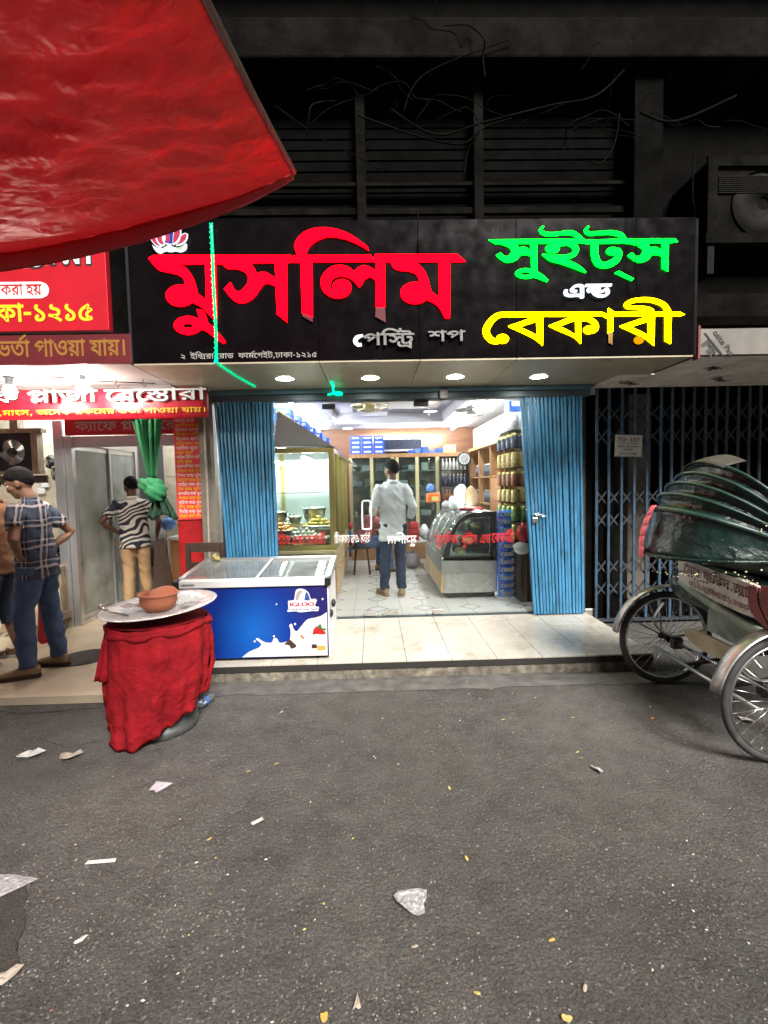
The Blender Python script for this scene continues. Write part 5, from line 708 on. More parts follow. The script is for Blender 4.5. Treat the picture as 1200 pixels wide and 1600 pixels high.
letter(cA, [('E', (368, 708, 88, 58), (367, 710, 34, 15)), ('P', [(425, 608, 1), (468, 622), (492, 690, 1), (470, 735, 1), (440, 690, 1), (436, 650)]), ('P', [(430, 672, 1), (490, 690), (540, 733), (580, 778), (606, 812, 1), (592, 824, 1), (530, 780), (470, 738), (425, 742, 1)])], R_)
sa = lambda dx=0, dy=0: ('P', [(q[0]+dx, q[1]+dy)+tuple(q[2:]) for q in [(578, 316, 1), (760, 316, 1), (790, 358), (800, 386), (830, 372), (872, 382), (922, 416, 1), (924, 466, 1), (882, 446), (850, 448), (820, 480), (790, 525), (750, 556), (700, 568), (650, 546), (595, 480, 1), (637, 438, 1), (660, 480), (685, 497), (715, 480), (745, 440), (745, 402), (720, 370), (670, 352), (615, 350)]])
letter(cA, [('P', [(582, 267, 1), (1014, 265, 1), (1014, 312, 1), (582, 321, 1)]), sa(), ('P', [(915, 300, 1), (990, 300, 1), (992, 690, 1), (928, 638, 1)])], R_)
letter(cB, [('P', [(28, 270, 1), (150, 268, 1), (150, 310, 1), (28, 312, 1)]), ('P', [(75, 300, 1), (150, 300, 1), (152, 660, 1), (86, 632, 1)]), ('U', [(86, 632), (152, 660), (155, 690), (90, 655)]),
    ('P', [(60, 280, 1), (38, 215), (50, 175), (90, 130), (150, 103), (220, 95), (300, 105), (380, 135), (450, 180), (495, 215), (505, 238, 1), (450, 205), (370, 170), (290, 152), (230, 156), (170, 182), (132, 217), (115, 250), (112, 280, 1)])], R_)
letter(cB, [('P', [(154, 268, 1), (518, 264, 1), (530, 292, 1), (521, 306, 1), (154, 310, 1)]), ('P', [(548, 290, 1), (606, 290, 1), (606, 596, 1), (549, 596, 1)]), ('U', [(549, 597), (606, 597), (612, 692), (545, 655)]),
    ('P', [(550, 372, 1), (520, 348), (480, 333), (440, 345), (412, 372, 1), (380, 345), (330, 332), (270, 342), (220, 385), (202, 440), (220, 495), (270, 530), (320, 538), (370, 520), (393, 480), (385, 440), (350, 422), (310, 425), (282, 450), (277, 487, 1), (261, 470), (270, 430), (300, 405), (345, 400), (390, 415), (420, 440), (445, 470, 1), (462, 450), (480, 420), (515, 405), (550, 428, 1)])], R_)
letter(cB, [('P', [(532, 300, 1), (545, 262, 1), (1060, 260, 1), (1112, 306, 1), (532, 309, 1)]),
    ('P', [(640, 304, 1), (660, 345), (700, 362), (750, 366), (795, 382), (818, 412), (824, 455), (800, 490, 1), (870, 545, 1), (893, 495), (888, 460), (872, 405), (842, 350), (795, 304, 1)]),
    ('E', (795, 505, 92, 68)), ('P', [(862, 460, 1), (893, 492), (950, 540, 1), (1010, 640, 1), (1012, 664, 1), (985, 664, 1), (950, 600), (920, 572), (864, 545, 1)]), ('P', [(947, 300, 1), (1015, 300, 1), (1014, 655, 1), (1000, 664, 1), (947, 575, 1)])], R_)
Gm = ['led_green', 'acrylic_grey']
sb = lambda dx: ('P', [(q[0]+dx, q[1])+tuple(q[2:]) for q in [(105, 156, 1), (228, 156, 1), (246, 188), (272, 184), (312, 205, 1), (312, 234, 1), (282, 226), (256, 230), (236, 252), (205, 266), (168, 263), (125, 230, 1), (148, 215, 1), (165, 232), (186, 235), (205, 215), (204, 196), (178, 178)]])
letter(cC, [('P', [(85, 146, 1), (600, 140, 1), (598, 163, 1), (120, 166, 1)]), sb(0), ('P', [(308, 158, 1), (343, 158, 1), (345, 312, 1), (316, 306, 1)])], Gm)
letter(cC, [('E', (285, 327, 57, 27), (283, 328, 27, 10)), ('P', [(312, 300, 1), (346, 318), (380, 340), (405, 362, 1), (398, 372, 1), (350, 354), (308, 342, 1)])], Gm)
letter(cC, [('S', [(380, 72, 8), (364, 94, 16), (385, 112, 19), (430, 116, 18), (480, 110, 18), (530, 108, 22), (568, 128, 22), (590, 150, 14)]), ('E', (428, 194, 38, 24)), ('S', [(425, 185, 22), (460, 172, 22), (510, 164, 24), (545, 182, 30), (553, 206, 28), (527, 233, 24), (470, 240, 20), (400, 232, 12), (374, 225, 3)]), ('S', [(374, 226, 5), (420, 249, 24), (480, 262, 30), (540, 285, 26), (580, 305, 18), (606, 322, 3)])], Gm)
letter(cC, [('P', [(608, 147, 1), (816, 142, 1), (816, 163, 1), (606, 166, 1)]), ('S', [(623, 74, 8), (606, 95, 15), (625, 112, 19), (680, 110, 18), (740, 107, 20), (790, 118, 25), (812, 140, 22), (825, 160, 14)]), ('S', [(654, 152, 36), (654, 220, 36), (668, 266, 36), (700, 284, 30), (740, 275, 34), (775, 250, 32), (789, 216, 24), (775, 200, 22)]), ('E', (751, 209, 34, 21))], Gm)
letter(cC, [('P', [(764, 324, 1), (786, 315, 1), (866, 356, 1), (856, 366, 1)])], Gm)
letter(cC, [('P', [(820, 141, 1), (1088, 140, 1), (1103, 156, 1), (1060, 162, 1), (820, 165, 1)]), sb(708), ('P', [(1016, 158, 1), (1051, 158, 1), (1049, 316, 1), (1018, 300, 1)])], Gm)
Ye = ['led_yellow', 'acrylic_amber']
letter(cC, [('P', [(160, 536, 1), (405, 535, 1), (405, 558, 1), (190, 562, 1)]), ('S', [(215, 548, 22), (140, 552, 28), (92, 590, 34), (70, 640, 36), (93, 682, 32), (128, 694, 26), (155, 684, 22)]), ('E', (158, 680, 34, 25))], Ye)
ba = lambda dx, w=0: [('P', [(190+dx, 610, 1), (345+dx-w, 556, 1), (378+dx-w, 556, 1), (375+dx-w, 716, 1), (330+dx-w, 680), (260+dx, 645), (195+dx, 616, 1)], [(248+dx, 616, 1), (342+dx-w, 586, 1), (345+dx-w, 662, 1), (300+dx-w*.5, 638)])]
letter(cC, ba(0), Ye)
letter(cC, [('P', [(408, 535, 1), (658, 535, 1), (658, 557, 1), (408, 559, 1)])]+[('P', [(408, 608, 1), (545, 554, 1), (582, 554, 1), (580, 706, 1), (540, 670), (470, 640), (412, 613, 1)], [(466, 612, 1), (552, 580, 1), (553, 660, 1), (510, 634)]), ('S', [(576, 572, 24), (620, 573, 24), (655, 596, 28), (661, 625, 26), (640, 642, 22)]), ('E', (622, 632, 28, 22))], Ye)
letter(cC, [('S', [(665, 545, 19), (700, 547, 19), (722, 562, 15)]), ('P', [(728, 514, 1), (753, 530, 1), (753, 640, 1), (726, 648, 1)]), ('U', [(727, 649), (752, 641), (748, 712), (728, 702)])], Ye)
letter(cC, ba(600), Ye); letter(cC, [('E', (893, 686, 26, 22))], ['led_orange'])
letter(cC, [('P', [(756, 535, 1), (1115, 535, 1), (1140, 549, 1), (1118, 557, 1), (756, 557, 1)]), ('P', [(1033, 545, 1), (1068, 545, 1), (1064, 706, 1), (1033, 690, 1)]), ('S', [(1053, 545, 34), (1030, 500, 26), (980, 476, 24), (920, 468, 22), (858, 476, 22), (824, 496, 22), (838, 511, 17), (880, 513, 18), (930, 516, 20), (962, 530, 22), (966, 552, 16)])], Ye)
letter(cB, [('S', [(468, 770, 12), (432, 784, 26), (420, 808, 28), (438, 830, 22), (460, 828, 18)])], ['led_white'])
mb = MB(); p0 = cC(482, 470); p1 = cC(738, 390); bangla(mb, 'and', sfr, p0[0], cC(0, 468)[1], width=p1[0]-p0[0], height=(cC(0, 398)[1]-cC(0, 468)[1])*1.12, bold=12, front=.03, depth=.024); obj('lit_word', mb, 'led_white', sg)
mb = MB(); p0 = cB(470, 836); p1 = cB(785, 740); bangla(mb, 'pas', sfr, p0[0], p0[1], width=p1[0]-p0[0], height=.095, bold=16, front=.03, depth=.024); obj('unlit_word', mb, 'acrylic_grey', sg)
mb = MB(); p0 = cB(880, 812); p1 = cB(1105, 735); bangla(mb, 'shop', sfr, p0[0], p0[1], width=p1[0]-p0[0], height=.085, bold=12, front=.03, depth=.024); obj('unlit_word', mb, 'acrylic_grey', sg)
mb = MB(); p0 = cA(318, 918); p1 = cA(1178, 880); bangla(mb, 'addr', sfr, p0[0], p0[1], width=p1[0]-p0[0], height=.042, front=.0015, depth=.001, bold=3); obj('lettering', mb, 'print_grey', sg)
# lotus emblem
eL = crop(225, 345, 10); em = obj('emblem', MB().poly([eL(*p) for p in smooth([(130, 375, 1), (200, 420), (290, 432), (390, 375, 1), (500, 420), (590, 408), (655, 350, 1), (640, 430), (560, 470), (480, 455), (395, 468), (320, 455), (240, 490), (170, 460)])], [], sfr, .034, .03), 'lotus_edge', sg)
def petal(pts, m, fr=.037): obj('petal', MB().poly([eL(*p) for p in smooth(pts)], [], sfr, fr, .01), m, em)
for q in ([(105, 295, 1), (190, 262, 1), (215, 330), (285, 400, 1), (240, 420), (170, 380)], [(190, 262, 1), (295, 222, 1), (300, 300), (335, 370, 1), (290, 395), (220, 340)], [(470, 165, 1), (582, 140, 1), (575, 240), (520, 340), (450, 380, 1), (455, 260)], [(582, 225, 1), (640, 195), (688, 210, 1), (670, 300), (600, 370), (500, 392, 1), (560, 310)], [(295, 222, 1), (475, 158, 1), (462, 270), (420, 385, 1), (340, 360), (305, 290)]): petal(q, 'lotus_edge', .036)
for q in ([(125, 298, 1), (185, 275, 1), (205, 335), (262, 396, 1), (215, 392), (165, 355)], [(208, 268, 1), (286, 240, 1), (290, 305), (318, 365, 1), (280, 375), (232, 335)], [(482, 180, 1), (570, 160, 1), (560, 240), (510, 325), (462, 355, 1), (465, 260)], [(585, 250, 1), (640, 212), (672, 222, 1), (655, 295), (590, 355), (520, 380, 1), (565, 320)]): petal(q, 'lotus_pink', .039)
for q in ([(340, 215, 1), (465, 165, 1), (455, 260), (448, 355, 1), (410, 365, 1), (330, 345, 1), (345, 290)],): petal(q, 'lotus_blue', .0385)
petal([(352, 240, 1), (405, 210, 1), (410, 300), (400, 350, 1), (360, 330), (345, 290)], 'lotus_pink', .0402)
for q in ([(510, 430), (560, 420), (620, 395), (600, 440), (550, 455)],): petal(q, 'lotus_green', .039)
# ---------------------------------------------------------------- soffit downlights
for i, px in enumerate(((445, 591), (579, 590), (711, 588), (842, 588))):
    p = atz(*px, 2.5175); nm = ('above the blue folded shutter beside the freezer', 'above the ceiling fan by the green cord end', 'above the middle of the glass doors', 'above the padlocked blue shutter')[i]
    d = thing('downlight', 'round white downlight in the beige soffit, '+nm, 'downlight', p, 'downlights in the sign soffit')
    obj('rim', MB().lathe([(.078, 0), (.09, -.002), (.09, -.006), (.078, -.008)], p, 32), 'white_plastic', d); obj('lens', MB().lathe([(.001, -.0055), (.06, -.0055), (.078, -.0045)], p, 32), 'down_lit', d)
# ---------------------------------------------------------------- green rope light
def spline(pts, n=8):
    P = [Vector(p) for p in pts]; Q = []
    for i in range(len(P)-1):
        a, b_, c, d = P[max(i-1, 0)], P[i], P[i+1], P[min(i+2, len(P)-1)]
        for k in range(n):
            t = k/n; Q.append(.5*(2*b_+(c-a)*t+(2*a-5*b_+4*c-d)*t*t+(3*b_-a-3*c+d)*t**3))
    return Q+[P[-1]]
rl = thing('rope_light', 'glowing green rope light hanging down the black sign', 'rope light', at(330, 350, SY-.05))
pth = [at(330, 350, SY-.045), at(332, 395, SY-.055), at(334, 450, SY-.055), at(337, 505, SY-.05), at(338, 555, SY-.03), at(338, 566, SY-.02), atz(344, 571, 2.512), atz(360, 582, 2.512), atz(380, 594, 2.512), atz(398, 604, 2.512)]
obj('tube', MB().tube(spline(pth[:6], 6)+spline(pth[6:], 6), .0125, 10), 'rope_skin', rl)
sp_ = spline(pth[:6], 18)+spline(pth[6:], 12); mb = MB()
for i in range(0, len(sp_)-1):
    c = sp_[i]; a = i*2.2; mb.ell(c+Vector((math.cos(a)*.011, -.009, math.sin(a)*.004)), .0052, 6, 4)
obj('diode_string', mb, 'led_rope', rl)['kind'] = 'stuff'
mb = MB().tube(spline([atz(517, 597, 2.512), atz(521, 603, 2.50), at(520, 606, 4.79), at(524, 616, 4.78), at(534, 616, 4.78), at(529, 613, 4.775), at(512, 617, 4.785)], 6), .009, 8)
tag(obj('rope_light', mb, 'led_rope'), 'short tangled end of green rope light at the door head', 'rope light')
# ---------------------------------------------------------------- folded blue shutters
def folded(name, label, tops, bots, Y, nb):
    g = thing(name, label, 'folding gate', (0, Y, .14)); TL, TR = tops; BL, BR = bots
    for i in range(nb):
        t = (i+.5)/nb; a = at(TL[0]+(TR[0]-TL[0])*t, TL[1]+(TR[1]-TL[1])*t, Y); b_ = at(BL[0]+(BR[0]-BL[0])*t, BL[1]+(BR[1]-BL[1])*t, Y); a.z = 2.465; b_.z = .155
        w = (a-at(TL[0], TL[1], Y)).length*0+abs(at(TR[0], TR[1], Y).x-at(TL[0], TL[1], Y).x)/nb
        dx = random.uniform(-.003, .003); dy = random.uniform(-.008, .008); mb = MB()
        # each upright is a narrow U channel with its open side turned a little
        A = Vector((dx, dy, 0)); pr = [(-.42*w, 0), (-.34*w, -.012), (.1*w, -.017), (.26*w, -.012), (.30*w, .0), (.30*w, .03), (-.42*w, .03)]
        o = len(mb.v); bow = random.uniform(-.004, .004); n = 4
        for k in range(n+1):
            c = a.lerp(b_, k/n)+A*(1-k/n*.4)+Vector((bow*math.sin(math.pi*k/n), 0, 0)); mb.v += [c+Vector((x, y, 0)) for x, y in pr]
        m_ = len(pr)
        for k in range(n):
            for j in range(m_):
                mb.k = 1 if j in (4,) else 0; mb.face(o+k*m_+j, o+k*m_+(j+1) % m_, o+(k+1)*m_+(j+1) % m_, o+(k+1)*m_+j)
        mb.k = 0; obj('channel_bar', mb, ['blue_gate', 'blue_gate_edge'], g)
    # grimed flat straps between the bars
    for fz in (.22, 1.0, 1.75, 2.33):
        xa = at(*TL, Y).x*(fz/2.5)+at(*BL, Y).x*(1-fz/2.5); xb = at(*TR, Y).x*(fz/2.5)+at(*BR, Y).x*(1-fz/2.5); B('cross_strap', xa+.01, xb-.01, Y+.032, Y+.04, fz, fz+.03, 'gate_grime_shade', g)
    return g
gl_ = folded('folding_gate', 'bright blue folded shutter bars beside the freezer', ((333, 612), (427, 612)), ((362, 958), (438, 958)), 4.86, 16)
gr_ = folded('folding_gate', 'bright blue folded shutter bars with a padlock and chain', ((812, 606), (911, 604)), ((834, 957), (914, 955)), 4.86, 16)
B('shadow_back', -1.56, -1.0, 4.905, 4.912, .16, 2.40, 'gate_grime_shade', gl_); B('shadow_back', 1.70, 2.22, 4.905, 4.912, .16, 2.40, 'gate_grime_shade', gr_)  # dark sheets imitate the shade in the gaps between the bars
p = at(836, 806, 4.83); ch = thing('padlock', 'steel padlock and chain hung on the blue shutter edge', 'padlock', p)
obj('body', MB().box(p.x-.028, p.x+.028, p.y-.012, p.y+.012, p.z-.07, p.z-.02), 'steel', ch, bevel=.004)
mb = MB().tube([p+Vector((-.017, 0, -.02)), p+Vector((-.017, 0, .01)), p+Vector((0, 0, .024)), p+Vector((.017, 0, .01)), p+Vector((.017, 0, -.02))], .005, 8); obj('shackle', mb, 'chrome', ch)
for i in range(6):
    c = p+Vector((.012+.016*i, -.004*(i % 2), .004+.012*math.sin(i))); mb = MB().tube([c+Vector((math.cos(a)*.014, (.004 if i % 2 else .009)*math.sin(a), math.sin(a)*(.009 if i % 2 else .004))) for a in [k*math.pi/5 for k in range(10)]], .0034, 6, closed=True); obj('chain_link', mb, 'steel', ch)
# ---------------------------------------------------------------- closed lattice gate on the far side
lg = thing('lattice_gate', 'closed dark blue collapsible lattice gate behind the rickshaw', 'lattice gate', (3.3, 4.95, 0))
xb = [at(px, 700, 4.95).x for px in (932, 951, 971, 991, 1011, 1032, 1049, 1066, 1083, 1101, 1118, 1134, 1152, 1169, 1186, 1203, 1220, 1240, 1260, 1280)]
for i, x in enumerate(xb):
    mb = MB().box(x-.0135, x+.0135, 4.935, 4.953, .06, 2.50); obj('upright', mb, 'gate_dark' if i < 7 else 'gate_dull', lg, bevel=.003)
for zz in (.38, .62, 1.12, 1.36, 2.0, 2.24):
    for i in range(len(xb)-1):
        for s in (1, -1):
            a = Vector((xb[i], 4.962 if s > 0 else 4.972, zz-s*.085)); b_ = Vector((xb[i+1], 4.962 if s > 0 else 4.972, zz+s*.085))
            obj('lattice_strip', MB().bar(a, b_, .006, .017, up=(0, -1, 0) if False else (0, 0, 1)), 'gate_dull', lg)
B('bottom_track', 2.26, 5.2, 4.93, 4.975, .03, .058, 'gate_dull', lg); B('top_track', 2.26, 5.2, 4.93, 4.975, 2.502, 2.535, 'gate_dull', lg)
obj('latch', MB().bar(at(1186, 755, 4.925), at(1186, 785, 4.925), .03, .02), 'gate_dull', lg)
a, b_ = at(961, 680, 4.925), at(1003, 713, 4.925); tl = thing('to_let_notice', 'small cream paper notice reading TO-LET on the lattice gate', 'notice', (a.x, 4.925, b_.z))
M_ = Matrix.Rotation(math.radians(2), 3, 'Y'); c = (a+b_)/2; fr = (c, M_ @ Vector((1, 0, 0)), M_ @ Vector((0, 0, 1)), Vector((0, -1, 0))); w, h = (b_.x-a.x)/2, (a.z-b_.z)/2
obj('sheet', MB().poly([(-w, -h), (w, -h), (w, h), (-w, h)], [], fr, 0, .003), 'paper', tl)
mb = MB(); latin(mb, 'TO - LET', fr, -w*.83, h*.40, .042, width=w*1.66, front=.002, bold=.0015); obj('heading', mb, 'print_black', tl)
mb = MB(); bangla(mb, 'tl1', fr, -w*.75, h*.16, width=w*1.45, front=.002, depth=.0005, bold=12, flat=True); bangla(mb, 'suits', fr, -w*.8, -h*.14, width=w*.5, height=.016, front=.002, bold=12, flat=True); bangla(mb, 'tl2', fr, -w*.2, -h*.16, width=w*.9, height=.016, front=.002, bold=12, flat=True); bangla(mb, 'tl2', fr, -w*.35, -h*.42, width=w*.7, height=.014, front=.002, bold=12, flat=True); latin(mb, '01715-175408', fr, -w*.6, -h*.82, .017, width=w*1.2, front=.002, bold=.0008); obj('small_print', mb, 'print_black', tl)
# ---------------------------------------------------------------- unfinished composite-panel hood
hd = thing('panel_hood', 'unfinished grey panel canopy printed with film lettering over the lattice gate', 'canopy', (3.6, 3.8, 2.5))
B('fascia_sheet', 2.64, 5.5, 3.80, 3.83, 2.5315, 2.735, 'acp_sheet_dim', hd); B('rust_edge', 2.622, 2.638, 3.79, 3.86, 2.50, 2.76, 'rick_red', hd)
def quadsheet(name, pts, th, m): 
    mb = MB(); P = [Vector(p) for p in pts]; n = len(P); q = [p+Vector((0, 0, th)) for p in P]; mb.add(P+q, [tuple(reversed(range(n))), tuple(range(n, 2*n))]+[(i, (i+1) % n, n+(i+1) % n, n+i) for i in range(n)]); return obj(name, mb, m, hd)
quadsheet('soffit_sheet', [(2.64, 3.835, 2.519), (5.5, 3.835, 2.519), (5.5, 4.40, 2.521), (2.64, 4.40, 2.521)], .008, 'acp_soffit_lit'); quadsheet('soffit_sheet', [(2.30, 4.404, 2.515), (5.5, 4.404, 2.515), (5.5, 4.90, 2.512), (2.30, 4.90, 2.512)], .008, 'acp_soffit_lit')
quadsheet('soffit_sheet', [(2.20, 4.905, 2.50), (5.5, 4.905, 2.50), (5.5, 4.929, 2.50), (2.20, 4.929, 2.50)], .012, 'acp_soffit_lit')
fr = FRONT((0, 3.80, 0)); r = math.radians(-52)
mb = MB(); latin(mb, 'ME', fr, at(1095, 541, 3.8).x, at(1093, 541, 3.8).z+.012, .085, front=.003, bold=.008, rot=r); latin(mb, 'osite Pan', fr, at(1113, 523, 3.8).x, at(1113, 523, 3.8).z+.015, .046, front=.003, bold=.002, rot=r); mb.bar(at(1101, 520, 3.796), at(1130, 556, 3.796), .012, .002, up=(0, -1, 0)); obj('film_print', mb, 'print_black', hd)
fr = (Vector((0, 0, 2.5185)), Vector((1, 0, 0)), Vector((0, -1, 0)), Vector((0, 0, -1)))
mb = MB()
for (x, y), t in (((2.95, 4.2), 'ME'), ((2.45, 4.72), 'OME'), ((3.3, 4.6), 'Panel'), ((3.55, 4.0), 'Composite')):
    latin(mb, t, fr, x, -y, .10, front=.0012 if y < 4.4 else .0075, bold=.006, rot=math.radians(-38))
obj('film_print', mb, 'print_black', hd)
# ---------------------------------------------------------------- old air-conditioner box
ac = thing('air_conditioner', 'grimy old air conditioner box on the dark wall, upper corner', 'air conditioner', (3.75, 4.6, 3.5))
a = at(1107, 250, 4.5); b_ = at(1112, 372, 4.5); x0, z1, z0 = a.x, a.z, b_.z
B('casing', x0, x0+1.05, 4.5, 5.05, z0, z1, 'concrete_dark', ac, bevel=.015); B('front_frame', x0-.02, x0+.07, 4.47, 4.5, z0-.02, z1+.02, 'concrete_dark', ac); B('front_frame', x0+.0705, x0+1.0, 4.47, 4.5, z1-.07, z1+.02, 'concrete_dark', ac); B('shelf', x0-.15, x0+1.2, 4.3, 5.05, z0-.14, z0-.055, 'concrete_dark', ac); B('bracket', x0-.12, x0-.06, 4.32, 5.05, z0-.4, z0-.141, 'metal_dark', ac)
mb = MB().lathe([(.001, -.01), (.06, -.012), (.06, .0), (.27, .0), (.28, -.012), (.30, -.01), (.30, .005)], (x0+.52, 4.49, (z0+z1)/2-.05), 28, Matrix.Rotation(math.radians(90), 3, 'X')); obj('fan_grille', mb, 'metal_dark', ac)
for k in range(9): B('louvre', x0+.09, x0+.98, 4.483, 4.497, z1-.16-.018*k, z1-.153-.018*k, 'metal_dark', ac)
# ---------------------------------------------------------------- wires
def wire(label, pts, r, m='concrete_dark', name='cable'):
    tag(obj(name, MB().tube(spline(pts, 8), r, 6), m), label, 'cable', 'loose cables on the dark wall')
wire('pale cable hanging straight down before the green and yellow letters', [at(993, 150, 3.9), at(996, 250, 3.75), at(994, 330, 3.72), at(995, 380, 3.72), at(993, 420, 3.73), at(999, 470, 3.74)], .006, 'concrete_dark')
wire('slack cable looping under the concrete ledge', [at(610, 170, 4.7), at(680, 210, 4.55), at(760, 190, 4.55), at(860, 165, 4.55), at(930, 150, 4.6), at(975, 110, 4.6)], .009)
wire('thin cable slanting up from the post to the ledge', [at(630, 175, 4.6), at(665, 115, 4.6), at(800, 60, 4.58)], .006)
wire('short cable hooked in a J above the green letters', [at(968, 178, 4.6), at(960, 225, 4.55), at(940, 255, 4.5), at(922, 252, 4.5)], .007, 'concrete_dark')
wire('thin cable crossing the dark slats beside the red tarpaulin', [at(430, 165, 4.7), at(500, 215, 4.7), at(560, 245, 4.68), at(600, 270, 4.68)], .006)
wire('bundle of cable sagging between the two posts', [at(560, 180, 4.66), at(650, 212, 4.6), at(720, 225, 4.6), at(755, 200, 4.62), at(800, 185, 4.6)], .008)
wire('cable stub hanging from the rail above the red letters', [at(653, 330, 4.75), at(654, 365, 3.9), at(654, 392, 3.77)], .006)
wire('cables coming down beside the air conditioner box', [at(1085, 240, 4.6), at(1082, 300, 4.6), at(1086, 360, 4.6), at(1060, 400, 4.5)], .01)
wire('twisted cable under the concrete ledge by the far pier', [at(1000, 175, 4.6), at(1040, 190, 4.55), at(1080, 182, 4.6), at(1150, 150, 4.6)], .012)
mb = MB(); rg = random.Random(5)
for i in range(30):
    px, py = rg.choice([(640, 190), (780, 170), (880, 180), (1020, 160), (1070, 200), (700, 60), (950, 90), (560, 130)]); px += rg.uniform(-90, 90); py += rg.uniform(-25, 30); Y_ = rg.uniform(4.45, 4.8); P_ = [at(px, py, Y_)]; d_ = rg.uniform(-.4, .4)
    for k in range(rg.randint(3, 6)): d_ += rg.uniform(-.9, .9); px += math.cos(d_)*rg.uniform(12, 38)*(1 if i % 2 else -1); py += math.sin(d_)*18+6*(k-1.5); P_.append(at(px, py, Y_+rg.uniform(-.1, .1)))
    mb.tube(spline(P_, 5), rg.choice((.002, .003, .004, .007)), 4)
tag(obj('cable_tangle', mb, 'cable_grey'), 'tangle of old cables and dry creeper over the dark upper wall', 'cables', kind='stuff')
mb = MB()
for i in range(60):
    x = random.uniform(-.7, .3) if i < 40 else random.uniform(.45, 1.1); z = 3.62; l = random.uniform(.02, .13); y = 4.2+random.random()*.4; mb.tube([(x, y, z+.03), (x+random.uniform(-.03, .03), y, z-l*.5+.02), (x+random.uniform(-.05, .05), y-.02, z-l+.02)], .003, 4)
tag(obj('weeds', mb, 'concrete_dark'), 'dry weeds and grime hanging over the top of the sign', 'weeds', kind='stuff')
# ================================================================ glass front
GY = 4.945; gx = lambda px, py=790: at(px, py, GY).x
def pane(name, label, xa, xb, cat):
    t = thing(name, label, cat, ((xa+xb)/2, GY, .153)); B('sheet', xa+.003, xb-.003, GY-.004, GY+.004, .158, 2.402, 'pane', t, bevel=.001); return t
fl1 = pane('glass_panel', 'fixed glass panel lettered red before the sweet cabinet', gx(428), gx(508), 'glass panel')
fd1 = pane('glass_door', 'frameless glass door with a white pull handle', gx(508), gx(590), 'glass door')
fd2 = pane('glass_door', 'frameless glass door in front of the white-shirted man', gx(591), gx(672), 'glass door')
fl2 = pane('glass_panel', 'fixed glass panel lettered red before the pastry fridge', gx(673), gx(822), 'glass panel')
fr = FRONT((0, GY-.005, 0)); zz = lambda py: at(600, py, GY).z
def gtext(par, key, xa, xb, py, m, h=.105, mir=False, bold=0):
    mb = MB(); bangla(mb, key, fr, gx(xa), at((xa+xb)/2, py, GY).z, width=gx(xb)-gx(xa), height=h, bold=bold, front=.001, depth=.0008, mirror=mir, flat=True); obj('lettering', mb, m, par)
gtext(fl2, 'muslim', 680, 715, 850, 'print_red'); gtext(fl2, 'suits', 720, 745, 850, 'print_red'); gtext(fl2, 'and', 749, 766, 849, 'print_red'); gtext(fl2, 'bakery', 768, 803, 847, 'print_red', bold=10)
gtext(fl1, 'half', 433, 507, 851, 'print_red'); gtext(fd1, 'half', 521, 577, 848, 'print_white', .09, True); gtext(fd2, 'muslim', 604, 650, 849, 'print_white', .09, True)
for par, pts in ((fd1, ((508, 528, 2.36), (565, 583, .19))), (fd2, ((649, 672, 2.375), (596, 618, .19))), (fl1, ((509, 521, .19),)), (fl2, ((674, 690, .19),))):
    for xa, xb, z in pts: obj('patch_fitting', MB().box(gx(xa), gx(xb), GY-.016, GY+.016, z-.026, z+.026), 'black_plastic' if z > 1 else 'steel', par, bevel=.003)
x = gx(573, 810); mb = MB().tube(spline([(x-.035, GY-.05, 1.38), (x-.045, GY-.05, 1.33), (x-.045, GY-.05, 1.12), (x-.035, GY-.05, 1.09), (x+.03, GY-.05, 1.09), (x+.045, GY-.05, 1.12), (x+.045, GY-.05, 1.33), (x+.03, GY-.05, 1.38), (x-.035, GY-.05, 1.38)], 4), .009, 8); obj('pull_handle', mb, 'white_plastic', fd1)
cm = thing('security_camera', 'small black security camera box on the door head', 'camera', at(693, 620, 4.82)); p = at(693, 617, 4.82); obj('housing', MB().box(p.x-.05, p.x+.05, p.y-.04, p.y+.01, p.z-.05, p.z+.06), 'black_plastic', cm, bevel=.01); obj('lens', MB().lathe([(.001, .012), (.012, .01), (.016, 0)], p+Vector((.02, -.041, 0)), 14, Matrix.Rotation(math.radians(90), 3, 'X')), 'chrome', cm)
# ================================================================ shop lights
def tube_lamp(a, b_, label, grp):
    a, b_ = Vector(a), Vector(b_); t = thing('tube_light', label, 'tube light', (a+b_)/2, grp); d = (b_-a).normalized()
    obj('batten', MB().bar(a+Vector((0, 0, .028)), b_+Vector((0, 0, .028)), .04, .025), 'white_plastic', t); obj('lamp', MB().tube([a, b_], .016, 10), 'tube_lit', t)
for i in range(3):
    w = ('nearest the glass', 'in the middle of the row', 'nearest the back wall')[i]
    tube_lamp((-.98, 5.15+i*1.28, 2.555), (-.98, 6.35+i*1.28, 2.555), 'tube light over the sweet cabinet, '+w, 'tube lights along the cabinet side'); tube_lamp((1.5, 5.15+i*1.28, 2.555), (1.5, 6.35+i*1.28, 2.555), 'tube light over the shelf side of the shop, '+w, 'tube lights along the shelf side')
tube_lamp((-.15, 8.98, 2.42), (1.3, 8.98, 2.42), 'long tube light above the indoor air conditioner on the back wall', 'tube lights')
tube_lamp((-.62, 7.7, 2.62), (-.62, 8.15, 2.62), 'short tube light at the tray edge of the shop ceiling', 'tube lights')
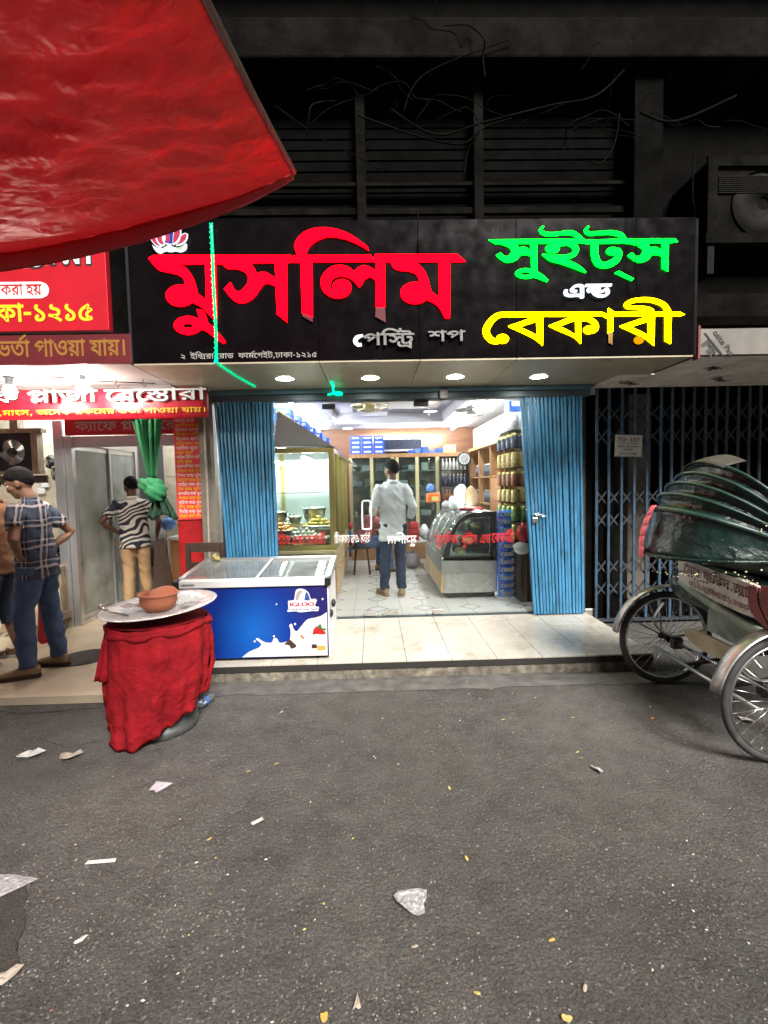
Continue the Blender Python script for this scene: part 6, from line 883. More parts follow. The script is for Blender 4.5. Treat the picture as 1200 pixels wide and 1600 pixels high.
for i, (px, py, w) in enumerate(((487, 645, 'nearest the cabinet tube light'), (508, 657, 'beside the tray edge'), (543, 669, 'before the blue boxes'), (672, 642, 'beside the wood band'), (762, 640, 'beside the shelf tube light'))):
    p = atz(px, py, 2.597); t = thing('ceiling_lamp', 'round lit ceiling lamp inside the shop, '+w, 'ceiling lamp', p, 'round ceiling lamps in the shop'); obj('rim', MB().lathe([(.085, 0), (.10, -.004), (.10, -.010), (.085, -.012)], p, 24), 'white_plastic', t); obj('lens', MB().lathe([(.001, -.009), (.085, -.008)], p, 24), 'down_in', t)
def orbit_fan(label, c, s, m):
    c = Vector(c); t = thing('ceiling_fan', label, 'ceiling fan', c); obj('stem', MB().tube([c+Vector((0, 0, .0)), c+Vector((0, 0, .28))], .014, 8), m, t); obj('motor', MB().lathe([(.01, .06), (.06, .05), (.075, 0), (.06, -.05), (.01, -.06)], c, 16), m, t)
    mb = MB()
    for k in range(3):
        a = k*2.09+.4; M_ = Matrix.Rotation(a, 3, 'Z'); mb = MB(); mb.grid(lambda u, v: c+M_ @ Vector((.05+u*(s-.08), (v-.5)*.13*(1-.3*u), .02*(v-.5)+.01)), 4, 2); obj('blade', mb, m, t, solid=.006)
    for q in (.98, .62): obj('guard_ring', MB().tube([c+Vector((math.cos(a)*s*q, math.sin(a)*s*q, -.07*(1.02-q)*2)) for a in [k*math.pi/12 for k in range(24)]], .008, 6, closed=True), m, t)
orbit_fan('cream caged ceiling fan behind the glass door head', at(577, 634, 5.65), .22, 'gold_pale'); orbit_fan('steel caged ceiling fan beside the shelf tube lights', at(737, 641, 6.1), .24, 'steel_dull')
# ================================================================ sweet cabinet
X0, X1, Y0, Y1 = -1.60, -.46, 5.65, 8.3
cb = thing('sweet_cabinet', 'gold framed glass sweet cabinet on wooden cupboards', 'display cabinet', ((X0+X1)/2, (Y0+Y1)/2, .164))
B('plinth', X0, X1-.03, Y0+.02, Y1, .165, .21, 'wood_dark', cb); B('carcass', X0, X1-.012, Y0+.012, Y1, .2105, .735, 'wood', cb); B('counter_top', X0, X1+.015, Y0-.015, Y1, .7355, .775, 'gold_pale', cb, bevel=.005)
for i in range(6):
    y = Y0+.02+i*.44; d = B('cupboard_door', X1-.0115, X1+.006, y+.008, y+.425, .225, .725, 'wood_pale', cb, bevel=.004); p = Vector((X1+.012, y+.38, .5)); obj('knob', MB().ell(p, .014, 8, 6), 'gold', d)
ZT = 2.0
for x, y in ((X0+.03, Y0), (X1-.03, Y0), (X1-.03, Y0+.9), (X1-.03, Y0+1.75), (X1-.03, Y1-.03), (X0+.03, Y1-.03)): B('post', x-.035, x+.035, y, y+.05, .7755, ZT, 'gold', cb, bevel=.004)
B('rail', X0+.066, X1-.066, Y0+.004, Y0+.046, .7755, .84, 'gold', cb); B('rail', X0+.066, X1-.066, Y0+.004, Y0+.046, ZT-.06, ZT, 'gold', cb); B('top_board', X0, X1+.01, Y0-.005, Y1, ZT+.001, ZT+.01, 'case_glass', cb)
for a, b2 in ((.055, .895), (.955, 1.745), (1.805, 2.61)): B('rail', X1-.062, X1-.002, Y0+a, Y0+b2, ZT-.05, ZT, 'gold', cb); B('glass_pane', X1-.034, X1-.028, Y0+a, Y0+b2, .7755, ZT-.051, 'case_glass', cb)
B('glass_pane', X0+.066, X1-.066, Y0+.02, Y0+.026, .841, ZT-.061, 'case_glass', cb); B('mirror_back', X0-.01, X0+.0, Y0, Y1, .78, ZT, 'white_wall', cb); B('inner_wall', X0+.001, X1-.066, Y1-.025, Y1-.002, .78, ZT, 'white_wall', cb)
B('glass_shelf', X0+.07, X1-.25, Y0+.9, Y1-.1, 1.45, 1.458, 'case_glass', cb)
for z in (1.82,): B('case_lamp', X0+.2, X0+.24, Y0+.06, Y1-.3, z+.06, z+.085, 'case_lit', cb); B('case_lamp', X0+.75, X0+.79, Y0+.06, Y1-.3, z+.06, z+.085, 'case_lit', cb)
# ribbed hood
P00, P10, P11, P01 = at(433, 643, 5.25), at(547, 723, 8.35), at(519, 698, 5.66), at(428, 698, 5.66)
hdm = MB(); N = 46
for i in range(N):
    u0, u1 = i/N, (i+.55)/N
    for u, w in ((u0, u1),):
        a, b2, c, d = P01.lerp(P11, u), P01.lerp(P11, w), P00.lerp(P10, w), P00.lerp(P10, u); dz = Vector((0, 0, .006)); hdm.add([a, b2, c, d, a-dz, b2-dz, c-dz, d-dz], [(0, 1, 2, 3), (7, 6, 5, 4), (0, 4, 5, 1), (1, 5, 6, 2), (2, 6, 7, 3), (3, 7, 4, 0)])
o = obj('hood_rib', hdm, 'white_wall', cb); o['kind'] = 'stuff'
mb = MB(); mb.add([P01+Vector((0, 0, .01)), P11+Vector((0, 0, .01)), P10+Vector((0, 0, .01)), P00+Vector((0, 0, .01))], [(0, 1, 2, 3)]); obj('hood_sheet', mb, 'white_wall', cb, solid=.004)
obj('hood_edge', MB().bar(P00+Vector((0, 0, .006)), P10+Vector((0, 0, .006)), .03, .03), 'gold', cb)
# trays of sweets
def tray(label, x, y, w, d, z, kind, shape='ball', lift=.08):
    t = thing('sweet_tray', label, 'tray', (x, y, z), 'trays of sweets in the cabinet'); mb = MB()
    prof = [(-w, -d, 0), (w, -d, 0), (w, d, 0), (-w, d, 0)]; q = 1.12; mb.add([(x+a, y+b2, z) for a, b2, _ in prof]+[(x+a*q, y+b2*q, z+.045) for a, b2, _ in prof], [(0, 1, 2, 3), (0, 4, 5, 1), (1, 5, 6, 2), (2, 6, 7, 3), (3, 7, 4, 0)]); obj('dish', mb, 'steel', t, solid=.004)
    r0 = .026; n = 0
    for ly in range(4):
        k = 1-ly*.24
        nx, ny = max(int(w*2*k/(r0*2)), 1), max(int(d*2*k/(r0*2)), 1)
        for i in range(nx):
            for j in range(ny):
                if ly < 3 and 0 < i < nx-1 and 0 < j < ny-1 and ly < 2: continue
                c = (x-w*k+(i+.5)*2*w*k/nx+random.uniform(-.006, .006), y-d*k+(j+.5)*2*d*k/ny+random.uniform(-.006, .006), z+.03+ly*.038)
                if n == 0:
                    m0 = MB(); m0.s = True; m0.ell((0, 0, 0), (r0, r0*(1.6 if shape == 'log' else 1), r0*.9), 8, 6); me = mesh_of('sweet', m0, kind)
                s_ = bpy.data.objects.new('sweet', me); COL.objects.link(s_); s_.parent = t; s_.location = Vector(c)-Vector((x, y, z)); s_.rotation_euler = (0, 0, random.random()*3); n += 1
tray('steel tray heaped with orange sweets behind the red lettering', -1.27, 5.93, .24, .19, .97, 'sweet_orange', 'log'); tray('steel tray heaped with pale yellow sweets at the cabinet front', -.90, 5.84, .33, .14, .87, 'sweet_white'); tray('steel tray of bright yellow sweets near the gold corner post', -.72, 6.10, .18, .13, 1.0, 'sweet_yellow', 'log')
tray('steel tray of dark brown sweets deeper in the cabinet', -.75, 6.8, .17, .2, .86, 'sweet_brown'); tray('steel tray of orange sweets deep in the cabinet', -.75, 7.5, .17, .2, .86, 'sweet_orange'); tray('steel tray of white sweets behind the orange heap', -1.25, 6.55, .22, .2, .98, 'sweet_white')
def bowl(label, c, r, h, m='steel'):
    mb = MB().lathe([(.6*r, 0), (.85*r, h*.3), (r, h), (r*1.05, h), (r*1.05, h-.008), (r*.97, h-.01), (.8*r, h*.3), (.001, .01)], c, 24); tag(obj('steel_bowl', mb, m, bevel=0), label, 'bowl', 'steel bowls in the cabinet')
bowl('steel bowl on the raised step at the cabinet corner', (-1.30, 6.25, 1.06), .17, .16); bowl('tall steel pan beside the gold corner post', (-.80, 6.35, 1.06), .16, .20); bowl('small steel bowl between the two pans', (-1.05, 6.3, 1.06), .09, .09); bowl('round steel dish leaning at the back of the cabinet', (-1.35, 7.0, 1.06), .18, .08)
B('raised_step', X0+.05, X1-.08, 6.22, 6.42, .776, 1.055, 'gold_pale', cb)
# blue sweet boxes stacked on the hood and cabinet
def carton(label, x, y, z, w, d, h, m, grp, txt=True, rz=0):
    t = thing('carton', label, 'box', (x, y, z), grp); M_ = Matrix.Translation((x, y, z)) @ Matrix.Rotation(rz, 4, 'Z'); obj('body', MB().box(-w/2, w/2, -d/2, d/2, 0, h, M_), m, t, bevel=.004)
    if txt: obj('label_band', MB().box(-w*.32, w*.32, -d/2-.002, -d/2, h*.3, h*.68, M_), 'print_white', t)
    return t
for i in range(8):
    a = P00.lerp(P10, .18+i*.095)
    for k in range(2 if i < 6 else 1): carton('blue sweet box stacked along the ribbed hood edge', a.x-.14, a.y, a.z+.02+k*.085+.0, .2, .24, .08, 'box_blue', 'blue boxes on the ribbed hood')
for c_ in range(3):
    for k in range(4): carton('blue sweet box in the tall stacks on the back cabinet', -.30+c_*.21, 8.72, 2.105+k*.083, .2, .2, .08, 'box_blue', 'blue boxes on the back cabinet')
# ================================================================ back cabinets
bc = thing('back_cabinet', 'wood and gold framed glass cupboards along the back wall', 'cabinet', (.5, 8.8, .164))
B('carcass_top', -.42, 1.72, 8.56, 9.09, 2.03, 2.10, 'wood', bc); B('carcass_back', -.42, 1.72, 9.05, 9.095, .17, 2.029, 'steel_dull', bc); B('base', -.42, 1.72, 8.6, 9.049, .17, .62, 'wood', bc)
for x in (-.40, -.02, .36, .44, .80, 1.17): B('stile', x-.03, x+.03, 8.56, 8.60, .621, 2.029, 'gold_pale', bc)
for z in (.95, 1.22, 1.5, 1.78): B('shelf', -.41, 1.2, 8.62, 9.04, z, z+.015, 'steel', bc)
for xa, xb in ((-.37, -.05), (.01, .33), (.47, .77), (.83, 1.14)): B('glass_pane', xa, xb, 8.575, 8.581, .63, 2.02, 'case_glass', bc)
for s, z in enumerate((.965, 1.235, 1.515, 1.795)):
    for i in range(7):
        x = -.3+i*.21; k = (i*3+s) % 4
        if k == 0: bowl('steel pot stored on the back cupboard shelves', (x, 8.8, z), .075, .11, 'steel_dull')
        elif k == 1: carton('small carton stored on the back cupboard shelves', x, 8.8, z, .13, .16, .14, ('box_white', 'kraft', 'jar_clear')[(i+s) % 3], 'cartons on the back cupboard shelves', False)
        elif k == 2: tag(obj('tray', MB().box(x-.1, x+.1, 8.66, 8.95, z, z+.1), 'white_plastic', bevel=.02), 'white tub stored on the back cupboard shelves', 'tub', 'tubs on the back cupboard shelves')
        else: bowl('dark pot stored on the back cupboard shelves', (x, 8.8, z), .08, .09, 'grey_plastic')
for i in range(5): carton('blue packet lying on top of the back cupboards', .70+i*.13, 8.7+.03*(i % 2), 2.105, .12, .16, .05+.03*(i % 3), ('box_blue', 'bag_blue')[i % 2], 'packets on the back cupboards', False)
carton('cream carton on top of the back cupboards', 1.42, 8.72, 2.105, .2, .2, .14, 'box_cream', 'cartons on top', False)
ia = thing('indoor_air_conditioner', 'long white indoor air conditioner on the back wall', 'air conditioner', (.4, 9, 2.14)); B('housing', .08, .94, 8.88, 9.095, 2.15, 2.40, 'white_plastic', ia, bevel=.03); B('front_panel', .10, .92, 8.868, 8.879, 2.20, 2.375, 'jar_dark', ia, bevel=.005); B('air_flap', .12, .90, 8.862, 8.878, 2.158, 2.185, 'white_plastic', ia)
ck = thing('wall_clock', 'round black wall clock with pale figures', 'clock', at(725, 717, 8.4)); c = at(725, 717, 8.4); rx = Matrix.Rotation(math.radians(90), 3, 'X'); obj('case', MB().lathe([(.12, .03), (.125, 0), (.12, -.01), (.10, -.012)], c, 28, rx, cap=True), 'black_plastic', ck); obj('dial', MB().lathe([(.001, .0325), (.10, .0325)], c, 24, rx), 'grey_plastic', ck)
for k in range(12):
    a = k*math.pi/6; obj('numeral', MB().box(-.007, .007, -.003, 0, -.012, .012, Matrix.Translation(c+Vector((math.sin(a)*.083, -.034, math.cos(a)*.083)))), 'print_white', ck)
for l, a in ((.05, 1.0), (.075, -2.0)): obj('hand', MB().bar(c+Vector((0, -.037, 0)), c+Vector((math.sin(a)*l, -.037, math.cos(a)*l)), .008, .002), 'print_white', ck)
# ================================================================ shelving on the other side
rs = thing('wall_shelves', 'brown wooden wall shelves behind the pastry fridge', 'shelves', (1.95, 7.4, .164))
B('top_board', 1.72, 2.34, 6.22, 8.5, 2.09, 2.14, 'wood', rs); B('back_board', 2.31, 2.345, 6.22, 8.5, .17, 2.089, 'wood', rs)
for y in (6.24, 7.0, 7.75, 8.46): B('upright', 1.74, 2.309, y, y+.03, .17, 2.089, 'wood', rs)
for z in (.8, 1.2, 1.62): B('shelf', 1.76, 2.308, 6.275, 8.455, z, z+.022, 'wood', rs)
B('front_board', 1.742, 1.757, 6.45, 6.995, .9, 1.61, 'laminate', rs)
bottle = None
def mk_bottle(name, label, c, m, r=.032, h=.2, grp=None, cat='bottle', cap='box_white'):
    if cat == 'jar':
        t = thing(name, label, cat, c, grp); obj('vessel', MB().lathe([(.001, 0), (r*.95, 0), (r, h*.06), (r, h*.74), (r*.85, h*.8), (r*.85, h*.82)], c, 12), m, t); obj('cap', MB().lathe([(r*.9, h*.82), (r*.9, h*.97), (.001, h*.98)], c, 12), cap, t); return t
    t = thing(name, label, cat, c, grp); obj('vessel', MB().lathe([(.001, 0), (r, 0), (r, h*.62), (r*.45, h*.8), (r*.4, h*.9)], c, 12), m, t); obj('cap', MB().lathe([(r*.45, h*.9), (r*.45, h), (.001, h)], c, 10), cap, t); return t
b0 = mk_bottle('bottle', 'bottle standing in the rows on the wall shelves', (1.84, 7.1, .823), 'jar_dark', grp='bottles on the wall shelves')
for z in (.823, 1.223, 1.643):
    for i in range(13):
        if z == .823 and i == 0: continue
        dup(b0, loc=(1.84, 7.1+.1*i, z))
for i in range(9):
    for k in range(2): carton('white and yellow carton standing on the wall shelf top', 1.88, 6.35+i*.235, 2.142+k*.165, .2, .22, .16, ('box_cream', 'box_white')[(i+k) % 2], 'cartons on the wall shelf top', True)
carton('blue carton on top of the near end of the wall shelves', 1.90, 6.33, 2.475, .2, .22, .2, 'box_blue', 'blue carton', True)
bs_ = thing('bottle_rack', 'black rack of bottles in the back corner under the clock', 'rack', (1.46, 8.6, .164)); B('frame', 1.20, 1.70, 8.45, 8.555, .17, .19, 'black_metal', bs_)
for z in (1.2, 1.48, 1.76): B('shelf', 1.20, 1.70, 8.38, 8.555, z, z+.015, 'black_metal', bs_)
for x in (1.2, 1.69): B('side', x, x+.01, 8.38, 8.555, .191, 2.0, 'black_metal', bs_)
b1 = None
for z, m in ((1.216, 'jar_red'), (1.496, 'jar_dark'), (1.776, 'box_white')):
    b1 = None
    for i in range(7):
        if b1 is None: b1 = mk_bottle('bottle', 'bottle in the black corner rack under the clock', (1.25, 8.45, z), m, .026, .21, 'bottles in the corner rack')
        else: dup(b1, loc=(1.25+.066*i, 8.45, z))
# jar column by the padlocked shutter
jc = thing('jar_shelves', 'narrow glass shelves of jars beside the padlocked shutter', 'shelves', (1.75, 5.6, .164)); B('side_panel', 1.885, 1.91, 5.25, 6.15, .17, 2.35, 'wood', jc); B('lower_cupboard', 1.665, 1.884, 5.32, 6.15, .17, .87, 'wood_dark', jc)
for z in (.875, 1.09, 1.30, 1.49, 1.70, 1.92, 2.12): B('glass_shelf', 1.56, 1.884, 5.3, 6.15, z, z+.008, 'case_glass', jc)
for z, m, h in ((.885, 'jar_green', .18), (1.10, 'jar_green', .17), (1.31, 'jar_gold', .15), (1.50, 'jar_red', .17), (1.71, 'jar_gold', .18), (1.93, 'jar_dark', .17), (2.13, 'jar_clear', .2)):
    j0 = None
    for i in range(3):
        for j in range(4):
            w = {'jar_green': 'jar of green pickle on the low glass shelves by the shutter', 'jar_gold': 'jar of golden snacks on the glass shelves by the shutter', 'jar_red': 'red jar on the glass shelves by the shutter', 'jar_dark': 'dark jar high on the glass shelves by the shutter', 'jar_clear': 'clear jar on the topmost glass shelf by the shutter'}[m]
            if j0 is None: j0 = mk_bottle('jar', w, (1.62, 5.38, z), m, .045, h, w.split(' on')[0]+' group', 'jar', 'gold' if m != 'jar_clear' else 'box_white')
            else: dup(j0, loc=(1.62+i*.1, 5.38+j*.2, z))
def bag(name, label, c, r, m, cat='bag', seed=1, grp=None):
    mb = MB(); c = Vector(c); mb.s = True
    mb.ell((0, 0, 0), r, 18, 12); mb.v = [c+Vector((0, 0, r[2]))+v*(1+.22*nz(v, 1.3/max(r), seed)+.1*nz(v, 3.5/max(r), seed+3)) for v in mb.v]; mb.v = [Vector((v.x, v.y, max(v.z, c.z))) for v in mb.v]; return tag(obj(name, mb, m), label, cat, grp)
bag('snack_bag', 'red snack bag slumped behind the shutter edge', at(818, 848, 5.3), (.09, .08, .11), 'bag_red', seed=2); bag('sack', 'white plastic sack under the red snack bag', at(816, 866, 5.28), (.10, .06, .07), 'bag_white', seed=4)
# ================================================================ pastry fridge
FY0, FY1 = 5.55, 7.25
pf = thing('pastry_fridge', 'curved glass pastry fridge with a brushed steel base', 'display fridge', (1.12, 6.4, .164)); q = lambda px, py: (at(px, py, FY0).x, at(px, py, FY0).z); ffr = FRONT((0, FY0, 0))
xa, xb = q(690, 900)[0], q(777, 900)[0]
B('base', xa+.03, xb, FY0+.01, FY1, .235, .47, 'steel', pf, bevel=.004); B('base_collar', xa, xb+.003, FY0, FY1, .4705, .665, 'steel_dull', pf, bevel=.006); B('kick_plate', xa+.06, xb-.02, FY0+.05, FY1-.05, .185, .234, 'black_metal', pf); B('aisle_panel', xa-.004, xa+.028, FY0+.02, FY1-.02, .24, .4695, 'wood_pale', pf)
for x in (xa+.09, xb-.07):
    for y in (FY0+.08, FY1-.08): obj('caster', MB().lathe([(.001, -.012), (.021, -.012), (.021, .012), (.001, .012)], (x, y, .1855), 14, Matrix.Rotation(math.radians(90), 3, 'Y')), 'rubber', pf)
prof = [(693, 876), (697, 857), (703, 838), (712, 820), (724, 808), (740, 802), (777, 799)]; outer = smooth([q(692, 876)+(1,), q(696, 857), q(703, 836), q(712, 819), q(724, 807), q(741, 801), q(776, 799)+(1,), q(776, 876)+(1,)]); win = smooth([q(703, 868)+(1,), q(707, 848), q(713, 831), q(722, 818), q(735, 810)+(1,), q(764, 809)+(1,), q(764, 866)+(1,)])
obj('end_frame', MB().poly(outer, [win], ffr, 0, .03), 'black_plastic', pf); obj('end_glass', MB().poly(win, [], ffr, -.012, .004), 'fridge_glass', pf)
inn = smooth([q(702, 869)+(1,), q(706, 848), q(712.5, 830), q(721, 817), q(735, 809)+(1,), q(765, 808)+(1,), q(765, 867)+(1,)]); obj('window_trim', MB().poly(inn, [win], ffr, .004, .006), 'chrome', pf)
obj('end_frame', MB().poly([(x, z) for x, z in outer], [], FRONT((0, FY1, 0)), 0, .03), 'steel_dull', pf)
cur = [p for p in outer if p[0] < q(742, 801)[0]+.01 and p[1] > q(693, 875)[1]]; cur.sort(key=lambda p: p[1])
mb = MB(); n = len(cur); mb.grid(lambda u, v: (cur[min(int(round(u*(n-1))), n-1)][0]+.004, FY0+.032+v*(FY1-FY0-.065), cur[min(int(round(u*(n-1))), n-1)][1]-.004), n-1, 6); obj('curved_glass', mb, 'curved_glass', pf, solid=.006)
for yy in (FY0+.55, FY0+1.1): obj('glass_joint', MB().tube([(p[0]-.002, yy, p[1]+.002) for p in cur], .006, 6), 'chrome', pf)
B('top_board', q(741, 800)[0], xb, FY0+.031, FY1-.031, q(770, 800)[1]-.025, q(770, 800)[1], 'steel_dull', pf); B('back_panel', xb-.02, xb-.002, FY0+.031, FY1-.031, .666, q(770, 800)[1]-.026, 'white_plastic', pf)
for z, w in ((.80, .10), (.98, .18)): B('shelf', xa+w, xb-.022, FY0+.035, FY1-.035, z, z+.008, 'case_glass', pf)
B('added_reflector', xa+.16, xb-.022, FY0+.62, FY0+.63, .6805, q(770, 800)[1]-.05, 'white_plastic', pf); B('deck', xa+.03, xb-.022, FY0+.035, FY1-.035, .666, .68, 'white_plastic', pf); B('strip_lamp', xb-.2, xb-.17, FY0+.06, FY1-.06, 1.19, 1.205, 'fridge_lit', pf)  # white partition added to brighten the view through the end window
for i in range(8):
    for z, x in ((.682, 1.0), (.809, 1.1), (.989, 1.2)):
        y = FY0+.2+i*.19; k = (i*5+int(z*100)) % 3; c = (x+.05, y, z); mb = MB().lathe([(.001, 0), (.065, 0), (.065, .06), (.05, .07), (.001, .072)], c, 16); tag(obj('cake', mb, ('sweet_white', 'sweet_brown', 'box_cream')[k]), ('white iced cake', 'dark chocolate cake', 'cream coloured cake')[k]+' inside the pastry fridge', 'cake', 'cakes in the pastry fridge')
ps = thing('snack_strip', 'hanging strip of bright blue snack packets beside the fridge', 'snack packets', at(791, 940, 5.5)); xl, xr = at(778, 870, 5.5).x, at(805, 870, 5.5).x; zt, zb = at(791, 797, 5.5).z, .19; n = 11; h = (zt-zb)/n
for i in range(n):
    z = zb+i*h; cx, cz = (xl+xr)/2, z+h/2; mb = MB(); mb.grid(lambda u, v: (xl+(xr-xl)*u, 5.5-.028*math.sin(math.pi*u)**.6*math.sin(math.pi*v)**.6+.004*nz((u*4, v*4, i)), z+.002+(h-.004)*v), 8, 6); pk = obj('packet', mb, 'pack_blue', ps, solid=.003)
    mb = MB(); latin(mb, 'CRAX', FRONT((cx, 5.46, cz)), -.075, -.02, .042, width=.15, bold=.003); obj('brand_print', mb, 'box_cream', pk)
    obj('corner_print', MB().bar((cx-.085, 5.462, cz+.02), (cx-.045, 5.462, cz+.045), .012, .003, up=(0, -1, 0)), 'print_red' if i % 2 else 'box_cream', pk); obj('corner_print', MB().bar((cx+.085, 5.462, cz+.02), (cx+.045, 5.462, cz+.045), .012, .003, up=(0, -1, 0)), 'box_cream', pk)
zt = q(770, 800)[1]
bag('carrier_bag', 'tall kraft paper bag standing on the pastry fridge', (1.36, 6.5, zt), (.10, .08, .15), 'kraft', seed=3); bag('carrier_bag', 'white plastic bag on the pastry fridge beside the kraft bag', (1.12, 6.45, zt-.02), (.09, .08, .10), 'bag_white', seed=6); bag('carrier_bag', 'white bag slumped against the shelves on the fridge', (1.28, 6.9, zt), (.1, .1, .17), 'bag_white', seed=9); bag('carrier_bag', 'dark red bag lying on the fridge end', (1.2, 5.8, zt), (.15, .09, .03), 'bag_red', seed=11); bag('carrier_bag', 'pink wrapped parcel on the pastry fridge', (1.05, 6.8, zt-.02), (.06, .06, .06), 'paper_lilac', seed=13)
ob = thing('snack_box', 'bright orange snack carton on the far end of the fridge', 'box', (.96, 7.0, 1.2)); p = at(677, 785, 7.0); obj('carton', MB().box(p.x-.1, p.x+.1, 6.95, 7.05, p.z, p.z+.14), 'bag_orange', ob, bevel=.02); obj('label_band', MB().box(p.x-.03, p.x+.07, 6.945, 6.949, p.z+.02, p.z+.09), 'box_yellow', ob); obj('stand', MB().bar((p.x, 7.0, p.z-.12), (p.x, 7.0, p.z), .02), 'steel', ob)
bag('carrier_bag', 'blue and white bundle above the orange snack carton', (p.x-.04, 7.02, p.z+.14), (.06, .05, .07), 'bag_blue', seed=17)
st = thing('side_table', 'low white table with goods beyond the standing man', 'table', (.6, 7.9, .164)); B('table_top', .42, .95, 7.55, 8.2, .60, .63, 'white_plastic', st, bevel=.005)
for x in (.45, .92):
    for y in (7.58, 8.17): B('leg', x-.02, x+.02, y-.02, y+.02, .166, .5995, 'white_plastic', st)
for k in range(3): tag(obj('crate', MB().box(.50, .72, 7.6, 7.8, .632+k*.1, .722+k*.1), 'bag_red', bevel=.01), 'red plastic crate stacked on the low white table', 'crate', 'red crates on the low table')
bag('sack', 'pale sack on the low white table', (.82, 7.75, .631), (.1, .1, .12), 'bag_white', seed=21); bag('sack', 'floral bundle under the low white table', (.6, 7.7, .166), (.14, .1, .14), 'paper_lilac', seed=23)
for i in range(4): bag('snack_bag', 'purple and red snack bag hanging at the cabinet end', (-.40, 8.0+.07*(i % 2), .40+.13*i), (.04, .06, .06), ('bag_blue', 'bag_red')[i % 2], seed=30+i, grp='snack bags at the cabinet end')
# ================================================================ ice-cream freezer
fx0, fx1, fy0, fy1 = at(278, 960, 3.78).x, at(514, 960, 3.78).x, 3.78, 4.50; fz = .165; zf = at(400, 917, 3.78).z
fz_ = thing('ice_cream_freezer', 'blue ice-cream chest freezer with a sliding glass top', 'freezer', ((fx0+fx1)/2, fy0, .141))
cx = (fx0+fx1)/2
B('cabinet', fx0, fx1, fy0+.004, fy1, fz, zf, 'white_plastic', fz_, bevel=.012); obj('front_sheet', MB().box(fx0+.006, fx1-.008, fy0-.001, fy0+.0035, fz+.006, zf-.004), 'freezer_blue', fz_)
B('plinth', fx0+.04, fx1-.04, fy0+.05, fy1-.03, .142, fz-.001, 'black_metal', fz_)
hF, hB = zf+.062, zf+.135; ex = .018
def slab(name, x0, x1, y0, y1, z0f, z0b, th, m, bevel=0):
    mb = MB(); zf0 = lambda y: z0f+(z0b-z0f)*(y-fy0)/(fy1-fy0); mb.add([(x0, y0, zf0(y0)-th), (x1, y0, zf0(y0)-th), (x1, y1, zf0(y1)-th), (x0, y1, zf0(y1)-th), (x0, y0, zf0(y0)), (x1, y0, zf0(y0)), (x1, y1, zf0(y1)), (x0, y1, zf0(y1))], [(3, 2, 1, 0), (4, 5, 6, 7), (0, 1, 5, 4), (1, 2, 6, 5), (2, 3, 7, 6), (3, 0, 4, 7)]); return obj(name, mb, m, fz_, bevel=bevel)
slab('front_rail', fx0-ex, fx1+ex, fy0-.02, fy0+.045, hF, hB, .058, 'white_plastic', .006); slab('back_rail', fx0-ex, fx1+ex, fy1-.05, fy1+.01, hF, hB, .08, 'alu', .004); slab('side_rail', fx0-ex, fx0+.03, fy0+.0455, fy1-.0505, hF, hB, .058, 'alu', .004); slab('side_rail', fx1-.03, fx1+ex, fy0+.0455, fy1-.0505, hF, hB, .058, 'alu', .004)
for x in (fx0-ex-.002, fx1+ex-.045): slab('corner_cap', x, x+.047, fy0-.024, fy0+.05, hF+.003, hB+.003, .065, 'black_plastic', .004)
slab('sliding_lid', fx0+.032, cx+.03, fy0+.047, fy1-.052, hF-.012, hB-.012, .005, 'freezer_lid'); slab('sliding_lid', cx-.02, fx1-.032, fy0+.047, fy1-.052, hF-.022, hB-.022, .005, 'freezer_lid'); slab('lid_bar', cx+.008, cx+.028, fy0+.047, fy1-.052, hF-.004, hB-.004, .010, 'white_plastic')
B('inner_wall', fx0+.05, fx1-.05, fy1-.12, fy1-.10, .35, zf+.03, 'white_plastic', fz_); B('inner_floor', fx0+.05, fx1-.05, fy0+.06, fy1-.12, zf-.06, zf-.045, 'white_plastic', fz_)
for i in range(12):
    x = fx0+.12+(i % 4)*.11+(.36 if i > 8 else 0); y = fy0+.12+(i//4)*.14; tag(obj('ice_cream_pack', MB().box(x-.045, x+.045, y-.06, y+.06, zf-.0445, zf-.01+.006*(i % 3)), ('tape_pink', 'box_white', 'bag_blue', 'tape_pink')[i % 4], bevel=.008), 'ice-cream pack lying under the freezer lid', 'ice cream', 'ice-cream packs in the freezer')
fr = FRONT((0, fy0-.0015, 0)); fq = lambda px, py: ((p_ := at(px, py, fy0-.002)).x, p_.z); lc = lambda x, y: fq(430+x/12, 910+y/12)
milk = [fq(*p)+tuple(c) for *p, c in ((378, 1027, (1,)), (390, 1018, ()), (404, 1012, ()), (408, 1006, ()), (400, 999, ()), (403, 997, ()), (413, 1003, ()), (424, 1004, ()), (428, 997, ()), (433, 998, ()), (437, 1004, ()), (446, 1003, ()), (453, 998, ()), (454, 985, ()), (452, 977, ()), (456, 975, ()), (459, 983, ()), (464, 986, ()), (471, 978, ()), (480, 968, ()), (492, 965, ()), (502, 962, ()), (511, 956, (1,)), (512, 1027, (1,)))]
fs = obj('milk_splash', MB().poly([(min(x, fx1-.009), max(z, fz+.008)) for x, z in smooth(milk)], [], fr, .0015, .001), 'milk', fz_)
for (px, py, r) in ((461, 975, .009), (428, 994, .008), (398, 1002, .008), (432, 944, .006), (504, 936, .008), (503, 914, .008)): 
    a = fq(px, py); obj('milk_drop', MB().poly(oval(a[0], a[1], r, r*1.1, 12), [], fr, .0015, .001), 'milk', fz_)
def pr(name, m, pts, f=.003): obj(name, MB().poly(smooth([lc(*p[:2])+tuple(p[2:]) for p in pts]), [], fr, f, .001), m, fs)
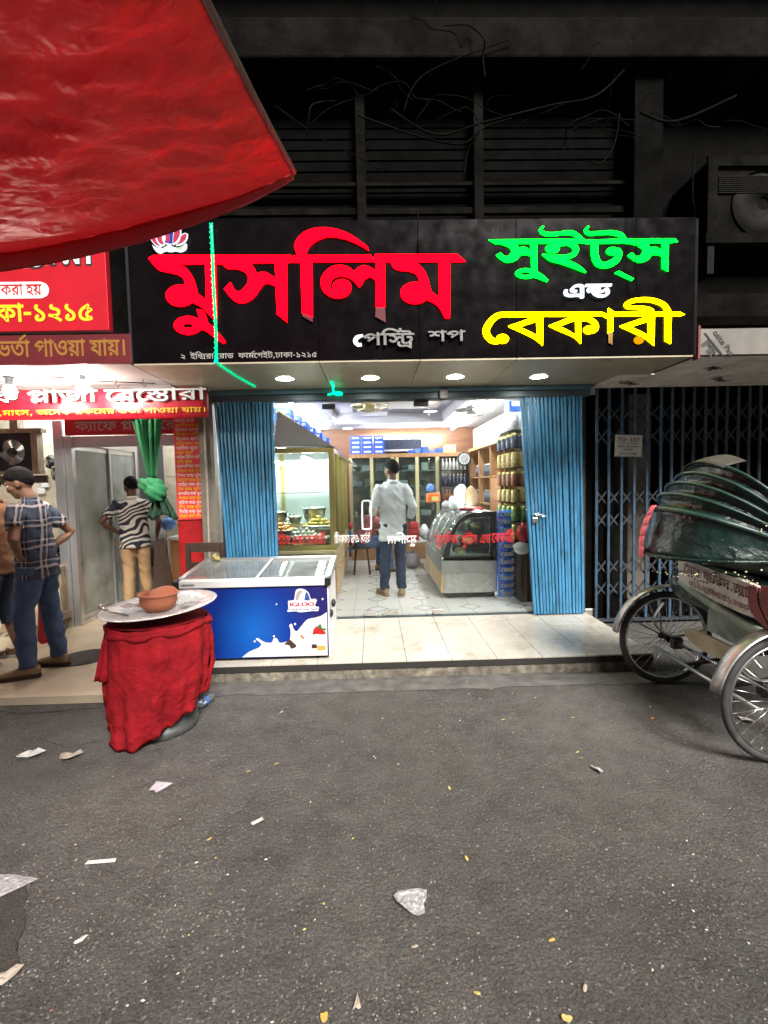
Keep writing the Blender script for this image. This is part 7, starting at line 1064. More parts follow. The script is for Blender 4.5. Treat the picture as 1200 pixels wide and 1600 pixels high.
pr('strawberry', 'berry', [(700, 980, 1), (715, 900), (760, 830), (830, 830), (890, 890), (940, 930), (940, 965), (850, 970), (770, 965)]); pr('strawberry_leaf', 'leaf', [(780, 830, 1), (850, 780), (880, 850), (950, 860, 1), (940, 900), (860, 870)], .0045); pr('chocolate', 'choc', [(165, 1160, 1), (270, 1060, 1), (390, 1170, 1), (390, 1210), (300, 1240), (265, 1180)]); pr('almond', 'almond', [(455, 985, 1), (500, 985), (560, 1050, 1), (510, 1055)])
pr('mango', 'mango', [(790, 1180, 1), (945, 1190, 1), (945, 1265, 1), (800, 1270)]); pr('dark_bar', 'choc', [(685, 1160, 1), (780, 1160, 1), (785, 1230, 1), (685, 1235, 1)])
lgb = obj('brand_badge', MB().poly(smooth([lc(*p) for p in ((225, 545), (250, 480), (245, 350), (350, 330), (375, 200), (400, 135), (480, 115), (560, 140), (630, 200), (670, 310), (740, 305), (780, 340), (745, 440), (820, 465), (800, 535), (700, 535), (470, 560), (400, 540), (300, 545))], 3), [], fr, .002, .0015), 'logo_white', fz_)
obj('brand_dome', MB().poly(smooth([lc(545, 335)+(1,), lc(580, 175), lc(635, 250), lc(652, 335)+(1,)]), [], fr, .0035, .001), 'logo_blue', lgb); obj('brand_dome', MB().poly(smooth([lc(380, 335)+(1,), lc(400, 200), lc(460, 150), lc(520, 170), lc(470, 230), lc(430, 335)+(1,)]), [], fr, .0035, .001), 'print_grey', lgb)
a, b_ = lc(275, 450), lc(725, 365); mb = MB(); latin(mb, 'IGLOO', fr, a[0], a[1], (b_[1]-a[1])*1.0, width=b_[0]-a[0], front=.004, bold=.003); obj('brand_name', mb, 'logo_red', lgb)
a, b_ = lc(240, 525), lc(810, 480); mb = MB(); latin(mb, 'A world of Great Taste!!', fr, a[0], a[1], .016, width=b_[0]-a[0], front=.004, bold=.0006, shear=.25); obj('brand_line', mb, 'logo_blue', lgb)
a = fq(279, 916); mb = MB(); latin(mb, 'LIEBHERR', FRONT((0, fy0-.021, 0)), fx0+.04, hF-.04, .016, width=.11, front=.001, bold=.001); obj('maker_mark', mb, 'print_black', fz_)
p = at(518, 985, 4.0); 
for k, (px, py) in enumerate(((521, 942), (517, 958))): obj('castor_knob', MB().ell(at(px, py, 3.9), (.02, .035, .035), 12, 8), 'black_plastic', fz_)
B('front_edge', fx1-.0075, fx1+.001, fy0-.003, fy0+.0035, fz+.004, zf-.002, 'white_plastic', fz_)
p = Vector((fx0+.10, fy1-.08, hB+.005)); tag(obj('tape_roll', MB().lathe([(.02, 0), (.04, 0), (.04, .03), (.02, .03), (.02, 0)], p, 20, Matrix.Rotation(.9, 3, 'Y')), 'leaf_yellow'), 'small bright yellow roll on the corner of the freezer', 'roll')
# ================================================================ the eating house next door
rb = thing('restaurant_building', 'open-fronted eating house with beige tiled walls', 'building', (-3.5, 6, 0))
B('ceiling', -7, -1.96, 4.66, 9.2, 2.56, 2.65, 'ceil_white', rb); B('back_wall', -3.28, -1.96, 7.52, 7.65, 0, 2.56, 'grout', rb); B('back_wall', -7, -3.34, 6.62, 6.75, 0, 2.56, 'grout', rb); B('side_wall', -7.1, -7, 4, 9, 0, 2.56, 'wall_tile', rb)
for wall, x0, n, y in ((0, -5.42, 5, 6.605), (1, -3.27, 4, 7.505)):
    for i in range(n):
        for j in range(6): B('wall_tile', x0+i*.415, x0+i*.415+.411, y, y+.014, .06+j*.42, .06+j*.42+.416, 'wall_tile', rb, bevel=.002)
B('awning_soffit', -7, -1.88, 3.835, 4.66, 2.545, 2.558, 'ceil_red_bounce', rb); B('partition_wall', -1.96, -1.83, 5.2, 9.1, 0, 2.6, 'wall_grey', rb); B('board_header', -3.3, -1.96, 5.24, 5.27, 2.02, 2.14, 'alu', rb)
# red column
pc = thing('red_column', 'glossy red painted column between the two shops', 'column', (-1.9, 5.05, 0)); B('shaft', -2.05, -1.75, 4.97, 5.19, .05, 2.56, 'pillar_red', pc, bevel=.01)
x = at(325, 760, 4.88).x; mb = MB().tube([(x, 4.84, 2.3), (x+.008, 4.84, 1.6), (x-.004, 4.84, .9), (x, 4.84, .2)], .012, 8); tag(obj('conduit', mb, 'paper_tan'), 'pale plastic conduit running down beside the menu board', 'conduit')
# signs
def board(name, label, xa, xb, y, za, zb, m, th=.03):
    t = thing(name, label, 'sign', ((xa+xb)/2, y, za)); B('board', xa, xb, y, y+th, za, zb, m, t, bevel=.003); return t, FRONT((0, y, 0))
def wr(t, fr, key, Y, xa, xb, py, h, m, bold=10, front=.002, name='lettering', dz=(0, 0)):
    a = at(xa, py, Y); b_ = at(xb, py, Y); mb = MB(); bangla(mb, key, fr, a.x+dz[0], a.z+dz[1], width=b_.x-a.x, height=h, bold=bold, front=front, depth=.001, flat=True); return obj(name, mb, m, t)
t, fr = board('signboard', 'bright red signboard with yellow address figures under the tarpaulin', -6, -2.012, 3.78, 2.785, 3.60, 'board_red', .06)
a, b_ = at(-90, 468, 3.78), at(76, 440, 3.78); r = (b_.z-a.z)/2; obj('label_pill', MB().poly(smooth([(a.x, a.z, 1), (b_.x-r, a.z, 1), (b_.x-r*.3, a.z+r*.3), (b_.x, a.z+r), (b_.x-r*.3, b_.z-r*.3), (b_.x-r, b_.z, 1), (a.x, b_.z, 1)]), [], fr, .002, .001), 'print_white', t)
wr(t, fr, 'kora', 3.78, 2, 66, 461, .085, 'print_red', 8, .004); wr(t, fr, 'dhaka', 3.78, -40, 146, 503, .135, 'print_yellow', 22); wr(t, fr, 'plaza', 3.78, -400, 148, 418, .26, 'print_black', 42, .002); wr(t, fr, 'plaza', 3.78, -400, 148, 418, .26, 'print_white', 10, .006)
t, fr = board('fascia_board', 'maroon fascia board with gold lettering above the bare bulbs', -6, -1.862, 3.80, 2.535, 2.762, 'board_maroon', .03); wr(t, fr, 'vorta', 3.80, -4, 199, 558, .13, 'print_gold', 16)
bn = thing('banner', 'glossy red banner with white and yellow lettering', 'banner', (-3, 4.6, 2.22)); mb = MB(); zt, zb = 2.508, 2.226; mb.grid(lambda u, v: (-6+4.45*u, 4.6+.010*math.sin(u*31)+.012*nz((u*12, v*2, 0)), zb+(zt-zb)*v-.004*math.sin(u*9)), 60, 4); obj('cloth', mb, 'banner_red', bn, solid=.002); fr = FRONT((0, 4.575, 0))
wr(bn, fr, 'plaza', 4.575, -98, 322, 631, .115, 'print_black', 24, 0, 'letter_shadow', (.008, -.006)); wr(bn, fr, 'plaza', 4.575, -98, 322, 631, .115, 'print_white', 14, .003); wr(bn, fr, 'mach', 4.575, -34, 323, 650, .05, 'print_yellow', 10)
t, fr = board('door_board', 'shaded red name board over the sliding glass door', -3.3, -2.06, 5.2, 2.145, 2.32, 'board_red'); wr(t, fr, 'cafe', 5.2, 118, 330, 673, .10, 'print_grey', 8)
mn = thing('menu_board', 'tall red menu board listing dishes in white and yellow', 'menu', at(296, 812, 4.955)); TL, TR, BL, BR = [at(*p, 4.955) for p in ((270, 654), (316, 653), (278, 812), (319, 811))]
mb = MB(); dy = Vector((0, .008, 0)); mb.add([BL, BR, TR, TL, BL+dy, BR+dy, TR+dy, TL+dy], [(0, 1, 2, 3), (7, 6, 5, 4), (0, 4, 5, 1), (1, 5, 6, 2), (2, 6, 7, 3), (3, 7, 4, 0)]); obj('board', mb, 'menu_red', mn)
for i in range(22):
    v = 1-(i+.85)/22.3; a = BL.lerp(TL, v); b_ = BR.lerp(TR, v); wt = TX['m%d' % i][0]; L_ = min(wt/7200, .93)*(b_.x-a.x)*1.0; mb = MB(); u = (b_-a).normalized(); bangla(mb, 'm%d' % i, (a+(b_-a)*.07, u, Vector((0, 0, 1)), Vector((0, -1, 0))), 0, 0, width=L_*1.25 if L_*1.25 < .88*(b_.x-a.x) else .88*(b_.x-a.x), height=.032, bold=8, front=.002, flat=True); obj('menu_line', mb, 'print_yellow' if i % 2 else 'print_white', mn)
# bulbs
for i, (px, py) in enumerate(((15, 612), (130, 605))):
    c = at(px, py, 4.2); t = thing('bulb', ('bare lit bulb at the picture edge before the red banner', 'bare lit bulb before the middle of the red banner')[i], 'light bulb', c, 'bare bulbs of the eating house'); mb = MB(); mb.s = True; mb.ell(c, (.05, .05, .058), 16, 10); obj('globe', mb, 'bulb_lit', t); obj('holder', MB().lathe([(.018, .05), (.028, .06), (.028, .11), (.045, .118), (.045, .128), (.001, .13)], c, 14), 'black_plastic', t)
tube_lamp((-3.5, 5.95, 2.50), (-4.7, 5.95, 2.50), 'assumed tube light under the eating house ceiling behind the banner', 'assumed tube lights in the eating house'); tube_lamp((-2.2, 6.7, 2.50), (-3.1, 6.7, 2.50), 'assumed tube light over the counter of the eating house', 'assumed tube lights in the eating house')  # unseen lamps, assumed from the lit interior, added to brighten the eating house
mb = MB().tube(spline([(-4, 4.2, 2.54), (-3.3, 4.22, 2.50), (-2.8, 4.2, 2.535), (-2.4, 4.25, 2.505), (-2.0, 4.5, 2.53)], 8), .005, 6); tag(obj('cable', mb, 'black_plastic'), 'thin black cable looping under the red-lit soffit', 'cable')
for i, x in enumerate((-2.62, -2.3, -2.06)): tag(obj('hook', MB().tube(spline([(x, 4.4, 2.544), (x-.01, 4.4, 2.50), (x+.01, 4.4, 2.48), (x+.02, 4.4, 2.50)], 4), .004, 6), 'black_metal'), 'wire hook hanging from the red-lit soffit', 'hook', 'wire hooks')
# sliding glass door
sd = thing('sliding_door', 'frosted glass sliding door in an aluminium frame', 'sliding door', (-3.27, 5.9, .058)); X = -3.27
for y in (5.20, 6.56): B('jamb', X-.04, X+.03, y, y+.06, .06, 2.14, 'alu', sd)
B('jamb', X-.14, X-.045, 5.17, 5.22, .06, 2.3, 'alu', sd); B('track', X-.04, X+.03, 5.261, 6.559, .06, .10, 'alu', sd); B('head', X-.04, X+.03, 5.261, 6.559, 2.06, 2.14, 'alu', sd)
for k, (ya, yb, dx) in enumerate(((5.262, 6.0, 0), (5.96, 6.555, .022))):
    lf = B('leaf_frame', X-.03+dx, X-.01+dx, ya, ya+.04, .101, 2.059, 'alu', sd); B('leaf_frame', X-.03+dx, X-.01+dx, yb-.04, yb, .101, 2.059, 'alu', sd); B('leaf_frame', X-.03+dx, X-.01+dx, ya+.0405, yb-.0405, .101, .15, 'alu', sd); B('leaf_frame', X-.03+dx, X-.01+dx, ya+.0405, yb-.0405, 2.0, 2.059, 'alu', sd); B('frosted_pane', X-.023+dx, X-.017+dx, ya+.0405, yb-.0405, .1505, 1.9995, 'frost', sd)
B('rear_room', -4.6, -3.36, 6.8, 6.9, .06, 2.5, 'wall_grey', rb)
# knotted curtain
cu = thing('curtain', 'green curtain tied up in a big knot', 'curtain', at(240, 800, 4.62)); CY = 4.63; top = (at(205, 655, CY), at(251, 655, CY)); kn = at(238, 752, CY)
def drape(u, v):
    a = top[0].lerp(top[1], u); b_ = kn+Vector(((u-.5)*.09, 0, .03)); k = v**1.5; p = a.lerp(b_, v*.55+k*.45); w = (1-.75*v); p.y += .035*w*math.sin(u*26+2*v)+.02*math.sin(u*11); p.x += .01*math.sin(u*40)*w; return p
obj('drape', MB().grid(drape, 44, 16), 'curtain_green', cu, solid=.004)
mb = MB(); mb.s = True
for c, r, rot in ((kn+Vector((-.01, -.02, -.05)), (.12, .08, .075), .5), (kn+Vector((.05, -.05, -.10)), (.10, .07, .10), -.5), (kn+Vector((.03, .0, -.03)), (.09, .09, .06), .2)):
    o = len(mb.v); mb.ell((0, 0, 0), r, 28, 14, Matrix.Rotation(rot, 3, 'Y')); mb.v[o:] = [c+v*(1+.13*math.sin(v.z*90+v.x*55)+.06*nz(v, 20)) for v in mb.v[o:]]
obj('knot', mb, 'curtain_green', cu)
kb = kn+Vector((.07, -.02, -.13)); obj('tail', MB().grid(lambda u, v: kb+Vector(((u-.42)*(.10+.22*v), .03*math.sin(u*19)+.02*math.sin(u*43), -.22*v-.03*math.sin(u*9)*v)), 26, 6), 'curtain_dark', cu, solid=.004)
# exhaust fan, wall fans, switches
ef = thing('exhaust_fan', 'square black exhaust fan in a wooden frame', 'exhaust fan', at(20, 735, 5.6)); a, b_ = at(-14, 678, 5.6), at(50, 735, 5.6); cx, cz = (a.x+b_.x)/2, (a.z+b_.z)/2; hw = (b_.x-a.x)/2
obj('plate', MB().poly([(-hw, -hw), (hw, -hw), (hw, hw), (-hw, hw)], [oval(0, 0, hw*.68, hw*.68, 28)], FRONT((cx, 5.6, cz)), 0, .05), 'black_metal', ef)
for k in range(5):
    M_ = Matrix.Rotation(k*1.2566, 3, 'Y'); mb = MB(); mb.grid(lambda u, v: Vector((cx, 5.63, cz))+M_ @ Vector((.03+u*hw*.6, (v-.5)*.05, (v-.5)*.15*(.4+u))), 3, 2); obj('blade', mb, 'grey_plastic', ef, solid=.004)
obj('hub', MB().lathe([(.001, .03), (.05, .025), (.055, 0)], (cx, 5.62, cz), 16, Matrix.Rotation(math.radians(90), 3, 'X')), 'black_metal', ef)
for x0, x1, z0, z1 in ((cx-hw-.05, cx+hw+.14, cz+hw, cz+hw+.05), (cx-hw-.03, cx+hw+.10, cz-hw-.04, cz-hw), (cx+hw+.02, cx+hw+.09, cz-hw, cz+hw), (cx+.02, cx+.10, cz+hw+.051, cz+hw+.2)): B('wood_frame', x0, x1, 5.58, 5.68, z0, z1, 'wood_old', ef)
B('hanger', cx-.02, cx+.02, 5.62, 5.66, cz+hw+.05, 2.56, 'wood_dark', ef); B('bracket', cx-hw-.03, cx+hw+.1, 5.69, 5.72, cz-hw-.14, cz-hw-.05, 'wood_dark', ef)
def wall_fan(label, px, py, r):
    c = at(px, py, 6.45); t = thing('wall_fan', label, 'wall fan', c); rx = Matrix.Rotation(math.radians(90), 3, 'X')
    for q in (1, .7, .4): obj('guard_ring', MB().tube([c+Vector((math.cos(k*.3491)*r*q, -.04*(1-q), math.sin(k*.3491)*r*q)) for k in range(18)], .006, 6, closed=True), 'black_metal', t)
    for k in range(3):
        M_ = Matrix.Rotation(k*2.094, 3, 'Y'); mb = MB(); mb.grid(lambda u, v: c+M_ @ Vector((.02+u*r*.85, .02*(v-.5), (v-.5)*r*.8)), 3, 2); obj('blade', mb, 'black_plastic', t, solid=.003)
    obj('motor', MB().lathe([(.001, -.14), (.035, -.13), (.05, -.02), (.02, .03), (.001, .03)], c, 14, rx), 'black_plastic', t)
wall_fan('small black wall fan higher on the beige tiles', 80, 722, .085); wall_fan('small open wall fan lower on the beige tiles', 92, 740, .10)
for k, (px, py) in enumerate(((66, 767), (72, 757))): p = at(px, py, 6.6); tag(obj('switch_box', MB().box(p.x-.05, p.x+.05, 6.57, 6.604, p.z-.04, p.z+.04), 'white_plastic', bevel=.006), ('white switch box on the beige tiles', 'upper white switch box on the beige tiles')[k], 'switch box')
# wooden bench with griddle
bn_ = thing('wooden_bench', 'rough wooden slatted bench beside the sliding door', 'bench', (-3.55, 5.2, .058)); B('top', -4.0, -3.35, 4.85, 5.5, .70, .75, 'wood_old', bn_)
for i in range(5): B('slat', -3.98+i*.13, -3.90+i*.13, 4.86, 4.885, .11, .699, 'wood_old', bn_)
for y in (4.93, 5.12, 5.3, 5.45): B('slat', -3.375, -3.352, y-.04, y+.04, .12, .699, 'wood_old', bn_)
B('lower_rail', -3.35, -3.325, 4.86, 5.5, .18, .26, 'wood_old', bn_)
for k in range(2): tag(obj('griddle', MB().box(-4.0, -3.42, 4.9, 5.4, .751+k*.13, .86+k*.13), 'black_metal', bevel=.03), ('black griddle pan lying on the wooden bench', 'black pan stacked on the griddle')[k], 'griddle')
tag(obj('plastic_stool', MB().lathe([(.13, .0), (.10, .36), (.11, .37), (.11, .39), (.001, .395)], (-3.28, 4.75, .06), 4), 'cloth_red', bevel=.01), 'red plastic stool behind the men near the bench', 'stool')
# counter at the back
ct = thing('counter', 'laminate counter with a white top behind the red column', 'counter', (-2.4, 6.6, .058)); B('front', -2.75, -1.98, 6.4, 6.9, .06, .86, 'laminate', ct); B('top', -2.78, -1.97, 6.37, 6.93, .8605, .90, 'white_plastic', ct)
bag('carrier_bag', 'pale blue plastic bag on the white counter', at(264, 828, 6.6), (.09, .08, .09), 'bag_blue', seed=45)
bdm = MB(); a = [at(241, 845, 5.75), at(256, 840, 5.75), at(272, 925, 5.6), at(240, 935, 5.6)]; bdm.add(a+[p+Vector((0, .02, 0)) for p in a], [(3, 2, 1, 0), (4, 5, 6, 7), (0, 1, 5, 4), (1, 2, 6, 5), (2, 3, 7, 6), (3, 0, 4, 7)]); tag(obj('leaning_board', bdm, 'wood_dark'), 'dark board leaning beside the man in the zebra shirt', 'board')
# wooden chair behind the freezer
wc = thing('wooden_chair', 'dark wooden chair behind the freezer', 'chair', (-1.68, 4.65, .141)); xl, xr, zt, zm = at(290, 852, 4.62).x, at(350, 852, 4.62).x, at(320, 848, 4.62).z, at(320, 878, 4.62).z
for x in (xl+.02, xr-.02): B('back_post', x-.02, x+.02, 4.60, 4.64, .142, zt, 'wood_dark', wc); B('leg', x-.02, x+.02, 4.56, 4.59, .142, .5, 'wood_dark', wc)
B('top_rail', xl+.041, xr-.041, 4.605, 4.635, zt-.09, zt, 'wood_dark', wc); B('middle_rail', xl+.041, xr-.041, 4.608, 4.632, zm-.06, zm, 'wood_dark', wc); B('seat', xl, xr, 4.52, 4.595, .501, .53, 'wood_dark', wc)
# ================================================================ draped drum
dc_ = Vector((-1.40, 3.04, 0)); dr = thing('drum', 'galvanised drum draped in a red cloth', 'drum', dc_)
obj('barrel', MB().lathe([(.001, .004), (.20, .004), (.207, .012), (.21, .05), (.205, .055), (.222, .25), (.23, .262), (.224, .275), (.255, .70), (.265, .71), (.001, .712)], dc_, 36), 'galvanised', dr)
def hem(a):
    b_ = (math.degrees(a)+360) % 360; K = ((0, .22), (30, .24), (70, .28), (110, .24), (150, .22), (180, .20), (205, .13), (228, .05), (246, .0), (258, .0), (276, .035), (298, .085), (325, .16), (360, .22))
    for (p, x), (q, y) in zip(K, K[1:]):
        if p <= b_ <= q: t = (b_-p)/(q-p); t = t*t*(3-2*t); return x+(y-x)*t
def cloth(u, v):
    a = u*2*math.pi; z0 = .722; z1 = hem(a)+.004; z = z0+(z1-z0)*v; fold = math.sin(a*6+1.3*math.sin(a*2))*.6+math.sin(a*15+2*v)*.4+abs(nz((a*4, v*2.5, 3), 1.6))*1.3+nz((math.cos(a)*2, math.sin(a)*2, v*1.5), 1.5)*.9
    r = .288+.052*math.sin(min(v*2.2, 1.57))+fold*(.010+.026*v)-.12*max(0, v-.25)*(1-.55*max(0, math.cos(a-3.7)))
    if z < .1 and v > .8: r += .01
    return Vector((math.cos(a)*r, math.sin(a)*r, z+.012*nz((a*3, v*4, 1))*(1-v)))+dc_
obj('cloth', MB().grid(cloth, 120, 26), 'cloth_red', dr, solid=.003)
def clr(u, v): a = u*2*math.pi; r = .02+.27*v; return dc_+Vector((math.cos(a)*r, math.sin(a)*r, .726))
obj('cloth_top', MB().grid(clr, 40, 2), 'cloth_red', dr)
kp = at(178, 985, 2.86); obj('cloth_knot', MB().ell(kp, (.045, .035, .05), 12, 8), 'cloth_red', dr)
for s in (-1, 1): obj('knot_end', MB().grid(lambda u, v: kp+Vector((s*.02+(u-.5)*(.05+.05*v)+s*.03*v, -.045-.02*v+.012*math.sin(u*9), -.04-.25*v)), 6, 6), 'cloth_red', dr, solid=.003)
bulge = MB().tube([cloth(i/40, .06+.02*math.sin(i*1.1))+Vector((0, 0, .01*math.sin(i*.9))) for i in range(40)], [.018+.007*math.sin(i*1.7) for i in range(40)], 8, closed=True); obj('cloth_roll', bulge, 'cloth_red', dr)
Rt = Matrix.Rotation(math.radians(-3), 3, 'Y') @ Matrix.Rotation(math.radians(2), 3, 'X'); pc_ = Vector((-1.395, 3.05, .775))
pl = MB().lathe([(.001, 0), (.20, 0), (.25, .018), (.345, .030), (.352, .034), (.345, .036), (.25, .024), (.198, .006), (.001, .006)], pc_, 56, Rt); tag(obj('serving_tray', pl, 'enamel'), 'wide round aluminium tray lying on the red-draped drum', 'tray')
cp = at(249, 960, 3.0); cp.z = .785; mb = MB().lathe([(.001, 0), (.075, 0), (.10, .03), (.112, .06), (.108, .085), (.116, .098), (.122, .102), (.120, .110), (.108, .112), (.102, .09), (.10, .05), (.001, .02)], cp, 32); tag(obj('clay_pot', mb, 'clay'), 'terracotta pot standing on the aluminium tray', 'pot')
lid = MB().lathe([(.001, .02), (.05, .018), (.085, .0), (.088, -.006), (.05, .008), (.001, .01)], cp+Vector((.01, .035, .100)), 24, Matrix.Rotation(.35, 3, 'X')); tag(obj('pot_cover', lid, 'clay'), 'terracotta lid resting in the mouth of the pot', 'lid')
sp1, sp2 = at(157, 948, 2.78), at(186, 968, 2.86); spn = thing('ladle', 'steel ladle handle sticking out over the tray rim', 'ladle', sp2); obj('handle', MB().tube([sp1, sp1.lerp(sp2, .5)+Vector((0, 0, .004)), sp2+Vector((.03, .05, .01))], [.011, .008, .007], 8), 'steel', spn); obj('end_cap', MB().ell(sp1, .014, 10, 6), 'chrome', spn)
for k, (px, py) in enumerate(((207, 955), (300, 948), (308, 952))):
    p = at(px, py, 3.02); p.z = .80; mb = MB(); mb.grid(lambda u, v: p+Vector(((u-.5)*.13, (v-.5)*.10, .012*nz((u*5, v*5, k), 1)+.012)), 6, 6); tag(obj('plastic_scrap', mb, 'film', solid=.001), ('clear plastic scrap on the tray beside the ladle', 'clear plastic scrap on the tray beyond the pot', 'torn film near the tray rim')[k], 'plastic')
mb = MB().tube([at(282, 958, 3.05)*1, at(310, 948, 3.1)], .006, 6); tag(obj('lime_peel', mb, 'leaf_yellow'), 'strip of yellow peel on the tray', 'peel')
def pet(label, c, ang):
    c = Vector(c); M_ = Matrix.Rotation(ang, 3, 'Z') @ Matrix.Rotation(math.radians(90), 3, 'Y'); t = thing('plastic_bottle', label, 'bottle', c); obj('body', MB().lathe([(.001, 0), (.03, .004), (.033, .02), (.028, .05), (.033, .07), (.029, .10), (.032, .12), (.014, .16), (.014, .175)], c+Vector((0, 0, .033)), 14, M_), 'bottle', t); obj('cap', MB().lathe([(.016, .172), (.016, .19), (.001, .19)], c+Vector((0, 0, .033)), 12, M_), 'bag_blue', t); obj('wrap', MB().lathe([(.0335, .07), (.0335, .105)], c+Vector((0, 0, .033)), 14, M_), 'bag_blue', t)
pet('crushed clear bottle lying against the step', atz(318, 1092, 0), 1.9); pet('crushed clear bottle with a blue wrap by the drum', atz(332, 1094, 0), 4.4)
# ================================================================ cycle rickshaw
rk = thing('cycle_rickshaw', 'parked cycle rickshaw with a folded green hood', 'rickshaw', (2.4, 2.94, 0)); HX, HZ, RR = 2.18, .352, .352; RYX = Matrix.Rotation(math.radians(90), 3, 'X')
def ring(c, r, n=48): return [c+Vector((math.cos(2*math.pi*k/n)*r, 0, math.sin(2*math.pi*k/n)*r)) for k in range(n)]
for y in (2.42, 3.46):
    c = Vector((HX, y, HZ)); t = obj('wheel', MB().tube(ring(c, RR-.021), (.021, .019), 12, closed=True), 'rubber', rk)
    obj('rim', MB().tube(ring(c, RR-.047), (.010, .014), 8, closed=True), 'chrome', t); obj('hub', MB().lathe([(.001, -.05), (.026, -.05), (.026, -.042), (.017, -.036), (.017, .036), (.026, .042), (.026, .05), (.001, .05)], c, 16, RYX), 'metal_dark', t)
    for k in range(28):
        a = k*2*math.pi/28; b2 = a+(.42 if k % 2 else -.42); s_ = .03 if k % 4 < 2 else -.03; obj('spoke', MB().tube([c+Vector((math.cos(b2)*.022, s_, math.sin(b2)*.022)), c+Vector((math.cos(a)*(RR-.05), s_*.1, math.sin(a)*(RR-.05)))], .0021, 5), 'chrome', t)
    fd = MB(); N = 26; fd.grid(lambda u, v: c+Vector((math.cos(math.radians(172-150*u))*(RR+.035+.012*math.cos((v-.5)*3.1)), (v-.5)*.085, math.sin(math.radians(172-150*u))*(RR+.035+.012*math.cos((v-.5)*3.1)))), N, 6); obj('mudguard', fd, 'mudguard_steel', rk, solid=.003)
    for a in (150, 95): obj('mudguard_stay', MB().tube([c+Vector((0, .05, 0)), c+Vector((math.cos(math.radians(a))*(RR+.03), .045, math.sin(math.radians(a))*(RR+.03)))], .005, 6), 'steel_dull', rk)
obj('axle', MB().tube([(HX, 2.38, HZ), (HX, 3.50, HZ)], .011, 10), 'steel', rk)
sp = MB().lathe([(.001, -.006), (.035, -.006), (.05, -.004), (.052, .004), (.035, .006), (.001, .006)], (HX, 2.86, HZ), 24, RYX); obj('sprocket', sp, 'black_metal', rk)
for k in range(20): a = k*math.pi/10; obj('tooth', MB().box(-.004, .004, -.003, .003, .048, .058, Matrix.Translation((HX, 2.86, HZ)) @ Matrix.Rotation(a, 4, 'Y')), 'black_metal', rk)
for y in (2.55, 3.33): B('bearing_block', HX-.035, HX+.035, y-.025, y+.025, HZ-.04, HZ+.04, 'black_metal', rk, bevel=.006); obj('leaf_spring', MB().tube(spline([(HX-.1, y, HZ+.30), (HX-.17, y, HZ+.16), (HX-.02, y, HZ+.05), (HX+.3, y, HZ+.12), (HX+.5, y, HZ+.2)], 6), (.006, .018), 8, ref=(0, 0, 1)), 'steel_dull', rk)
obj('frame_tube', MB().tube([(HX-.10, 3.42, HZ-.06), (HX-.10, 2.46, HZ-.08)], .013, 8), 'steel_dull', rk)
for y in (2.75, 3.1): obj('frame_tube', MB().tube([(HX-.1, y, HZ-.07), (HX+.5, y, HZ+.0), (4.2, 2.94, .33)], .015, 8), 'black_metal', rk)
pts = [(atx(px, py, 2.07).y, atx(px, py, 2.07).z) for px, py in ((1067, 985), (1090, 987), (1160, 1022), (1160, 1045), (1138, 1035), (1090, 1012))]; mb = MB().poly(smooth([(-y, z) for y, z in pts]), [], (Vector((2.07, 0, 0)), Vector((0, -1, 0)), Vector((0, 0, 1)), Vector((-1, 0, 0))), 0, .02); obj('foot_plank', mb, 'tan_paint', rk)
# tub: rounded belly, painted back and a strip of mint panel below
prof = [(2.13, .93), (2.10, .80), (2.14, .72), (2.22, .66), (2.6, .62), (3.0, .60), (3.05, .64), (2.62, .70), (2.6, .93)]
mb = MB()
for i, (x, z) in enumerate(prof): pass
bw0, bw1 = 2.50, 3.30; mb.poly([(x, z) for x, z in prof], [], FRONT((0, bw0, 0)), 0, bw1-bw0); mb.poly([(-x, z) for x, z in prof], [], (Vector((0, bw1, 0)), Vector((-1, 0, 0)), Vector((0, 0, 1)), Vector((0, 1, 0))), 0, .001, sides=False); obj('tub', mb, 'rick_green', rk, bevel=.015)
q = lambda px, py, X: ((p_ := atx(px, py, X)).y, p_.z)
BP = smooth([q(1060, 876, 2.09)+(1,), q(1085, 880, 2.09), q(1150, 903, 2.09), q(1197, 922, 2.09), q(1240, 935, 2.09)+(1,), q(1240, 985, 2.09)+(1,), q(1180, 966, 2.09), q(1120, 940, 2.09), q(1062, 906, 2.09)+(1,)]); bfr = (Vector((2.09, 0, 0)), Vector((0, -1, 0)), Vector((0, 0, 1)), Vector((-1, 0, 0)))
bp_ = obj('back_panel', MB().poly([(-y, z) for y, z in BP], [], bfr, .004, .03), 'rick_panel', rk)
mb = MB(); a = q(1068, 900, 2.085); b_ = q(1172, 944, 2.085); d = Vector((0, b_[0]-a[0], b_[1]-a[1])); L_ = d.length; d.normalize(); N_ = Vector((-1, 0, 0)); U_ = N_.cross(d); sf_ = (Vector((2.084, a[0], a[1])), d, U_, N_); bangla(mb, 'farid', sf_, 0, .03, width=L_*1.2, height=.062, bold=6, front=.003, flat=True); obj('owner_name', mb, 'rick_script', bp_)
mb = MB(); bangla(mb, 'phone', sf_, .06, -.045, width=L_*.9, height=.045, bold=4, front=.003, flat=True); obj('phone_number', mb, 'rick_script', bp_)
for i in range(26): p = Vector((2.082, 3.24-i*.029, .905-.0009*i+.004*math.sin(i*2)))+Vector((0, 0, .012*math.sin(i*.5))); obj('stud', MB().ell(p, .005, 6, 4), 'metal_dark', bp_)
for s in range(2): obj('corner_strap', MB().poly([(-y, z) for y, z in smooth([q(1170+s*20, 915, 2.08)+(1,), q(1184+s*20, 918, 2.08)+(1,), q(1186+s*20, 945, 2.08), q(1205+s*20, 985, 2.08)+(1,), q(1190+s*20, 975, 2.08), q(1172+s*20, 950, 2.08)])], [], bfr, .016, .008), 'rick_red', rk)
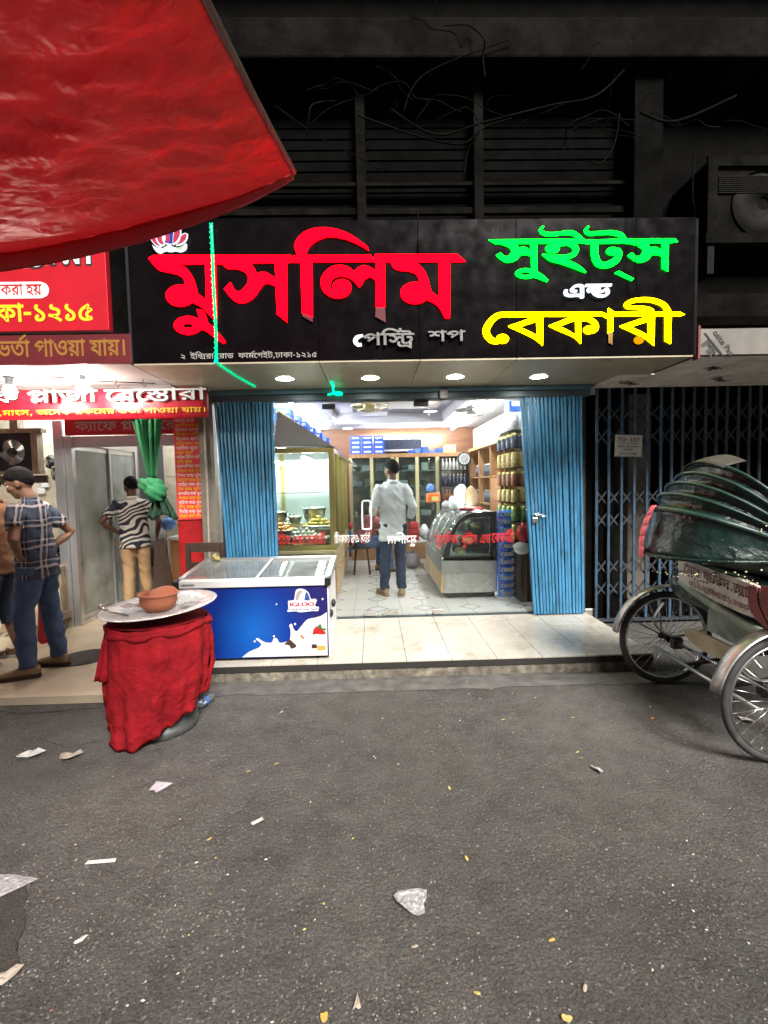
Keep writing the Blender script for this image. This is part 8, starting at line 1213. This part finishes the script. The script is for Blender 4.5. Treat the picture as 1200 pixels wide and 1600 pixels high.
obj('belly_band', MB().tube(spline([Vector((2.11, *q(px, py, 2.11))) for px, py in ((1064, 908), (1100, 935), (1140, 962), (1180, 985), (1220, 1000))], 8), (.03, .022), 10, ref=(0, 0, 1)), 'rick_mint', rk)
mb = MB().poly([(-y, z) for y, z in [q(1108, 948, 2.16), q(1180, 985, 2.16), q(1175, 1015, 2.16), q(1140, 1003, 2.16), q(1118, 990, 2.16), q(1103, 985, 2.16)]], [], (Vector((2.16, 0, 0)), Vector((0, -1, 0)), Vector((0, 0, 1)), Vector((-1, 0, 0))), 0, .02); obj('under_panel', mb, 'rick_mint', rk)
B('seat', 2.35, 2.75, 2.5, 3.3, .931, 1.03, 'rick_red', rk, bevel=.03)
# folded hood: bows swing on two side pivots, the cover sags between them
C_ = Vector((2.52, 2.96, 1.08)); W_ = .43
def hood(s, e, lift=0):
    f = math.pi*s; cs, sn = math.cos(f), math.sin(f); ac = math.copysign(abs(cs)**.92, cs); ra = sn**.72 if sn > 0 else 0
    r = (.76-.0022*max(0, e-10)+lift)*ra; a = math.radians(e); return C_+Vector((-math.cos(a)*r, W_*ac*(1+lift), math.sin(a)*r*1.05))
EB = [-1, 21, 29, 36, 43, 51]
def cover(u, v):
    x = v*(len(EB)-1); k = min(int(x), len(EB)-2); t = x-k; e = EB[k]+(EB[k+1]-EB[k])*t; sag = math.sin(math.pi*t); return hood(.02+.96*u, e, -.035*sag+.008*nz((u*6, v*9, 0)))
obj('hood_cover', MB().grid(cover, 44, 40), 'rick_green', rk, solid=.004)
for i, e in enumerate(EB[1:]): obj('hood_bow', MB().tube([hood(.03+.94*k/40, e, .010) for k in range(41)], (.010, .014), 8), 'rick_rib', rk)
obj('hood_rim', MB().tube([hood(.02+.96*k/40, EB[0], .01) for k in range(41)], .011, 8), 'rick_green', rk)
# inner lining that closes the drooping back of the hood down to the tub
obj('back_curtain', MB().grid(lambda u, v: hood(.06+.88*u, EB[0], -.01).lerp(Vector((2.2, 3.22-.68*u, .99)), v), 24, 10), 'rick_grey', rk, solid=.004)
obj('hood_flap', MB().grid(lambda u, v: hood(.36+.26*u, 49+13*v, .022+.02*math.sin(math.pi*u)-.03*v), 14, 6), 'rick_flap', rk, solid=.004)
for i in range(5):
    v0 = i/5; obj('tape_strip', MB().grid(lambda u, v: hood(.43+.05*u, 22-25*(v0+v*.2), .024+.006*math.sin(v*3.1)+.004*nz((u*3, i, v))), 4, 4), 'tape_pink', rk, solid=.002)
tn = MB()
for path in ([hood(.03+.94*k/60, -8, .02) for k in range(61)], [hood(.86, 20+60*k/40, .02) for k in range(41)], [Vector((2.10, 3.25-.72*k/40, .955-.02*math.sin(k*.3))) for k in range(41)]):
    for p in path:
        if random.random() < .75: r = random.uniform(.004, .009); tn.ell(p+Vector((random.uniform(-.012, .004), random.uniform(-.01, .01), random.uniform(-.014, .008))), (r, r, r*.7), 5, 3)
o = obj('tinsel_trim', tn, 'tinsel', rk); o['kind'] = 'stuff'
for y in (2.42, 3.40): obj('side_arm', MB().tube(spline([(2.5, y, 1.03), (2.52, y, .93), (2.4, y, .8), (2.25, y, .74)], 6), .013, 8), 'steel_dull', rk)
# the pulling half of the rickshaw, beyond the picture edge
c = Vector((4.22, 2.94, HZ)); t = obj('wheel', MB().tube(ring(c, RR-.021), (.021, .019), 12, closed=True), 'rubber', rk); obj('rim', MB().tube(ring(c, RR-.047), (.010, .014), 8, closed=True), 'chrome', t)
for k in range(18): a = k*math.pi/9; obj('spoke', MB().tube([c, c+Vector((math.cos(a)*(RR-.05), 0, math.sin(a)*(RR-.05)))], .002, 5), 'chrome', t)
for s in (-.05, .05): obj('fork', MB().tube([c+Vector((0, s, 0)), c+Vector((-.12, s, .45)), (4.06, 2.94, .95)], .012, 8), 'steel_dull', rk)
obj('handlebar', MB().tube(spline([(3.85, 2.66, 1.03), (4.0, 2.72, 1.05), (4.06, 2.94, .98), (4.0, 3.16, 1.05), (3.85, 3.22, 1.03)], 6), .012, 8), 'chrome', rk); obj('top_tube', MB().tube([(4.08, 2.94, .85), (3.3, 2.94, .8), (3.05, 2.94, .45)], .016, 8), 'black_metal', rk); obj('saddle_post', MB().tube([(3.25, 2.94, .3), (3.25, 2.94, .9)], .014, 8), 'steel_dull', rk); obj('saddle', MB().ell((3.25, 2.94, .93), (.14, .09, .04), 14, 8), 'black_plastic', rk)
# ================================================================ people
V = Vector
def fuse(name, mb, m, parent, vox, sm=4, folds=0, fs=9, seed=0):
    o = obj(name, mb, m, parent); r = o.modifiers.new('r', 'REMESH'); r.mode = 'VOXEL'; r.voxel_size = vox; r.use_smooth_shade = True
    s = o.modifiers.new('s', 'SMOOTH'); s.iterations = sm; s.factor = .6; bake(o)
    if folds:
        me = o.data; nn = [v.normal.copy() for v in me.vertices]
        for v, n in zip(me.vertices, nn): p = v.co; v.co = p+n*folds*(nz((p.x*.7, p.y*.7, p.z*1.6+p.x*1.2), fs, seed)+.5*nz((p.x+p.z*.8, p.y, p.z*.6), fs*2.2, seed+2))
        me.update()
    return o
def person(label, base, yaw, h, J, skin, shirt, trous, shoes, sleeve=.62, legcut=1.0, hy=0, hp=0, lean=None, seat=False, seed=1, hem=.80):
    k = h/1.70; T = Matrix.Translation(base) @ Matrix.Rotation(math.radians(yaw), 4, 'Z') @ Matrix.Scale(k, 4); t = thing('person', label, 'person', base)
    G = lambda p: T @ V(p); hip = V(J.get('hip', (0, 0, .93))); nk = V(J.get('neck', (0, 0, 1.43))); up = (nk-hip).normalized(); S = {s: V(J['sh'+s]) if 'sh'+s in J else nk+V((.165*(1 if s == 'R' else -1), 0, -.062)) for s in 'LR'}
    xr = T.to_3x3() @ V((1, 0, 0))
    def tb(mb, pts, rr, n=14): mb.tube([G(p) for p in pts], [(a*k, b*k) for a, b in rr], n, ref=xr)
    b = MB(); b.s = True; mid = lambda f: hip.lerp(nk, f)
    tb(b, [mid(-.05), mid(.2), mid(.5), mid(.8), mid(.95)], [(.13, .09), (.125, .085), (.13, .085), (.14, .08), (.07, .06)])
    hc = nk+up*.155+V(J.get('hd', (0, .025, 0))); HM = T.to_3x3() @ Matrix.Rotation(math.radians(hy), 3, 'Z') @ Matrix.Rotation(math.radians(-hp), 3, 'X')
    HQ = lambda p: G(hc)+HM @ V(p); tb(b, [nk-up*.05, nk+up*.04, hc-V((0, .005, .02))], [(.062, .058), (.054, .054), (.052, .055)])
    def he(c, r): b.ell(HQ(c), r, 20, 14, HM)
    he((0, -.008, .022), (.074, .094, .098)); he((0, .022, -.035), (.062, .072, .075)); he((0, .05, -.08), (.04, .042, .035)); he((0, .098, -.018), (.013, .02, .026)); he((0, .088, .03), (.045, .02, .018)); he((0, .086, -.058), (.024, .014, .012))
    for s in (-1, 1): he((s*.076, -.008, -.012), (.012, .024, .033)); he((s*.042, .062, -.022), (.024, .024, .022))
    for s in 'LR':
        e, w = V(J['el'+s]), V(J['wr'+s]); tb(b, [S[s]-up*.01, S[s].lerp(e, .5), e, e.lerp(w, .3), w], [(.047, .047), (.043, .043), (.036, .036), (.038, .038), (.025, .022)])
        d = (w-e).normalized()*.45+V(J.get('hn'+s, (0, .1, -1))).normalized()*.55; d.normalize(); sg = 1 if s == 'R' else -1; sd = d.cross(V((sg, 0, 0)))
        sd = sd.normalized() if sd.length > .2 else V((0, 1, 0)); nr = d.cross(sd).normalized(); pm = w+d*.085; b.tube([G(w-d*.01), G(w+d*.04), G(pm)], [(.022*k, .02*k), (.04*k, .017*k), (.041*k, .015*k)], 10, ref=T.to_3x3() @ sd)
        for q, l in ((-.030, .062), (-.010, .074), (.010, .070), (.030, .056)):
            r0 = pm+sd*q-d*.012; c1 = -nr*sg*.25; b.tube([G(r0), G(r0+d*l*.45), G(r0+d*l*.8+c1*l*.7), G(r0+d*l+c1*l*1.7)], [.0085*k, .0085*k, .008*k, .006*k], 7)
        r0 = w+d*.03-sd*.03; b.tube([G(r0), G(r0-sd*.028+d*.03), G(r0-sd*.03+d*.062)], [.011*k, .010*k, .007*k], 7)
        hp_, kn, an = hip+V((.09*sg, 0, -.03)), V(J['kn'+s]), V(J['an'+s]); tb(b, [hp_, hp_.lerp(kn, .5), kn, kn.lerp(an, .35), an, an-V((0, 0, .02))], [(.07, .07), (.06, .06), (.05, .05), (.05, .052), (.033, .036), (.036, .04)])
        fy = math.radians(J.get('fy'+s, 0)); fd = V((-math.sin(fy), math.cos(fy), 0)); ft = V((an.x, an.y, 0)); tb(b, [ft+fd*-.05+V((0, 0, .045)), ft+fd*.05+V((0, 0, .045)), ft+fd*.15+V((0, 0, .034)), ft+fd*.19+V((0, 0, .03))], [(.03, .03), (.036, .032), (.04, .022), (.026, .016)])
    fuse('body', b, skin, t, .0075, 3)
    for s in (-1, 1): 
        m = MB(); m.s = True; m.ell(HQ((s*.033, .079, .006)), (.012, .010, .008), 10, 6, HM); obj('eye', m, 'eye', t); m = MB(); m.s = True; m.ell(HQ((s*.036, .092, .036)), (.022, .007, .005), 10, 6, HM); obj('eyebrow', m, 'hair', t)
    hr = MB(); n1, n2 = 40, 24
    def cap(u, v):
        a = u*2*math.pi; sy = math.sin(a); fr = max(0, sy); mx_ = math.radians(102-40*sy if sy > 0 else 102-38*sy)+.05*nz((math.cos(a)*3, sy*3, seed), 2); p2 = v*mx_; d = V((math.sin(p2)*math.cos(a), math.sin(p2)*math.sin(a), math.cos(p2))); r = 1.13+.08*nz(d*7, 1, seed)+.06*nz(d*20, 1, seed+1)+.05*max(0, d.z)-.62*max(0, v-.78); return HQ((d.x*.074*r, -.008+d.y*.094*r, .022+d.z*.098*r))
    hr.grid(cap, n1, n2); obj('hair', hr, 'hair', t)
    c = MB(); c.s = True; z = lambda f: hip.lerp(nk, f); lo = (hem-.93)/.5
    tb(c, [z(lo), z(lo+.12), z(.2), z(.45), z(.7), z(.88), z(.97), z(1.03)], [(.18, .138), (.178, .136), (.17, .13), (.168, .124), (.172, .12), (.15, .105), (.10, .085), (.066, .068)], 20)
    for s in 'LR':
        e, w = V(J['el'+s]), V(J['wr'+s]); A = S[s]; sg = 1 if s == 'R' else -1; P_ = [A-V((.09*sg, 0, -.0)), A, A.lerp(e, .4)]; Q_ = [(.062, .07), (.066, .068), (.064, .064)]
        if sleeve <= 1: P_ += [A.lerp(e, sleeve)]; Q_ += [(.067, .067)]
        else: P_ += [e, e.lerp(w, sleeve-1)]; Q_ += [(.058, .058), (.043, .043)]
        tb(c, P_, Q_)
    fuse('shirt', c, shirt, t, .011, 4, .016*k, 9, seed)
    tb(cl := MB(), [nk-up*.01-V((0, .012, 0)), nk+up*.035-V((0, .015, 0))], [(.071, .072), (.064, .066)], 18); obj('collar', cl, shirt, t)
    q = MB(); q.s = True; tb(q, [hip+V((0, 0, -.10)), hip+V((0, -.005, 0)), hip+V((0, 0, .09))], [(.15, .115), (.148, .115), (.13, .09)], 18)
    for s in 'LR':
        sg = 1 if s == 'R' else -1; hp_, kn, an = hip+V((.085*sg, 0, -.02)), V(J['kn'+s]), V(J['an'+s]); P_ = [hp_, hp_.lerp(kn, .35), hp_.lerp(kn, .75), kn]; Q_ = [(.095, .105), (.09, .10), (.075, .08), (.07, .073)]
        for f, r in ((.4, .07), (.75, .063), (.98, .062)):
            if f <= legcut: P_.append(kn.lerp(an, f)); Q_.append((r, r*1.08))
        tb(q, P_, Q_)
    fuse('trousers', q, trous, t, .011, 4, .013*k, 8, seed+5)
    for s in 'LR':
        an = V(J['an'+s]); fy = math.radians(J.get('fy'+s, 0)); fd = V((-math.sin(fy), math.cos(fy), 0)); sd = V((math.cos(fy), math.sin(fy), 0)); ft = V((an.x, an.y, 0)); fr = (G(ft), T.to_3x3() @ sd, T.to_3x3() @ fd, V((0, 0, 1)))
        so_ = [(0, -.085), (.034, -.07), (.036, .0), (.048, .10), (.04, .175), (.0, .205), (-.04, .175), (-.046, .10), (-.036, .0), (-.034, -.07)]; sh = obj('shoe', MB().poly(smooth(so_, 3), [], fr, .024, .0235), shoes[1], t)
        if len(shoes) > 2: obj('strap', MB().tube([G(ft+sd*.045+fd*.10+V((0, 0, .03))), G(ft+fd*.11+V((0, 0, .068))), G(ft-sd*.045+fd*.10+V((0, 0, .03)))], [(.006, .022)]*3, 8), shoes[0], sh)
        else:
            m = MB(); m.s = True; tb(m, [ft-fd*.082+V((0, 0, .06)), ft-fd*.06+V((0, 0, .062)), ft+fd*.02+V((0, 0, .066)), ft+fd*.10+V((0, 0, .05)), ft+fd*.17+V((0, 0, .042)), ft+fd*.2+V((0, 0, .036))], [(.02, .03), (.036, .045), (.038, .045), (.045, .03), (.036, .022), (.012, .01)]); obj('upper', m, shoes[0], sh)
    return t
person('man in a plaid shirt and jeans with hands on hips', (-2.76, 3.90, .059), 96, 1.68, dict(elL=(-.37, -.05, 1.14), wrL=(-.19, .02, 1.0), hnL=(.5, -.2, -.6), elR=(.36, -.10, 1.14), wrR=(.18, .02, 1.0), hnR=(-.5, .1, -.6), knL=(-.10, .07, .50), anL=(-.12, .05, .08), knR=(.11, -.02, .50), anR=(.13, -.06, .08), fyL=12, fyR=-10, neck=(0, .03, 1.43), hd=(0, .05, -.005)), 'skin', 'plaid', 'denim', ('shoe_tan', 'shoe_sole'), hy=6, hp=24, seed=3, legcut=1)
person('man in a brown shirt cut off by the picture edge', (-3.30, 4.16, .059), 104, 1.68, dict(elL=(-.27, -.12, 1.12), wrL=(-.24, -.02, .90), elR=(.26, -.05, 1.12), wrR=(.25, .08, .9), knL=(-.10, .05, .50), anL=(-.11, .05, .08), knR=(.10, .0, .50), anR=(.13, -.08, .08), fyL=10, fyR=-10), 'skin', 'shirt_brown', 'denim_dark', ('slipper', 'slipper', 1), hp=10, seed=5, legcut=.45, sleeve=.75)
person('man in a zebra-striped shirt and tan trousers seen from behind', (-2.98, 5.93, .059), 28, 1.64, dict(elL=(-.36, -.06, 1.15), wrL=(-.18, .03, 1.0), hnL=(.5, .1, -.6), elR=(.29, -.03, 1.12), wrR=(.27, .15, .95), knL=(-.09, .03, .50), anL=(-.10, .0, .08), knR=(.10, .02, .50), anR=(.12, .04, .08), neck=(-.01, .03, 1.43)), 'skin_dark', 'zebra', 'chino', ('shoe_tan', 'shoe_sole'), hy=18, hp=14, seed=7, sleeve=.7)
person('man in a white shirt and jeans standing inside the shop', (.235, 5.86, .165), 8, 1.67, dict(elL=(-.25, -.04, 1.12), wrL=(-.24, .16, .98), elR=(.25, -.06, 1.11), wrR=(.23, .10, .93), knL=(-.10, .02, .50), anL=(-.13, -.02, .08), knR=(.09, .03, .50), anR=(.08, -.08, .08), fyL=18, fyR=-12), 'skin_dark', 'shirt_white', 'denim_dark', ('shoe_tan', 'shoe_tan'), sleeve=1.7, hy=38, hp=6, seed=9, hem=.70)
person('person in a pink top bent forward on a stool', (-.20, 7.32, .165), -62, 1.62, dict(hip=(0, 0, .54), neck=(0, .24, .94), elL=(-.24, .30, .70), wrL=(-.16, .48, .62), elR=(.24, .30, .72), wrR=(.15, .48, .60), knL=(-.13, .42, .53), anL=(-.13, .40, .08), knR=(.13, .42, .53), anR=(.13, .45, .08), hd=(0, .09, -.03)), 'skin', 'shirt_pink', 'denim', ('shoe_tan', 'shoe_sole'), hp=45, seed=11, hem=.88)
stl = thing('stool', 'dark stool under the person in the pink top', 'stool', (-.20, 7.32, .165)); obj('seat', MB().lathe([(.001, .40), (.17, .40), (.18, .41), (.17, .425), (.001, .43)], (-.20, 7.32, .165), 20), 'wood_dark', stl)
for a in (.8, 2.4, 3.9, 5.5): obj('leg', MB().tube([(-.2+math.cos(a)*.17, 7.32+math.sin(a)*.17, .166), (-.2+math.cos(a)*.12, 7.32+math.sin(a)*.12, .566)], .014, 8), 'wood_dark', stl)
# ================================================================ red tarpaulin
ta = thing('tarpaulin', 'stained red tarpaulin stretched overhead', 'tarpaulin', (-1.2, 2.6, 2.7)); FE = spline([at(px, py, 2.6) for px, py in ((458, 270), (395, 299), (335, 319), (260, 340), (180, 360), (90, 381), (0, 396), (-110, 408), (-260, 425))], 6); RD = Vector((-.073, -1.1, -.203))
def edge(u): x = u*(len(FE)-1); i = min(int(x), len(FE)-2); return FE[i].lerp(FE[i+1], x-i)
def tarp(u, v):
    p = edge(u)+RD*(2.1*v)+Vector((0, 0, -.10*math.sin(math.pi*min(v*1.2, 1))*(.3+u))); w = nz((p.x*1.5, p.y*1.2, 0), 1.1)*.05+nz((p.x*2.5+p.y*2, p.y*5-p.x*3, 1), 1.6)*.022+abs(nz((p.x*3+p.y, p.y*9-p.x*5, 3), 1.7))*.024*(1-v*.6)+abs(nz((p.x*2-p.y*2, p.y*11+p.x*4, 5), 2.3))*.012*(1-v*.7); return p+Vector((0, 0, w*min(v*6+.15, 1)*min(u*8+.1, 1)))
obj('sheet', MB().grid(tarp, 110, 90), 'tarp', ta)
obj('front_hem', MB().grid(lambda u, v: edge(u)+Vector((0, .03*v, .004-(.02+.062*min(u*2.2, 1))*v+.004*nz((u*30, v, 0)))), 80, 3), 'tarp_hem', ta, solid=.003)
obj('side_piping', MB().tube([tarp(0, k/30)+Vector((.006, 0, .004)) for k in range(31)], .013, 8), 'tarp_piping', ta)
# ================================================================ litter on the road
def scrap(label, px, py, w, d, ang, m, seed, curl=.018, pts=None):
    c = atz(px, py, .004); ca, sa = math.cos(ang), math.sin(ang); n = 9; mb = MB()
    out = pts or [(1, .5), (.6, .95), (0, .8), (-.7, 1), (-1, .3), (-.75, -.7), (-.1, -.95), (.55, -.6)]; P_ = smooth([(x, y, 1) for x, y in out]); k = len(P_); rings = 5; o = 0; mb.s = False
    for r in range(rings+1):
        f = r/rings
        for x, y in P_:
            x, y = x*w*f*(1+.10*nz((x*2, y*2, seed))), y*d*f; mb.v.append(c+Vector((x*ca-y*sa, x*sa+y*ca, .004+curl*(abs(nz((x*40, y*40, seed), 1))+.45*f*f*max(0, nz((x*14+seed, y*14, 0), 1)+.3)))))
    for r in range(rings):
        for j in range(k): a, b_ = r*k+j, r*k+(j+1) % k; mb.face(a, b_, b_+k, a+k)
    tag(obj('paper_scrap', mb, m, solid=.0008), label, 'paper', 'scraps of paper on the road')
hexa = [(1, .75), (.45, 1), (-.7, .8), (-1, .45), (-.85, -.1), (0, -.85), (.35, -1), (.75, -.8), (.78, -.1), (.97, .2)]
scrap('large crumpled silver wrapper in the middle of the road', 642, 1412, .062, .055, .0, 'foil', 1, .022, hexa); scrap('pale folded wrapper nearest the drum, at the picture edge side', 48, 1181, .07, .045, .1, 'paper', 2, .03, [(1, .7), (.3, .9), (.1, .3), (-.4, .8), (-1, .2), (-.8, -.8), (-.1, -.6), (.1, -1), (.6, -.5)]); scrap('tan crumpled paper beside the pale folded wrapper', 111, 1184, .06, .045, .2, 'paper_tan', 3, .035)
scrap('torn lilac note with a pointed corner', 250, 1230, .062, .055, .5, 'paper_lilac', 4, .012, [(1, -.2), (.35, .5), (-.2, 1), (-.9, -.3), (-.5, -.5), (-.35, -1), (.5, -.5)]); scrap('narrow white paper strip lying level on the coarse asphalt', 158, 1348, .058, .012, .05, 'paper', 5, .008, [(1, .8), (-1, .9), (-1, -.9), (1, -.8)])
scrap('large silver film sheet at the picture edge', 2, 1394, .11, .085, 0, 'foil', 6, .006, [(1, .6), (0, .9), (-1, 1), (-1, -.9), (-.45, -1), (.3, -.15)]); scrap('small bright white slip standing out on the asphalt', 127, 1470, .022, .008, .7, 'paper', 7, .004); scrap('tan paper corner at the lower picture edge', 8, 1530, .05, .028, .6, 'paper_tan', 8, .02); scrap('grey curled wrapper shaped like a bird', 932, 1204, .036, .034, -.6, 'paper', 9, .022, [(1, -.7), (.7, .1), (.1, .9), (-.1, .3), (-1, .7), (-.5, 0), (.3, -.5), (.8, -1)])
scrap('folded white paper seen through the rickshaw wheel', 1168, 1127, .034, .05, .3, 'paper', 10, .03, [(1, -.3), (.4, .6), (-.3, 1), (-.9, .3), (-1, -.4), (0, -.9)]); scrap('small pale triangle of paper near the bottom edge', 558, 1567, .014, .024, .0, 'paper_tan', 11, .006, [(0, 1), (.9, -.7), (.3, -.9), (-.2, -.7), (-.9, -1)]); scrap('narrow grey slip by the drum shadow', 402, 1285, .028, .012, .7, 'paper', 12, .005, [(1, .8), (-1, .9), (-1, -.9), (1, -.8)]); scrap('yellow leaf at the bottom edge', 886, 1594, .016, .010, -.3, 'leaf_yellow', 13, .004); scrap('yellowish wrapper bit at the bottom edge', 507, 1592, .012, .014, .3, 'mango', 14, .006)
for i, (px, py, a, m) in enumerate(((440, 1113, .5, 'paper'), (648, 1480, -.1, 'paper_tan'), (729, 1342, 1.9, 'leaf_yellow'), (702, 1232, 1.8, 'leaf_yellow'), (432, 1194, 0, 'leaf_yellow'), (786, 1125, 0, 'leaf_yellow'), (895, 1122, -.7, 'leaf_yellow'), (1020, 1123, .3, 'bag_orange'), (902, 1176, .2, 'leaf_yellow'), (862, 1470, 0, 'mango'), (745, 1553, -.6, 'leaf_yellow'), (914, 1545, .9, 'paper_tan'), (327, 1312, .2, 'leaf_yellow'), (388, 1206, 0, 'leaf_yellow'))):
    c = atz(px, py, .003); r = .009; mb = MB(); mb.s = True; mb.ell((0, 0, 0), (r*1.5, r*.7, .002), 8, 4); ca, sa = math.cos(a), math.sin(a); mb.v = [c+Vector((v.x*ca-v.y*sa, v.x*sa+v.y*ca, v.z+.004+.003*math.sin(v.x*200))) for v in mb.v]; tag(obj('fallen_petal', mb, m), 'small yellow or pale petal dropped on the road', 'petal', 'petals on the road')
